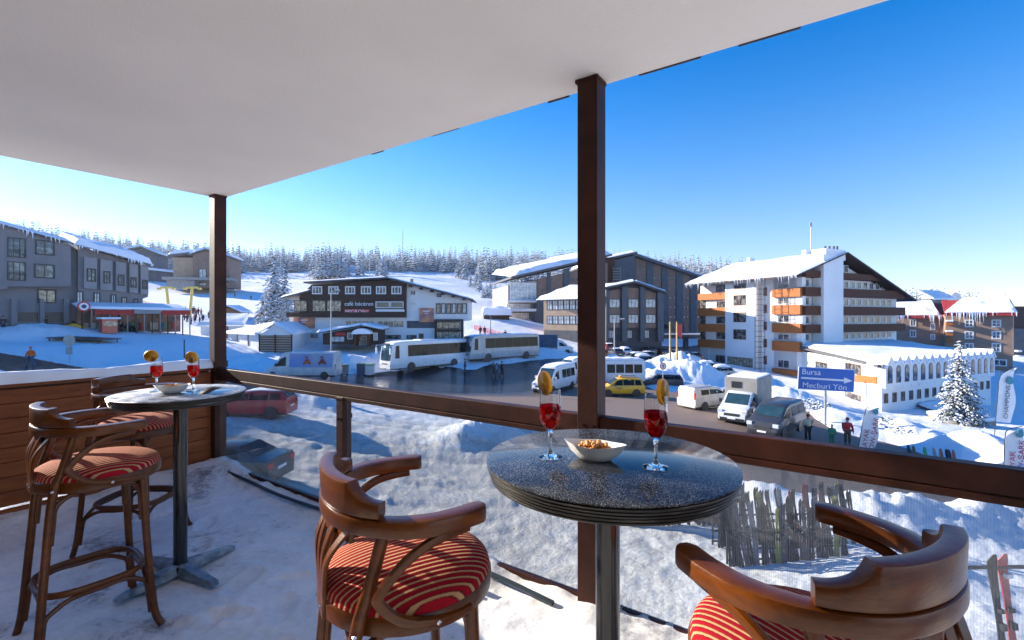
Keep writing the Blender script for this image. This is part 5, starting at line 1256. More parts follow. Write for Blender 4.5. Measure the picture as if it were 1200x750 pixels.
part(gh, 'shopfront', M('busy shopfront', (.20, .09, .06), .4, .6, .9, col2=(.015, .02, .02)), lambda m: f.rect(m, a0 + .5, z0 - 3.6, a1 - .2, z0 - .6, -.3, .1))
for i in range(14):
    aa = a0 + .2 + (a1 - a0 - .4) * i / 13; part(gh, 'canopy_post', 'concrete' if i % 2 else 'brown_clad', lambda m: f.rect(m, aa, z0 - 4.2, aa + .12, z0 - .5, 3.02, 3.14))
for i, cc in enumerate(((.4, .3, .2), (.1, .2, .12), (.35, .05, .04), (.5, .48, .42), (.06, .08, .14))):
    for k in range(3):
        aa = a0 + 1 + (a1 - a0 - 2) * ((i * 3 + k) * .37 % 1); part(gh, 'display_board', cloth(cc), lambda m: f.rect(m, aa, z0 - 3.2, aa + .5, z0 - 2.2, .5, .58))
# small red kiosk with snowy roof in front, round club sign
kx, kz = f.at(104, 384); part(gh, 'kiosk', 'red_paint', lambda m: f.rect(m, kx - .0, kz - .6, kx + 1.5, kz + 1.1, 3.8, 5.2))
part(gh, 'kiosk_window', 'warm_pane', lambda m: f.rect(m, kx + .1, kz + .25, kx + 1.4, kz + .85, 5.15, 5.23)); part(gh, 'kiosk_roof', 'roof_snow', lambda m: f.rect(m, kx - .2, kz + 1.1, kx + 1.8, kz + 1.35, 3.5, 5.5), bevel=.12)
ra, rz_ = f.at(88.5, 359.5)
def disc(m, fc, a, z, r, n0, n1, n=28): fc.poly(m, [(a + r * math.cos(2 * PI * i / n), z + r * math.sin(2 * PI * i / n)) for i in range(n)], n0, n1)
sg_ = part(gh, 'round_sign', 'red_sign', lambda m: disc(m, f, ra, rz_, .62, 3.3, 3.4)); part(gh, 'sign_face', 'white_sign', lambda m: disc(m, f, ra, rz_, .46, 3.39, 3.42)); part(gh, 'sign_centre', 'dark_print', lambda m: [disc(m, f, ra, rz_, .24, 3.415, 3.43)] )

# ---- café building ----------------------------------------------------------
f = Face((0, 72.0), (1, .04))
cb = bld('cafe_building', f.pt(-19, -2.9), 'brown and white café building with a long low gable roof in the centre', 'building')
part(cb, 'wall', 'white_wall', lambda m: f.ppoly(m, [(338, 420), (477, 420), (477, 330), (458, 328), (352, 345), (338, 372)], -.4, -12))
part(cb, 'wall', 'white_wall', lambda m: f.ppoly(m, [(477, 420), (538, 420), (538, 376), (549, 376), (549, 350), (458, 328), (477, 335)], -.38, -11.98))
part(cb, 'timber_front', 'brown_clad', lambda m: f.ppoly(m, [(352, 372), (476, 372), (476, 331), (456, 328.5), (366, 334), (352, 348)], -.37, .35))
part(cb, 'balcony_band', 'brown_clad', lambda m: f.prect(m, 338, 366, 476, 371.5, -.36, .75))
part(cb, 'dark_band', 'grey_dark', lambda m: f.prect(m, 476.5, 376, 509, 384.5, -.36, -.30))
part(cb, 'dark_frame', 'frame_dark', lambda m: [f.prect(m, 509.5, 374, 543, 376.5, -.36, .45), f.prect(m, 509.5, 386, 543, 388, -.36, .45), f.prect(m, 509.5, 376.5, 511, 402, -.36, .45), f.prect(m, 540, 376.5, 543, 402, -.36, .45)])
for y0, y1 in ((377, 385.5), (388.5, 399)): pwin(cb, f, 511.5, y0, 539.5, y1, 'frame_dark', 'warm_pane', 4, 1, .10, off=.1)
for i in range(6): pwin(cb, f, 510.5 + i * 6.2, 355.5, 516 + i * 6.2, 367.5, 'frame_dark', 'bright_pane' if i % 2 else 'warm_pane', 1, 1, .12, off=-.37)
for x in (367, 386, 405.5, 424, 441.5, 459.5): pwin(cb, f, x, 335.5, x + 11.5, 345, 'frame_white', 'window', 3, 1, .16, off=.36)
for x0, x1 in ((346, 361), (367, 383), (384, 401)): pwin(cb, f, x0, 352, x1, 365, 'frame_dark', 'warm_pane', 2, 1, .08, off=.36)
pwin(cb, f, 441, 353.5, 457, 361, 'frame_white', 'teal_glass', 1, 1, .12, off=.36); pwin(cb, f, 458, 353.5, 473.5, 361, 'frame_white', 'teal_glass', 1, 1, .12, off=.36)
part(cb, 'banner', 'white_sign', lambda m: f.prect(m, 441, 362.5, 474.5, 365.3, .36, .42))
pwin(cb, f, 480, 340, 487, 346, 'frame_white', 'window', 2, 1, .12, off=-.37); pwin(cb, f, 511.5, 344, 517, 348, 'frame_dark', 'window', 1, 1, .12, off=-.37); pwin(cb, f, 480.5, 354, 487, 360, 'frame_white', 'bright_pane', 1, 1, .12, off=-.37)
for x0, x1 in ((404, 438), (442, 473)): pwin(cb, f, x0, 375.5, x1, 384, 'frame_white', 'warm_pane', 5, 1, .10, off=-.38)
for x0, x1 in ((446, 469), (476, 487.5)): pwin(cb, f, x0, 392.5, x1, 397.5, 'frame_dark', 'window', 2, 1, .08, off=-.38)
part(cb, 'door', 'dark_plastic', lambda m: f.prect(m, 490.5, 391, 496, 401.5, -.4, -.30))
for x0, y0, x1, y1, nm in ((343, 372.5, 368, 385, 'a'), (491.5, 361, 508, 377.5, 'b')):
    po = part(cb, 'poster', M('poster art ' + nm, (.50, .20, .08), .5, .6, .8, col2=(.06, .05, .16)), lambda m: f.prect(m, x0, y0, x1, y1, -.36, -.28 if nm == 'a' else .0))
    aa, zz = f.at((x0 + x1) / 2, y0 + (y1 - y0) * .25); part(cb, 'poster_print', 'white_sign', lambda m: [f.rect(m, aa - .5, zz, aa + .5, zz + .14, -.29, -.265 if nm == 'a' else .015), f.rect(m, aa - .3, zz - .3, aa + .3, zz - .2, -.29, -.265 if nm == 'a' else .015)])
part(cb, 'gas_box', 'concrete', lambda m: f.prect(m, 348, 386, 358, 393, -.4, -.1)); 
for x in (363, 369): part(cb, 'fan_unit', 'concrete', lambda m: f.prect(m, x - 2.4, 391, x + 2.4, 396, -.4, -.05))
a_, z_ = f.at(421.5, 356.3); tx = text('lettering', 'café bécéren', .84, f.pt(a_, z_, .38) - cb.location, (PI / 2, 0, f.ang), 'white_sign', cb, .02, sx=1.0)
sgp = part(cb, 'red_sign', 'red_sign', lambda m: f.prect(m, 404.5, 362.5, 434, 368.3, .36, .52)); a_, z_ = f.at(417, 365.5); text('lettering', 'MIGROS', .82, f.pt(a_, z_, .53) - cb.location, (PI / 2, 0, f.ang), 'white_sign', cb, .01, sx=.95); a_, z_ = f.at(430.5, 365.5); text('lettering', 'JET', .5, f.pt(a_, z_, .53) - cb.location, (PI / 2, 0, f.ang), 'white_sign', cb, .01)
def slab_roof(par, fc, p0, p1, n0, n1, th=.22, snow=.35, mat='grey_dark', seed=1, hang=.0):
    a, c = fc.at(*p0), fc.at(*p1)
    part(par, 'roof', mat, lambda m: fc.poly(m, [a, c, (c[0], c[1] + th), (a[0], a[1] + th)], n0, n1))
    q = [fc.pt(a[0], a[1] + th, n1), fc.pt(c[0], c[1] + th, n1), fc.pt(c[0], c[1] + th, n0), fc.pt(a[0], a[1] + th, n0)]
    snowslab(par, q, snow, seed=seed)
slab_roof(cb, f, (360, 332.5), (455, 327), -13, 1.4, seed=3, snow=.2); slab_roof(cb, f, (455.2, 327), (555, 352.5), -13, 1.4, seed=4, snow=.15); slab_roof(cb, f, (333, 350.5), (366, 342), -12, 1.2, seed=5, snow=.35)
part(cb, 'fascia_beam', 'brown_clad2', lambda m: [f.prect(m, 480 + i * 12.5, 334.5 + i * 3.0, 483 + i * 12.5, 336.5 + i * 3.0, -.35, 1.2) for i in range(6)])
part(cb, 'chimney', 'concrete', lambda m: [f.prect(m, 452, 324, 456, 329, -5, -4), f.prect(m, 477.5, 325, 480.5, 333, -3, -2.4)])
# entrance pavilion in front of it
f = Face((0, 66.5), (1, .10)); ep = bld('entrance_pavilion', f.pt(-22, -3.4), 'low dark shop pavilion with snowy roof and small arched porch below the café sign', 'pavilion')
part(ep, 'wall', 'brown_clad', lambda m: f.ppoly(m, [(378, 404), (444, 404), (444, 387), (424, 383), (378, 391)], -.1, -5))
slab_roof(ep, f, (373, 390.5), (425, 381.5), -5.3, .9, th=.12, snow=.3, seed=8); slab_roof(ep, f, (425.2, 381.5), (449, 386.5), -5.3, .9, th=.12, snow=.3, seed=9)
pwin(ep, f, 386, 394, 404, 401, 'frame_dark', 'bright_pane', 3, 1, .08, off=-.09); pwin(ep, f, 407, 390, 413, 397.5, 'frame_white', 'window', 1, 1, .1, off=-.09); pwin(ep, f, 437.5, 390, 442.5, 399, 'frame_white', 'bright_pane', 1, 3, .1, off=-.09)
part(ep, 'red_sign', 'red_sign', lambda m: f.prect(m, 393, 390, 405, 393, -.1, .0))
part(ep, 'porch', 'brown_clad2', lambda m: [f.prect(m, 418, 391, 420, 405, -.1, 1.6), f.prect(m, 433, 391, 435, 405, -.1, 1.6)])
a_, z_ = f.at(426.5, 391)
part(ep, 'porch_roof', 'roof_snow', lambda m: f.poly(m, [(a_ + 1.25 * math.cos(t), z_ + .75 * math.sin(t)) for t in [PI * i / 12 for i in range(13)]], -.1, 1.9)); part(ep, 'porch_door', 'warm_pane', lambda m: f.prect(m, 420.5, 393, 432.5, 404, -.09, .02))

# ---- striped hotel behind the thick post --------------------------------------
f = Face((14.0, 140.0), (1, .16))
sh = bld('striped_hotel', f.pt(20, -6), 'huge brown and slate blue striped hotel with sloping roofs behind the thick post', 'hotel')
part(sh, 'wall', 'tan_clad', lambda m: f.ppoly(m, [(741, 440), (860, 440), (860, 340), (741, 301)], 0, -30))
for x0, x1 in ((741, 744.5), (757.5, 765), (775, 782.5), (792, 799.5), (808.5, 815.5)):
    yt = lambda x: 301 + (x - 741) * .328
    part(sh, 'slate_stripe', 'slate_blue', lambda m: f.ppoly(m, [(x0, 440), (x1, 440), (x1, yt(x1)), (x0, yt(x0))], .005, .35))
def row_y(k, x): return 314.5 + k * 11.4 + 0 * x
WCOLS = (748.5, 754.5, 767.5, 772.5, 785.5, 790.5, 802, 806, 818, 822)
for k in range(8):
    for x in WCOLS:
        y = row_y(k, x) - (1.2 if False else 0)
        if y > 301 + (x - 741) * .328 + 5 and not (x < 756 and y > 388): pwin(sh, f, x - 1.3, y - 1.7, x + 1.3, y + 1.7, 'frame_dark', 'window', 1, 1, .08, off=.0)
part(sh, 'wall', 'slate_blue', lambda m: f.ppoly(m, [(702, 440), (740.8, 440), (740.8, 300), (702, 309)], 2.0, -26))
part(sh, 'tower', 'brown_clad2', lambda m: f.ppoly(m, [(700, 440), (716, 440), (716, 303), (700, 303)], 3.0, -10))
part(sh, 'fire_stair', 'concrete', lambda m: [f.prect(m, 713, 316 + i * 3, 721, 317 + i * 3, 3.0, 4.2) for i in range(5)] + [f.prect(m, 712.6, 314, 713.2, 332, 3.9, 4.1), f.prect(m, 720.8, 314, 721.4, 332, 3.9, 4.1)])
slab_roof(sh, f, (739, 300), (862, 341), -32, 2.0, th=.8, snow=.6, mat='grey_dark', seed=12); slab_roof(sh, f, (700, 307.5), (742, 298.5), -30, 3.0, th=.6, snow=.8, mat='grey_dark', seed=13)
# left wing with white glass front
fl = Face((4.0, 118.0), (1, .25))
part(sh, 'wall', 'tan_clad', lambda m: fl.ppoly(m, [(630, 420), (712, 420), (712, 308), (630, 327)], 0, -22))
for x0, x1 in ((641, 645), (660, 667), (684, 690)): part(sh, 'slate_stripe', 'slate_blue', lambda m: fl.ppoly(m, [(x0, 400), (x1, 400), (x1, 322 - (x1 - 630) * .22), (x0, 322 - (x0 - 630) * .22)], .005, .3))
for k in range(5):
    for x in (635, 638, 650, 655, 671, 677):
        y = 328 + k * 12
        if y > 333 - (x - 630) * .2: pwin(sh, fl, x - 1.2, y - 1.5, x + 1.2, y + 1.5, 'frame_dark', 'window', 1, 1, .08, off=0)
part(sh, 'wall', 'concrete', lambda m: fl.ppoly(m, [(596, 400), (630, 400), (630, 328), (596, 334)], -.5, -20))
pwin(sh, fl, 598, 331, 629, 352, 'frame_white', 'bright_pane', 3, 2, .25, off=-.49)
part(sh, 'balcony_deck', 'white_wall', lambda m: [fl.prect(m, 592, 362, 634, 365, -.4, 3), fl.prect(m, 592, 352.5, 634, 354.5, -.4, 2)])
pwin(sh, fl, 594, 356, 622, 361.5, 'frame_white', 'bright_pane', 12, 1, .14, off=-.3); pwin(sh, fl, 600, 367, 620, 378, 'frame_white', 'bright_pane', 7, 2, .14, off=-.3)
part(sh, 'wall', 'slate_blue', lambda m: fl.ppoly(m, [(620, 388), (637, 388), (637, 350), (627, 350)], .5, 3.2))
a_, z_ = fl.at(597, 327); c_, w_ = fl.at(714, 300.5)
part(sh, 'roof', 'grey_dark', lambda m: fl.poly(m, [(a_, z_), (c_, w_), (c_, w_ + .5), (a_, z_ + .5)], -22, 1.8)); snowslab(sh, [fl.pt(a_, z_ + .5, 1.8), fl.pt(c_, w_ + .5, 1.8), fl.pt(c_, w_ + 3.2, -22), fl.pt(a_, z_ + 3.2, -22)], 1.1, seed=14)
# front wing
ff = Face((20.0, 90.0), (1, .0))
fs_ = Face((ff.pt(ff.at(708, 0)[0], 0).x, ff.pt(ff.at(708, 0)[0], 0).y), (-.80, .60))
part(sh, 'wall', 'grey_dark', lambda m: ff.ppoly(m, [(708, 412), (775.5, 412), (775.5, 344), (741, 333), (708, 338)], 0, -14))
yt = lambda x: 339 - (x - 708) * .18 if x < 741 else 333 + (x - 741) * .30
for x0, x1, xw in ((712, 726, 719), (734, 747.5, 740.5), (754, 767.5, 760.5)):
    part(sh, 'bay', 'tan_clad', lambda m: ff.ppoly(m, [(x0, 389 - 5), (x1, 384), (x1, yt(x1) + 3), (x0, yt(x0) + 3)], .01, .8))
    for y0, y1 in ((350.5, 361), (368.5, 379)): pwin(sh, ff, x0 + .6, y0, x1 - .4, y1, 'frame_dark', 'bright_pane', 3, 1, .10, off=.81)
    pwin(sh, ff, x0 - 3.5, 387, x1 - 6.5, 396.5, 'frame_dark', 'bright_pane', 4, 1, .10, off=.01)
for x0, x1 in ((708.5, 711.5), (727, 733), (748.2, 753.4), (768.2, 775)): part(sh, 'fin', 'slate_blue', lambda m: ff.ppoly(m, [(x0, 400), (x1, 400), (x1, yt(x1) + 1), (x0, yt(x0) + 1)], .0, 1.5))
slab_roof(sh, ff, (706, 339), (741, 332), -15, 2.2, th=.3, snow=.5, seed=15); slab_roof(sh, ff, (741.2, 332), (778, 344.5), -15, 2.2, th=.3, snow=.35, seed=16)
q0, z0 = fs_.at(637, 352); q1, z1 = fs_.at(706, 341); zb_ = ff.at(708, 412)[1]
part(sh, 'wall', 'tan_light', lambda m: fs_.poly(m, [(.01, zb_ - 1), (q0, zb_ - 1), (q0, z0), (.01, z0)], -.01, -12))
zg = [fs_.at(650, y)[1] for y in (352, 362.5, 370, 379.5, 387)]
for k in range(9):
    aa = .8 + (q0 - 1.6) * (k + .5) / 9; win(sh, fs_, aa, fs_.at(650, 357.5)[1], (q0 - 1.6) / 9 - .08, 2.0, 'frame_dark', 'bright_pane', 2, 2, .09, off=0); win(sh, fs_, aa, fs_.at(650, 375)[1], (q0 - 1.6) / 9 - .08, 1.7, 'frame_dark', 'bright_pane', 2, 2, .09, off=0)
part(sh, 'base_wall', 'grey_dark', lambda m: fs_.rect(m, .4, zb_ - 1, q0 - .2, fs_.at(650, 387)[1], -.0, .06))
snowslab(sh, [fs_.pt(-.6, z0 + .1, 1.5), fs_.pt(q0 + 1, z0 + .1, 1.5), fs_.pt(q0 + 1, z0 + 3.4, -12), fs_.pt(-.6, z0 + 3.4, -12)], .6, seed=17)
part(sh, 'roof', 'grey_dark', lambda m: m.prism([fs_.pt(-.6, z0 - .1, 1.5), fs_.pt(q0 + 1, z0 - .1, 1.5), fs_.pt(q0 + 1, z0 + 3.2, -12), fs_.pt(-.6, z0 + 3.2, -12)], Vector((0, 0, .18))))
# arched entrance canopy
fe = Face((30, 104), (1, 0)); a_, z_ = fe.at(777, 386)
part(sh, 'arched_canopy', 'slate_blue', lambda m: fe.poly(m, [(a_ + 1.9 * math.cos(t), z_ + 1.7 * math.sin(t)) for t in [PI * i / 14 for i in range(15)]] + [(a_ - 1.5, z_), ] + [(a_ + 1.5 * math.cos(t), z_ + 1.3 * math.sin(t)) for t in [PI - PI * i / 14 for i in range(1, 15)]], -10, 0))
part(sh, 'canopy_beam', 'slate_blue', lambda m: [fe.prect(m, 775, 392, 830, 395, -.5, 1.5), fe.prect(m, 801, 378, 806, 409, -.4, .4)]); 
snowslab(sh, [fe.pt(*fe.at(775, 391.8), 1.5), fe.pt(*fe.at(830, 391.8), 1.5), fe.pt(*fe.at(830, 391.8), -1), fe.pt(*fe.at(775, 391.8), -1)], .25, 'canopy_snow', 19)

# ---- white hotel with timber bands ------------------------------------------
dL = Vector((-.431, .902, 0)); dR = Vector((.902, .431, 0)); Cw = Vector((47.0, 76.0, 0))
fL = Face((Cw.x, Cw.y), dL); fR = Face((Cw.x, Cw.y), dR)
wh = bld('white_hotel', fL.pt(0, -8.2), 'white hotel with timber balcony bands, orange in sun and toned brown in shade, and a huge snowy gable roof', 'hotel')
aE = fL.at(822, 0)[0]; GE = fR.at(1057, 0)[0]
zB = -9.0
rows = [fL.at(872, y)[1] for y in (350, 371, 391.5, 412, 430)]
def zl(y, px=940): return fL.at(px, y)[1]
ztop = zl(322); zEave = zl(318)
# main volume; gable outline on the right face
part(wh, 'wall', 'white_wall', lambda m: fR.ppoly(m, [(940, 440), (1057, 440), (1057, 350), (1052, 346), (985, 302), (975, 299), (940, 322)], -.8, -aE - .0) if False else fR.poly(m, [(0, zB), (GE, zB), (GE, fR.at(1057, 349)[1]), (fR.at(984, 0)[0], fR.at(984, 303)[1]), (0, zEave)], -.9, -aE + .3))
# timber bands on the gable face and slim white window strips between them
gb = [(337, 346), (357.5, 367.5), (378, 388.5)]
zs = [fR.at(1000, y)[1] for y in (306, 318, 326.5, 337, 347, 357, 367, 376.5, 386, 398)]
topA = lambda a: 0
aP = fR.at(984, 0)[0]; zP = fR.at(984, 301.5)[1]; zRr = fR.at(1057, 347)[1]
def lim(a):  # roof underside on the gable
    return zEave + (zP - zEave) * a / aP if a < aP else zP + (zRr - zP) * (a - aP) / (GE - aP)
def clipband(z0, z1, n0, n1, mat, nm, a_from=0, a_to=None):
    a_to = GE if a_to is None else a_to; pts_t = []; 
    N_ = 24; aa = [a_from + (a_to - a_from) * i / N_ for i in range(N_ + 1)]; aa = [a for a in aa if lim(a) > z0 + .05]
    if len(aa) < 2: return
    part(wh, nm, mat, lambda m: fR.poly(m, [(aa[0], z0), (aa[-1], z0)] + [(a, min(z1, lim(a))) for a in reversed(aa)], n0, n1))
for z1, z0 in ((zs[2], zs[1]), ): pass
bands = [(fR.at(1000, 389)[1], fR.at(1000, 380)[1]), (fR.at(1000, 369.5)[1], fR.at(1000, 359.5)[1]), (fR.at(1000, 348.5)[1], fR.at(1000, 339)[1]), (fR.at(1000, 328)[1], fR.at(1000, 321)[1])]
for z0, z1 in bands: clipband(z0, z1, -.9, .55, 'brown_clad2', 'timber_band')  # same timber as the sunlit bands, shade put into the colour
clipband(fR.at(1000, 321)[1] + .01, 60, -.9, -.5, 'brown_clad2', 'timber_gable', aP + 8.5)
clipband(fR.at(1000, 321)[1] + .01, 60, -.9, -.6, 'brown_clad2', 'timber_gable', 0, fR.at(957, 0)[0])
wrows = [(389, 400, 1057), (369.5, 380, 1057), (348.5, 359.5, 1057), (328, 339, 1050), (309, 320, 1006)]
for r_, (yb, yt_, xe) in enumerate([(398.5, 389.5, 1056), (379.5, 370, 1056), (359, 349, 1056), (338.5, 328.5, 1047), (320, 309.5, 1004)]):
    z0, z1 = fR.at(1000, yb)[1], fR.at(1000, yt_)[1]; a = fR.at(985.5, 0)[0] + .1; a_end = fR.at(xe, 0)[0] - .3
    n = int((a_end - a) / 1.95)
    for i in range(n):
        ac = a + 1.95 * (i + .5)
        win(wh, fR, ac, (z0 + z1) / 2, 1.25, z1 - z0 - .25, 'frame_white', 'window', 2, 1, .10, off=-.89)
    for px in (944.5, 952):
        if r_ < 4: win(wh, fR, fR.at(px, 0)[0], (z0 + z1) / 2, .95, z1 - z0 - .25, 'frame_white', 'window', 2, 1, .10, off=-.89)
# white stair tower slab on the gable with chimneys
a0, a1 = fR.at(958, 0)[0], fR.at(981, 0)[0]
part(wh, 'stair_tower', 'white_wall', lambda m: fR.rect(m, a0, zB, a1, fR.at(975, 300)[1], -.8, 1.0))
a2, a3 = fR.at(962, 0)[0], fR.at(985, 0)[0]
part(wh, 'chimney_block', 'white_wall', lambda m: fR.rect(m, a2, fR.at(975, 305)[1], a3, fR.at(975, 294.5)[1], -1.6, .8))
part(wh, 'chimney_block', 'roof_snow', lambda m: fR.rect(m, a2, fR.at(975, 294.5)[1], a3, fR.at(975, 292.8)[1], -1.7, .9), bevel=.1)
for px in (967, 972, 977, 981): part(wh, 'chimney_pot', 'grey_dark', lambda m: m.cyl(fR.pt(fR.at(px, 0)[0], fR.at(px, 293)[1], 0), fR.pt(fR.at(px, 0)[0], fR.at(px, 288.5)[1], 0), .18, 10))
# left (sunlit) face: balcony stacks
zb5 = [(fL.at(835, 344)[1], fL.at(835, 351.5)[1]), (fL.at(835, 361)[1], fL.at(835, 370)[1]), (fL.at(835, 379.5)[1], fL.at(835, 388.5)[1]), (fL.at(835, 398)[1], fL.at(835, 407)[1])]
aA, aB = fL.at(855, 0)[0], fL.at(822, 0)[0]
for z1, z0 in zb5: part(wh, 'timber_band', 'orange_clad', lambda m: fL.rect(m, aA, z0, aB, z1, -.2, 1.0))
part(wh, 'wall', 'white_wall', lambda m: fL.rect(m, fL.at(831, 0)[0], zB, aB - .0, zb5[3][1], -.3, .3))
for k, (y0, y1) in enumerate(((353, 360.5), (371, 379), (389.5, 397.5))):
    pwin(wh, fL, 841, y0, 852, y1, 'frame_wood', 'window', 2, 1, .10, off=.26); pwin(wh, fL, 822, y0 - 1, 828, y1 + 2, 'frame_wood', 'window', 2, 1, .10, off=.26)
    part(wh, 'wall', 'white_wall', lambda m: fL.prect(m, 822, y0 - 1.8, 855, y1 + .8, -.25, .25))
pwin(wh, fL, 840.5, 334, 852, 342, 'frame_wood', 'window', 2, 1, .10, off=.26); part(wh, 'wall', 'white_wall', lambda m: fL.prect(m, 822, 334, 855, 344, -.25, .25)); pwin(wh, fL, 840.5, 416.5, 852, 425, 'frame_wood', 'window', 3, 1, .10, off=.31)
# plain white block with windows
part(wh, 'wall', 'white_wall', lambda m: fL.rect(m, fL.at(892, 0)[0], zB, fL.at(855.5, 0)[0], fL.at(870, 331)[1], -.3, 1.3))
for y0, y1 in ((346, 358), (366, 377.5), (386, 397.5)): pwin(wh, fL, 865.5, y0, 880, y1, 'frame_wood', 'window', 4, 1, .10, off=1.31)
pwin(wh, fL, 866, 333, 880, 338.5, 'frame_wood', 'window', 4, 1, .10, off=1.31); pwin(wh, fL, 858.5, 418.5, 888, 429, 'frame_wood', 'warm_pane', 8, 1, .12, off=1.31)
# recess with escape ladder
for k in range(6): pwin(wh, fL, 895, 337 + k * 20, 899, 347 + k * 20, 'frame_wood', 'window', 1, 1, .1, off=.02)
lad = part(wh, 'escape_ladder', 'frame_dark', lambda m: [m.cyl(fL.pt(fL.at(902, 0)[0] + dx, zB + 1, 2.0 + dn), fL.pt(fL.at(902, 0)[0] + dx, zEave + .6, 2.0 + dn), .045, 6) for dx in (-.55, .55) for dn in (0, 1.0)] + [m.cyl(fL.pt(fL.at(902, 0)[0] - .55, zB + 1 + .9 * i, 2.0 + dn), fL.pt(fL.at(902, 0)[0] + .55, zB + 1 + .9 * i, 2.0 + dn), .035, 6) for i in range(17) for dn in (0, 1.0)])
# balcony stack near the corner
aC, aD = 0.0, fL.at(907, 0)[0]
for y1, y0 in ((338.5, 348), (357.5, 368.5), (379, 390), (400, 411.5), (433, 439)):
    z1, z0 = fL.at(925, y1)[1], fL.at(925, y0)[1]; part(wh, 'timber_band', 'orange_clad' if y1 < 430 else 'orange_clad', lambda m: fL.rect(m, aC + (.0 if True else 0), z0, aD, z1, -.1, .55))
for y0, y1 in ((349, 356.5), (369.5, 378), (391, 399), (421.5, 431.5)): pwin(wh, fL, 911.5, y0, 925.5, y1, 'frame_white', 'window', 2, 1, .10, off=.02)
pwin(wh, fL, 911.5, 332, 925, 338, 'frame_white', 'window', 2, 1, .10, off=.02)
part(wh, 'wall', 'white_wall', lambda m: fL.rect(m, .02, zB, aD, ztop, -.9, .0))
# roof: big snowy slope facing left plus the far slope
ov = 1.3
ridge0 = fR.pt(aP, zP + .5, ov); ridge1 = fR.pt(aP, zP + .5, -aE - 1.2)
e0 = fR.pt(-3.4, zEave - 1.1, ov); e1 = fR.pt(-3.4, zEave - 1.1, -aE - 1.2); g0 = fR.pt(GE + 2.4, zRr - 1.0, ov); g1 = fR.pt(GE + 2.4, zRr - 1.0, -aE - 1.2)
for q in ([e0, ridge0, ridge1, e1], [ridge0, g0, g1, ridge1]):
    part(wh, 'roof', 'brown_clad', lambda m: m.prism(q, Vector((0, 0, .30))))
    snowslab(wh, [p + Vector((0, 0, .31)) for p in q], .5, seed=int(q[0].z * 7) % 50)
fe2 = Face((e0.x, e0.y), (e1 - e0)); icicles(wh, fe2, 0, (e1 - e0).length, e0.z + .2, 0, 55, 5, 1.0)
for (pp, w) in (((872, 308), 1.0), ((941, 303), 1.2)): 
    o_ = ridge0.lerp(ridge1, .80 if pp[0] < 900 else .30); part(wh, 'chimney_block', 'white_wall', lambda m: m.box(o_.x - w / 2, o_.y - w / 2, o_.z - .5, o_.x + w / 2, o_.y + w / 2, o_.z + 1.4)); 
o_ = ridge0.lerp(ridge1, .27); part(wh, 'roof_mast', 'pole_grey', lambda m: [m.cyl(o_, o_ + Vector((0, 0, 6.5)), .07, 8), m.box(o_.x - .25, o_.y - .03, o_.z + 5.6, o_.x + .2, o_.y + .03, o_.z + 6.4)])
# terrace deck in front of the lit face
a0, a1 = fL.at(812, 0)[0], fL.at(905, 0)[0]; zt_ = fL.at(860, 436)[1]
part(wh, 'terrace_deck', 'concrete', lambda m: fL.rect(m, a1, zt_ - .5, a0, zt_, .5, 5.5)); snowslab(wh, [fL.pt(a1, zt_, 5.5), fL.pt(a0, zt_, 5.5), fL.pt(a0, zt_, 1.4), fL.pt(a1, zt_, 1.4)], .3, 'deck_snow', 31)
part(wh, 'deck_railing', 'concrete', lambda m: [fL.rect(m, a1, zt_ + .85, a0, zt_ + .92, 5.35, 5.42), fL.rect(m, a1, zt_ + .45, a0, zt_ + .49, 5.35, 5.42)] + [fL.rect(m, a1 + (a0 - a1) * i / 14, zt_, a1 + (a0 - a1) * i / 14 + .08, zt_ + .85, 5.34, 5.43) for i in range(15)])

# ---- annex with zigzag eaves --------------------------------------------------
Ca = Vector((41.7, 53.0, 0)); aL = Face((Ca.x, Ca.y), (5.3, 23.0)); aR = Face((Ca.x, Ca.y), dR)
an = bld('white_annex', aL.pt(0, -9.6), 'low white annex with zigzag gabled eaves and arched windows, flat roof under snow', 'building')
Ll = aL.at(938, 0)[0]; Lr = aR.at(1161, 0)[0]; zc = aL.at(1033, 424)[1]; zl_ = aL.at(940, 405)[1]; zr_ = zc - .0
bk0 = aL.d * Ll
part(an, 'wall', 'white_wall', lambda m: m.prism([Vector((p.x, p.y, -12)) for p in (aR.pt(0, 0), aR.pt(Lr, 0), aR.pt(Lr, 0) + bk0, aR.pt(0, 0) + bk0)], Vector((0, 0, 12 + zc - .5))))
yR = aR.at(1100, 420)[1]
ng = 15
for i in range(ng):
    a0 = Lr * i / ng; a1 = Lr * (i + 1) / ng; am = (a0 + a1) / 2
    part(an, 'gablet', 'white_wall', lambda m: aR.poly(m, [(a0, zc - 2.7), (a0 + .12, zc - 3.0), (a1 - .12, zc - 3.0), (a1, zc - 2.7), (a1, zc - .55), (am, zc + .45), (a0, zc - .55)], -.2, .42))
    part(an, 'gablet_snow', 'roof_snow', lambda m: aR.poly(m, [(a0, zc - .54), (am, zc + .46), (a1, zc - .54), (a1, zc - .30), (am, zc + .72), (a0, zc - .30)], -1.5, .58))
    # arched window
    w_, h_ = .42, 1.5
    zc2 = zc - 1.95; arc = [(am + w_ * math.cos(t), zc2 + 1.0 + w_ * math.sin(t)) for t in [PI * k / 8 for k in range(9)]]
    wo = part(an, 'arched_window', 'frame_wood', lambda m: aR.poly(m, [(am - w_ - .06, zc2 - .5), (am + w_ + .06, zc2 - .5)] + [(am + (w_ + .06) * math.cos(t), zc2 + 1.0 + (w_ + .06) * math.sin(t)) for t in [PI * k / 8 for k in range(9)]], .40, .45))
    po = part(an, 'arched_pane', 'window', lambda m: aR.poly(m, [(am - w_, zc2 - .42), (am + w_, zc2 - .42)] + arc, .44, .47))
    if i % 1 == 0: win(an, aR, am, zc - 4.2, .85, 1.15, 'frame_wood', 'window', 2, 1, .07, off=.0)
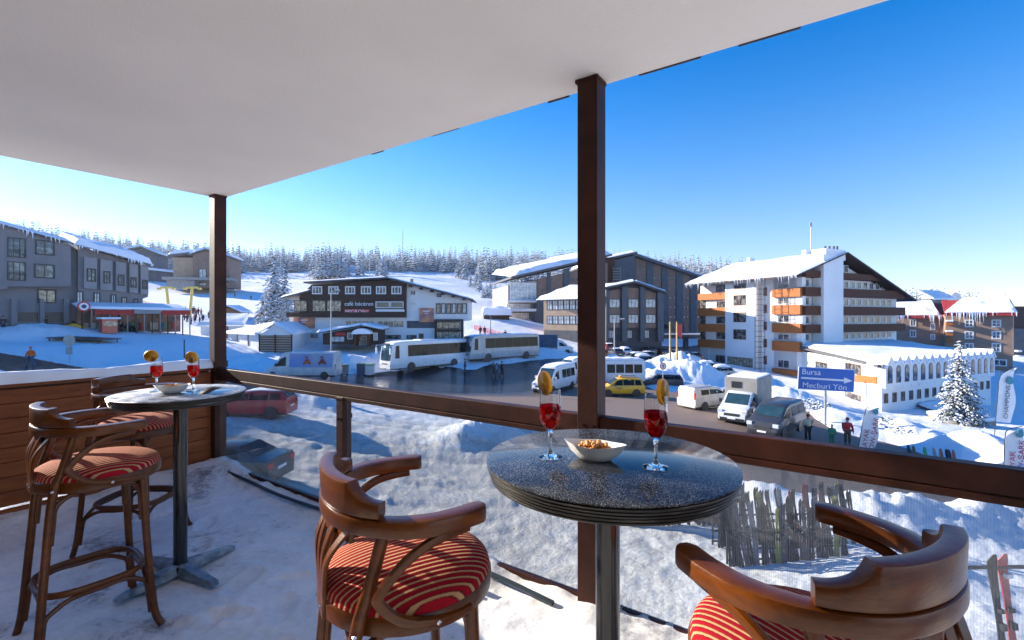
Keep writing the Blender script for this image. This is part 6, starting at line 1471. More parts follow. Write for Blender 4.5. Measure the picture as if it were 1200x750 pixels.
for x0, x1, y0, y1 in ((991, 1009, 426, 438), (956, 970, 424, 434), (991, 1009, 461, 472), (956, 970, 457, 467), (940, 946, 455, 464)): pwin(an, aL, x0, y0, x1, y1, 'frame_wood', 'window', 4, 1, .1, off=.01)
a0, a1 = aL.at(1028, 0)[0], aL.at(998, 0)[0]; part(an, 'timber_band', 'orange_clad', lambda m: aL.poly(m, [(a0, aL.at(1028, 450)[1]), (a1, aL.at(998, 447)[1]), (a1, aL.at(998, 439)[1]), (a0, aL.at(1028, 441.5)[1])], -.1, .10))
bk = aL.d * (Ll + .5)
rq = [aR.pt(-.4, zc - .25, .3), aR.pt(Lr + .3, zc - .25, .3), aR.pt(Lr + .3, zl_ + .1, .3) + bk, aR.pt(-.4, zl_ + .1, .3) + bk]
part(an, 'roof', 'concrete', lambda m: m.prism([p - Vector((0, 0, .35)) for p in rq], Vector((0, 0, .3)))); snowslab(an, rq, .45, seed=44)
part(an, 'eaves_board', 'grey_dark', lambda m: aL.poly(m, [(-.3, zc - .62), (Ll, zl_ - .45), (Ll, zl_ - .2), (-.3, zc - .36)], .0, .5))
for x0, x1, yy in ((1075, 1105, 478), (1110, 1122, 476)): pass
ax, az = aR.at(1088, 482); lt = part(an, 'lean_to_roof', 'brown_clad', lambda m: m.prism([aR.pt(ax - 3.5, az - .3, 5.5), aR.pt(ax + 4.5, az - .3, 5.5), aR.pt(ax + 4, az + 1.0, .2), aR.pt(ax - 3, az + 1.0, .2)], Vector((0, 0, .12)))); snowslab(an, [p + Vector((0, 0, .13)) for p in (aR.pt(ax - 3.5, az - .3, 5.5), aR.pt(ax + 4.5, az - .3, 5.5), aR.pt(ax + 4, az + 1.0, .2), aR.pt(ax - 3, az + 1.0, .2))], .3, 'lean_to_snow', 45)

# ---- brown hotel on the right, dark building at the edge ---------------------
f = Face((101, 108.0), (1, -.80)); bh = bld('brown_hotel', f.pt(0, -9), 'brown rendered hotel with white framed windows and icicles under its snowy roof at the right', 'hotel')
part(bh, 'wall', 'brown_wall', lambda m: f.ppoly(m, [(1108, 470), (1187, 470), (1187, 368), (1108, 368)], 0, -14)); part(bh, 'wall', 'brown_wall', lambda m: f.ppoly(m, [(1050, 470), (1112, 470), (1112, 371), (1050, 371)], -5, -17))
for y0, y1 in ((374.5, 383.5), (388, 397.5), (402, 412.5)):
    for x0, x1 in ((1130.5, 1141), (1162, 1173)): pwin(bh, f, x0, y0, x1, y1, 'frame_white', 'window', 2, 2, .22, off=.0)
pwin(bh, f, 1162, 421, 1180, 429, 'frame_white', 'window', 2, 1, .22, off=0); pwin(bh, f, 1162, 434, 1173, 444, 'frame_white', 'window', 2, 2, .22, off=0)
for x0, x1, y0, y1 in ((1067, 1075, 374, 383), (1067, 1075, 387, 396), (1092, 1098, 379, 387), (1092, 1098, 392, 399)): pwin(bh, f, x0, y0, x1, y1, 'frame_white', 'window', 2, 1, .2, off=-5)
for (p0, p1, n1, sd, rise) in (((1106, 367.5), (1191, 367.5), 1.6, 51, 3.0), ((1048, 370.5), (1112, 370.5), -3.6, 52, 3.0)):
    a, c = f.at(*p0), f.at(*p1); q = [f.pt(a[0], a[1], n1), f.pt(c[0], c[1], n1), f.pt(c[0], c[1] + rise, n1 - 8), f.pt(a[0], a[1] + rise, n1 - 8)]
    part(bh, 'roof', 'red_fabric', lambda m: m.prism([p - Vector((0, 0, .02)) for p in q], Vector((0, 0, .3)))); part(bh, 'eaves_board', 'red_fabric', lambda m: f.rect(m, a[0], a[1] - .5, c[0], a[1] - .04, n1 - .3, n1 - .05))
    qq = [q[0].lerp(q[1], .0 if sd == 51 else .0), q[1].lerp(q[0], .0 if sd == 51 else .12), q[2].lerp(q[3], .02 if sd == 51 else .22), q[3]]
    if sd == 51: qq[3] = q[3].lerp(q[2], .32)
    snowslab(bh, [p + Vector((0, 0, .29)) for p in qq], .9, seed=sd); icicles(bh, f, a[0], c[0], a[1] + .1, n1, 38, sd, 2.0)
for y in (377, 389, 397): part(bh, 'balcony', 'orange_clad', lambda m: f.prect(m, 1108, y, 1116, y + 4, .1, 1.6))
pass; part(bh, 'balcony_snow', 'roof_snow', lambda m: [f.prect(m, 1107.5, y - 2, 1116.5, y, .05, 1.8) for y in (377, 389)], bevel=.1)
part(bh, 'roof_mast', 'pole_grey', lambda m: m.cyl(f.pt(*f.at(1183, 355), -5), f.pt(*f.at(1183, 341), -5), .08, 6))
f = Face((142, 126.0), (1, -.1)); db = bld('dark_building', f.pt(0, -8), 'dark brown building cut by the right picture edge beside the brown hotel', 'building')
part(db, 'wall', 'dark_wall', lambda m: f.ppoly(m, [(1188, 470), (1290, 470), (1290, 359), (1188, 359)], 0, -12)); part(db, 'wall', 'slate_blue', lambda m: f.ppoly(m, [(1186, 470), (1290, 470), (1290, 385), (1186, 385)], .02, .4))
for y0 in (416, 430): pwin(db, f, 1196, y0, 1203, y0 + 7, 'frame_white', 'window', 1, 1, .18, off=.41); pwin(db, f, 1212, y0, 1220, y0 + 7, 'frame_white', 'window', 1, 1, .18, off=.41)
for y in (410, 416, 423): part(db, 'balcony', 'roof_snow', lambda m: f.prect(m, 1187, y, 1192, y + 2, .41, 1.4), bevel=.05)
f = Face((170, 170.0), (1, .3)); uh = bld('upper_house', f.pt(0, 2), 'white gabled house high among trees above the brown hotel', 'house')
part(uh, 'wall', 'white_wall', lambda m: f.ppoly(m, [(1112, 375), (1124, 375), (1124, 350), (1118, 342), (1112, 350)], 0, -9)); 
a_, z_ = f.at(1118, 341); c_, w_ = f.at(1125, 351); d_, v_ = f.at(1092, 344)
part(uh, 'wall', 'slate_blue', lambda m: f.ppoly(m, [(1092, 375), (1111.8, 375), (1111.8, 350), (1092, 350)], -.5, -9)); 
snowslab(uh, [f.pt(d_, z_ - 3.2, .8), f.pt(a_, z_ - 3.0, .8), f.pt(a_, z_, -4.5), f.pt(d_, z_, -4.5)], .6, 'roof', 61); snowslab(uh, [f.pt(a_, z_, 1.0), f.pt(c_, w_, 1.0), f.pt(c_, w_, -9), f.pt(a_, z_, -9)], .4, 'roof', 62)

# ---- far chalets on the slope ------------------------------------------------
f = Face((-112, 165), (1, .25)); c1 = bld('mountain_lodge', f.pt(0, 12), 'brown mountain lodge with curved snowy roof behind the corner post', 'lodge')
part(c1, 'wall', 'tan_light', lambda m: f.ppoly(m, [(200, 335), (231, 335), (231, 301), (200, 301)], -2, -14)); part(c1, 'wall', 'tan_clad', lambda m: f.ppoly(m, [(226, 337), (269, 337), (269, 302), (255, 296), (240, 294), (226, 299)], 0, -13))
pwin(c1, f, 233, 315, 242, 327, 'frame_dark', 'bright_pane', 2, 1, .2, off=0); pwin(c1, f, 233, 331, 242, 335, 'frame_dark', 'bright_pane', 2, 1, .2, off=0); pwin(c1, f, 262, 322, 268, 332, 'frame_dark', 'window', 2, 1, .2, off=0)
part(c1, 'terrace', 'concrete', lambda m: f.prect(m, 196, 326, 276, 329, -3, 4)); part(c1, 'stone_base', 'concrete', lambda m: f.prect(m, 200, 329, 232, 338, -3, 3))
slab_roof(c1, f, (196, 300.5), (228, 297), -15, -.5, th=.8, snow=1.0, seed=71); slab_roof(c1, f, (223, 300), (242, 293.5), -14, 1.5, th=.5, snow=.8, seed=72); slab_roof(c1, f, (242.2, 293.5), (272, 302.5), -14, 1.5, th=.5, snow=.7, seed=73)
f = Face((-150, 190), (1, .3)); c2 = bld('small_lodge', f.pt(0, 14), 'small grey lodge with arched roof farther up behind the grey hotel', 'lodge')
part(c2, 'wall', 'slate_blue', lambda m: f.ppoly(m, [(140, 330), (183, 330), (183, 298), (166, 291), (140, 296)], 0, -12)); slab_roof(c2, f, (136, 296.5), (166, 290.5), -13, 1.5, th=.5, snow=.8, seed=74); slab_roof(c2, f, (166.2, 290.5), (186, 298.5), -13, 1.5, th=.5, snow=.6, seed=75)
part(c2, 'shed', 'slate_blue', lambda m: f.ppoly(m, [(175, 330), (205, 332), (205, 320), (175, 318)], 1, -9)); slab_roof(c2, f, (174, 317.5), (208, 321), -10, 2, th=.4, snow=.9, seed=76)

# ---- sheds by the road -------------------------------------------------------
def shed(O, d, px0, px1, pxm, ytop, ybot, label, slat=True):
    g = Face(O, d); s = bld('storage_shed', g.pt(0, hz(*O)), label, 'shed'); return g, s
fr_ = Face((-32.0, 61.0), (1, .15)); fd = Face((fr_.pt(fr_.at(304, 0)[0], 0).x, fr_.pt(fr_.at(304, 0)[0], 0).y), (-.80, .62))
s1 = bld('storage_shed', fd.pt(0, -4), 'white metal shed with red brown slatted end and snowy roof near the silver van', 'shed')
aR0, aR1 = fr_.at(304, 0)[0], fr_.at(341, 0)[0]; zt = fr_.at(320, 392)[1]; zb = fr_.at(320, 419)[1]
Ld = fd.at(266, 0)[0]
part(s1, 'wall', 'white_wall', lambda m: fr_.poly(m, [(aR0 + .05, zb), (aR1, zb), (aR1, zt), ((aR0 + aR1) / 2, zt + 1.3), (aR0 + .05, zt)], -.1, -Ld * .62 - 3))
part(s1, 'wall', 'white_wall', lambda m: fd.rect(m, .0, zb, Ld, zt, -.05, -4))
for k in range(4): part(s1, 'corner_strip', 'frame_wood', lambda m: fd.rect(m, Ld * k / 3 - (.12 if k else 0), zb, Ld * k / 3 + (.12 if not k else .02), zt, -.04, .05))
part(s1, 'slatted_screen', 'brown_clad2', lambda m: [fr_.rect(m, aR0, zb + .1 + k * .22, aR1 + .1, zb + .22 + k * .22, -.08, .06) for k in range(int((zt - zb) / .22))] + [fr_.rect(m, x - .06, zb, x + .06, zt, -.06, .09) for x in (aR0, (aR0 + aR1) / 2, aR1 + .1)])
pk = zt + 1.45; mid = (aR0 + aR1) / 2
snowslab(s1, [fr_.pt(mid, pk, .5), fr_.pt(aR1 + .5, zt, .5), fr_.pt(aR1 + .5, zt, -9), fr_.pt(mid, pk, -9)], .3, seed=81); snowslab(s1, [fr_.pt(mid, pk, .5), fr_.pt(aR0 - .4, zt, .3), fd.pt(Ld + .4, zt, .4), fr_.pt(mid - 2, pk, -7)], .3, seed=82)
f2 = Face((-38, 70), (1, .15)); s2 = bld('storage_shed', f2.pt(0, -3), 'longer white shed with snowy roof farther left, partly behind the corner post', 'shed')
part(s2, 'wall', 'white_wall', lambda m: f2.ppoly(m, [(235, 403), (285, 403), (285, 382), (235, 382)], 0, -6)); a_, z_ = f2.at(233, 381); c_, w_ = f2.at(288, 381)
part(s2, 'corner_strip', 'red_sign', lambda m: f2.prect(m, 266, 382, 267.5, 403, -.02, .06))
snowslab(s2, [f2.pt(a_, z_, .6), f2.pt(c_, w_, .6), f2.pt(c_ - 1, w_ + 1.5, -4), f2.pt(a_ + 1, z_ + 1.5, -4)], .4, seed=83)
f3 = Face((-62, 98), (1, .2)); s3 = bld('timber_kiosk', f3.pt(0, 0), 'small timber kiosk with snowy roof right of the corner post', 'kiosk')
part(s3, 'wall', 'wood_plank', lambda m: f3.ppoly(m, [(254, 376), (282, 376), (282, 366), (268, 360), (254, 366)], 0, -5)); pwin(s3, f3, 272, 368, 277, 374, 'frame_dark', 'window', 1, 1, .1, off=.01); slab_roof(s3, f3, (252, 366.5), (268, 359.5), -6, .8, th=.15, snow=.35, seed=84); slab_roof(s3, f3, (268.1, 359.5), (285, 367), -6, .8, th=.15, snow=.35, seed=85)
# snow loaded huts in front of the striped hotel
g_ = G(583, 375); f4 = Face((g_.x, g_.y), (1, .1)); s4 = bld('slope_hut', f4.pt(0, 0), 'low hut buried under domed snow on the slope left of the striped hotel', 'hut')
part(s4, 'wall', 'brown_clad', lambda m: f4.ppoly(m, [(567, 384), (597, 384), (597, 369), (567, 369)], 0, -4)); a_, z_ = f4.at(565, 369); c_, w_ = f4.at(600, 369); snowslab(s4, [f4.pt(a_, z_, .8), f4.pt(c_, w_, .8), f4.pt(c_, w_ + .6, -5), f4.pt(a_, z_ + .6, -5)], 1.4, 'roof', 86)
# ------------------------------------------------------------------ trees
def mat_tree(name, snow_amt):
    m, t, ns, L_ = nt(name)
    out = N(t, 'ShaderNodeOutputMaterial'); b = N(t, 'ShaderNodeBsdfPrincipled'); L_.new(b.outputs[0], out.inputs[0])
    g = N(t, 'ShaderNodeNewGeometry'); sx = N(t, 'ShaderNodeSeparateXYZ'); L_.new(g.outputs['Normal'], sx.inputs[0])
    tc = N(t, 'ShaderNodeTexCoord'); n = N(t, 'ShaderNodeTexNoise', i_Scale=2.2, i_Detail=5.0, i_Roughness=.7); L_.new(tc.outputs['Object'], n.inputs['Vector'])
    a = N(t, 'ShaderNodeMath', operation='MULTIPLY_ADD'); a.inputs[1].default_value = .5; L_.new(sx.outputs[2], a.inputs[0]); L_.new(n.outputs['Fac'], a.inputs[2])
    r = ramp(t, [(.55 - snow_amt, (.022, .036, .030)), (.68 - snow_amt, (.80, .83, .88))]); L_.new(a.outputs[0], r.inputs[0]); L_.new(r.outputs[0], b.inputs['Base Color']); b.inputs['Roughness'].default_value = .85
    return m
MT['spruce_snow'] = mat_tree('snowy spruce boughs', -.08); MT['spruce_dark'] = mat_tree('dark spruce boughs', -.20); MT['forest_snow'] = mat_tree('frosted forest', .18)
def spruce_mesh(h, r, seed, nwh, per, droop=.35, gap=.1, fat=1.0):
    """boughs: drooping tapering sprays, each a chain of small flattened clumps with snow lying on top"""
    rnd = random.Random(seed); m = MB()
    def clump(p, d, L1, w, th):
        d = d.normalized(); s_ = Vector((-d.y, d.x, 0)).normalized(); u = d.cross(s_) * -1
        if u.z < 0: u = -u
        a = [p - d * L1 * .5, p + s_ * w * rnd.uniform(.7, 1.1) - u * th * .5, p + d * L1 * rnd.uniform(.5, .75) - u * th * .6, p - s_ * w * rnd.uniform(.7, 1.1) - u * th * .5, p + u * th, p - u * th * 1.1]
        m.add(a, [(0, 1, 4), (1, 2, 4), (2, 3, 4), (3, 0, 4), (1, 0, 5), (2, 1, 5), (3, 2, 5), (0, 3, 5)])
    for i in range(nwh):
        f = i / (nwh - 1); z = h * (.10 + .88 * f); R = r * (1 - f) ** .85 * rnd.uniform(.82, 1.12) + .05 * r
        n = max(3, int(per * (1 - f * .75)))
        off = rnd.uniform(0, 6)
        for k in range(n):
            if rnd.random() < gap: continue
            a = off + 2 * PI * k / n + rnd.uniform(-.25, .25); Rk = R * rnd.uniform(.7, 1.15); d = Vector((math.cos(a), math.sin(a), 0)); ns_ = max(2, int(Rk / (.085 * r) / 2.2)); zz = z + rnd.uniform(-.02, .02) * h
            for q in range(ns_):
                t = (q + .7) / ns_; p = d * Rk * t + Vector((0, 0, zz + .10 * Rk * math.sin(t * 2) - droop * Rk * t * t))
                w = (.085 + .10 * (1 - t)) * r * fat * rnd.uniform(.8, 1.3) * (.55 + .6 * (1 - f)); dd = d + Vector((0, 0, -.15 - droop * t * 1.3)) + Vector((rnd.uniform(-.3, .3), rnd.uniform(-.3, .3), 0))
                clump(p, dd, w * 2.0, w, w * .36)
                if t > .35:
                    for sd in (-1, 1):
                        ds = (d + Vector((-d.y, d.x, 0)) * sd * 1.1 + Vector((0, 0, -.35))); clump(p + ds.normalized() * w * 1.1, ds, w * 1.5, w * .6, w * .28)
    return m
def spruce(name, loc, h, r, seed, nwh, per, label, group=None, mat='spruce_snow', droop=.35, cat='tree', trunk_r=None):
    t = empty(name, loc, seed, label, cat, group)
    spruce_mesh(h, r, seed, nwh, per, droop).build('crown', mat, t, smooth='raw')
    m = MB(); tr = trunk_r or h * .018; m.tube([(0, 0, -.4), (0, 0, h * .4), (0, 0, h * .97)], [tr, tr * .7, tr * .1], 8); m.build('trunk', 'bark', t, smooth=True)
    return t
g = GY(322, 92); hh = H + (HY - 303) / F * 92 - g.z
spruce('spruce_tree', g, hh, 3.9, 3, 26, 17, 'tall broad snow laden spruce left of the café building', droop=.5)
g = GY(334, 90); spruce('spruce_tree', g, hh * .92, 3.0, 4, 22, 13, 'narrower spruce merging with the right side of the broad spruce by the café', droop=.5)
g = GY(1124, 47); hh = H + (HY - 397) / F * 47 - g.z; spruce('spruce_tree', g, hh, 2.0, 6, 26, 15, 'dark snow dusted spruce in front of the white annex', droop=.4, mat='spruce_dark', trunk_r=.16)
# clumps one can tell apart on the slope
protos = []
def pine_group(spots, label, grp, seed0):
    rnd = random.Random(seed0)
    for (px, pyt, Y, wr) in spots:
        gnd = GY(px, Y); h = max(3, H + (HY - pyt) / F * Y - gnd.z)
        if len(protos) < 4:
            o = spruce('snowy_pine', (0, 0, 0), 10.0, 2.6, 60 + len(protos), 15, 9, label, grp, 'forest_snow'); protos.append(o)
        else: o = copy_tree(protos[rnd.randrange(4)])
        o['label'] = label; o['group'] = grp; o.location = gnd - Vector((0, 0, .2)); s = h / 10; o.scale = (s * wr, s * wr, s); o.rotation_euler = (0, 0, rnd.uniform(0, 6))
rnd = random.Random(44)
pine_group([(574, 321, 165, 1.0), (570, 326, 160, 1.1), (580, 324, 158, 1.1), (586, 333, 150, 1.0), (566, 333, 155, .9)], 'dark snowy pine in the clump just left of the striped hotel', 'pines left of the striped hotel', 1)
pine_group([(558, 312, 215, 1.0), (551, 316, 222, .9), (562, 318, 205, 1.0), (545, 300, 262, 1), (537, 302, 265, 1)], 'snowy pine on the slope above the right roof end of the café', 'pines above the right end of the café', 2)
pine_group([(368 + i * 4.6, 290 + rnd.uniform(-3, 6), 245 + rnd.uniform(-8, 8), 1.0) for i in range(8)], 'frosted pine in the grove on the slope above the left roof end of the café', 'grove above the left end of the café', 3)
pine_group([(449, 293, 255, 1.0), (444, 297, 258, .9), (330, 300, 250, .8), (396, 318, 190, .0 + .8)], 'single frosted pine standing clear of the forest behind the café', 'single pines in front of the forest', 4)
pine_group([(1068, 341, 190, 1), (1074, 338, 195, 1), (1081, 344, 188, 1), (1087, 341, 192, 1), (1129, 344, 180, 1), (1136, 342, 184, .9), (1101, 346, 170, 1), (1107, 347, 168, .9)], 'snowy pine beside the white gabled house above the brown hotel', 'pines around the upper house', 5)
# the forest on the ridge, one mass
def forest():
    rnd = random.Random(9); base = []
    for k in range(5):
        m = spruce_mesh(10, 2.3, 200 + k, 10, 7, .3, .03, 1.55); v = np.array(m.v, float); base.append((v, np.array(m.f, int)))
    Vs, Fs, o = [], [], 0
    pts = []
    while len(pts) < 2300:
        px = rnd.uniform(-60, 900); Y = rnd.uniform(262, 400)
        if 425 < px < 560 and Y < 300: continue
        if 285 < px < 372 and Y < 292: continue
        if 408 < px < 418 and Y < 345: continue
        if px > 560 and Y < 250: continue
        pts.append((px, Y))
    for i in range(160): pts.append((rnd.uniform(1055, 1150), rnd.uniform(190, 250)))
    for i in range(420): pts.append((rnd.uniform(-60, 240), rnd.uniform(225, 290)))
    for i in range(260): pts.append((rnd.uniform(600, 900), rnd.uniform(220, 265)))
    X = np.array([(p[0] - 600) / F * p[1] for p in pts]); Y = np.array([p[1] for p in pts]); Z = hbase(X, Y)
    for i in range(len(pts)):
        v, f = base[i % 5]; h = rnd.uniform(7, 12) + 6.5 * rnd.random() ** 2 * (1 if pts[i][1] > 262 else .85); s = h / 10; w = s * rnd.uniform(.75, 1.1); a = rnd.uniform(0, 6.28); ca, sa = math.cos(a), math.sin(a)
        x = (v[:, 0] * ca - v[:, 1] * sa) * w + X[i]; y = (v[:, 0] * sa + v[:, 1] * ca) * w + Y[i]; z = v[:, 2] * s + Z[i] - .5
        Vs.append(np.stack([x, y, z], -1)); Fs.append(f + o); o += len(v)
    V = np.concatenate(Vs); Fq = np.concatenate(Fs)
    me = bpy.data.meshes.new('forest'); me.vertices.add(len(V)); me.vertices.foreach_set('co', V.astype(np.float32).ravel()); me.loops.add(Fq.size); me.loops.foreach_set('vertex_index', Fq.astype(np.int32).ravel())
    me.polygons.add(len(Fq)); me.polygons.foreach_set('loop_start', np.arange(0, Fq.size, 3, dtype=np.int32)); me.update(calc_edges=True); me.materials.append(MT['forest_snow'])
    ob = bpy.data.objects.new('forest', me); COL.objects.link(ob); tag(ob, 'frosted conifer forest covering the ridge behind the village', 'forest', kind='stuff')
forest()
# scrub behind the lodge and frosted shrubs by the road sign
def shrub(name, loc, r, h, seed, label, group=None, n=260):
    rnd = random.Random(seed); m = MB()
    for i in range(n):
        a = rnd.uniform(0, 2 * PI); q = math.sqrt(rnd.random()); z = h * rnd.random() * (1 - .6 * q * q); p = Vector((math.cos(a) * q * r, math.sin(a) * q * r, z)); s = rnd.uniform(.05, .13) * r
        d = Vector((rnd.uniform(-1, 1), rnd.uniform(-1, 1), rnd.uniform(-.3, .8))).normalized(); e = d.cross(Vector((0, 0, 1))).normalized(); u = d.cross(e)
        m.add([p - d * s, p + e * s * .7, p + d * s, p - e * s * .7, p + u * s * .5, p - u * s * .5], [(0, 1, 4), (1, 2, 4), (2, 3, 4), (3, 0, 4), (1, 0, 5), (2, 1, 5), (3, 2, 5), (0, 3, 5)])
    for i in range(14):
        a = rnd.uniform(0, 6.28); m.tube([(0, 0, 0), (math.cos(a) * r * .4, math.sin(a) * r * .4, h * .5), (math.cos(a) * r * .8, math.sin(a) * r * .8, h * .8)], [.02, .014, .005], 5)
    o = m.build(name, 'forest_snow', smooth='raw', loc=loc); return tag(o, label, 'shrub', group)
for (px, py, r, h, lb) in ((948, 478, 1.3, .9, 'frosted shrub left of the blue road sign post'), (962, 484, 1.4, 1.0, 'frosted shrub at the foot of the blue road sign'), (1035, 508, 1.7, 1.2, 'large frosted shrub right of the leaning ski shop banner'), (1062, 515, 1.4, .9, 'low frosted shrub farther right of the ski shop banner')):
    shrub('frosted_shrub', G(px, py), r, h, int(px), lb, 'frosted shrubs on the snow bank')

# ------------------------------------------------------------------ poles, signs, banners
def pole(m, a, b, r, n=10, r2=None): m.cyl(a, b, r, n, r2)
def lamp(px, py, ytop, Y, label, arm=1.0, dir_=1, globe=False):
    g = GY(px, Y); zt = H + (HY - ytop) / F * Y; t = empty('street_lamp', g, 0, label, 'street lamp', 'street lamps'); h = zt - g.z
    m = MB(); m.tube([(0, 0, -.3), (0, 0, h)], [.10, .055], 10); m.build('mast', 'pole_grey', t, smooth=True)
    m = MB(); m.tube(cr([(0, 0, h - .1), (dir_ * arm * .4, 0, h + .15), (dir_ * arm, 0, h + .2)], 4), .035, 8); m.build('arm', 'pole_grey', t, smooth=True)
    m = MB(); m.box(dir_ * arm - .1, -.12, h + .13, dir_ * arm + dir_ * .55, .12, h + .27); hd = m.build('lamp_head', 'concrete', t, bevel=.04); m = MB(); m.box(dir_ * arm, -.1, h + .27, dir_ * arm + dir_ * .5, .1, h + .36); m.build('snow_cap', 'roof_snow', hd, bevel=.04)
    return t
lamp(388, 0, 343, 54, 'street lamp with small clutter on its mast in front of the café building', .5, 1)
lamp(720, 0, 376, 66, 'street lamp in front of the front wing of the striped hotel', .9, 1)
lamp(575, 0, 371, 74, 'thin street lamp between the café and the striped hotel', .3, -1)
# round road sign back with plates, left of the corner
def roundsign(loc, h, r, label, plates, face=None, rz=0, red=False):
    t = empty('traffic_sign', loc, rz, label, 'traffic sign')
    m = MB(); m.cyl((0, .03, -.3), (0, .03, h), .035, 10); m.build('post', 'pole_grey', t, smooth=True)
    T = Matrix.Translation((0, 0, h)) @ Matrix.Rotation(PI / 2, 4, 'X'); m = MB(); m.lathe([(.001, -.012), (r, -.012), (r, .012), (.001, .012)], 32, T=T); d = m.build('disc', 'red_sign' if red else 'grey_sign', t, smooth=True)
    if red: 
        m = MB(); m.lathe([(.001, .0), (r * .76, .0), (r * .76, .017), (.001, .017)], 32, T=T); m.build('sign_face', 'white_sign', d, smooth=True)
        m = MB(); m.box(-r * .10, -.022, h - r * .5, r * .10, -.016, h + r * .5); m.box(-r * .42, -.022, h + r * .05, r * .42, -.016, h + r * .25); m.build('symbol', 'dark_print', d)
    for (z0, z1, w) in plates: m = MB(); m.box(-w / 2, -.012, z0, w / 2, .012, z1); m.build('plate', 'grey_sign', t, bevel=.01)
    return t
g = G(81, 427); roundsign(g, (427 - 399) / F * g.y, .56, 'grey back of a round road sign with two plates below it, left of the glasses', [(.95, 1.65, .62), (.95 - .0, .95 - .01, .01)][:1], rz=0)
g = GY(777, 43.5); roundsign(g, H + (HY - 429) / F * 43.5 - g.z, .33, 'red ringed round traffic sign standing before the snow heaps', [], red=True)
# blue direction sign
g = GY(968, 36.5); Yb = 36.5; zt = H + (HY - 431) / F * Yb; zb = H + (HY - 458) / F * Yb; t = empty('direction_sign', g, 0, 'blue road direction sign with white arrow and lettering on a grey post', 'road sign')
m = MB(); m.box(-.09, .04, -.5, .09, .12, zb - g.z + .5); m.build('post', 'pole_grey', t)
wd = 4.15; hb = zb - g.z; ht = zt - g.z; tilt = DEG(3)
bo = empty('board', (0, 0, (hb + ht) / 2)); bo.parent = t; bo.rotation_euler = (0, tilt, DEG(-6))
bo2 = MB(); h2 = (ht - hb) / 2; bo2.box(-wd / 2, -.03, -h2, wd / 2, .03, h2); B_ = bo2.build('board', 'white_sign', t, bevel=.02); B_.location = (0, 0, (hb + ht) / 2); B_.rotation_euler = (0, tilt, DEG(-6)); bpy.data.objects.remove(bo)
m = MB(); m.box(-wd / 2 + .06, -.036, -h2 + .06, wd / 2 - .06, -.028, h2 - .06); m.build('blue_field', 'blue_sign', B_)
m = MB(); m.box(-wd / 2 + .22, -.042, -.07, wd / 2 - .75, -.034, .07); m.prism([Vector((wd / 2 - .78, -.042, .24)), Vector((wd / 2 - .78, -.042, -.24)), Vector((wd / 2 - .18, -.042, 0))], Vector((0, .008, 0))); m.build('arrow', 'white_sign', B_)
def ptext(nm, s, size, loc, rot, mat, par, **k):
    o = text(nm, s, size, loc, rot, mat, par, **k); return o
ptext('lettering', 'Bursa', .62, (-wd / 2 + .95, -.045, .48), (PI / 2, 0, 0), 'white_sign', B_, ext=.006); ptext('lettering', 'Mecburi Yön', .58, (.0 - .1, -.045, -.55), (PI / 2, 0, 0), 'white_sign', B_, ext=.006, sx=1.08)
# feather banners
def banner(px, py0, py1, Y, w, label, lines, rz=0, lean=0, head=None, txt=.6, mat='white_sign'):
    g = GY(px, Y); z0 = H + (HY - py1) / F * Y; z1 = H + (HY - py0) / F * Y; h = z1 - z0; t = empty('feather_banner', Vector((g.x, g.y, z0)), rz, label, 'banner', 'advertising feather banners'); t.rotation_euler = (0, lean, rz)
    m = MB(); m.tube(cr([(-w / 2, 0, g.z - z0 - .2), (-w / 2, 0, h * .75), (-w / 2 + .12 * w, 0, h * .93), (w * .2, 0, h * 1.01)], 6), .022, 8); m.build('mast', 'frame_dark', t, smooth=True)
    n = 16; L0, L1 = [], []
    for i in range(n + 1):
        q = i / n; z = h * q; xl = -w / 2 + (.0 if q < .75 else .9 * w * ((q - .75) / .25) ** 2); xr = w / 2 * (.80 + .2 * math.sin(q * 5)) if q < .97 else w * .42
        L0.append(Vector((xl, .03 * math.sin(q * 7), z))); L1.append(Vector((xr, .06 * math.sin(q * 9 + 1), z)))
    m = MB(); off = Vector((0, .008, 0)); rings = [[a, a.lerp(b, .33) + Vector((0, .03, 0)), a.lerp(b, .66) - Vector((0, .03, 0)), b, b + off, a.lerp(b, .66) + off - Vector((0, .03, 0)), a.lerp(b, .33) + off + Vector((0, .03, 0)), a + off] for a, b in zip(L0, L1)]
    m.loft(rings); c = m.build('cloth', mat, t, smooth=True)
    for (s, mt, size, xo, zo) in lines: ptext('lettering', s, size, (xo, -.075, h * zo), (PI / 2, -PI / 2, 0), mt, c, ext=.004, sx=1.0)
    if head: m = MB(); m.prism([Vector((head[0] + head[2] * math.cos(a) * (1 if a < PI else 1), -.08, h * head[1] + head[2] * math.sin(a) * (1.5 if 0 < a < PI else .8))) for a in [2 * PI * i / 16 for i in range(16)]], Vector((0, .02, 0))); m.build('drop_emblem', 'teal', c)
    return t
banner(1177, 430, 495, 33.5, 1.25, 'tall white feather banner reading CHAMPIONS with a teal drop, right of the spruce', [('CHAMPIONS', 'dark_print', .42, .0, .37)], head=(.08, .74, .25), lean=DEG(5))
banner(1015, 474, 532, 28.6, 1.05, 'leaning white banner with crimson lettering behind the railing, left of the shrubs', [('SNOW-ŞARK', 'pink_print', .42, .22, .35), ('KAYAK', 'pink_print', .42, -.22, .28)], head=(.1, .86, .14), lean=DEG(10))
banner(1190, 500, 560, 25.6, 1.3, 'white banner with crimson lettering cut by the right picture edge', [('SNOW-ŞARK', 'pink_print', .42, .22, .30), ('KAYAK', 'pink_print', .42, -.25, .28)], head=(.1, .85, .2), lean=DEG(2))
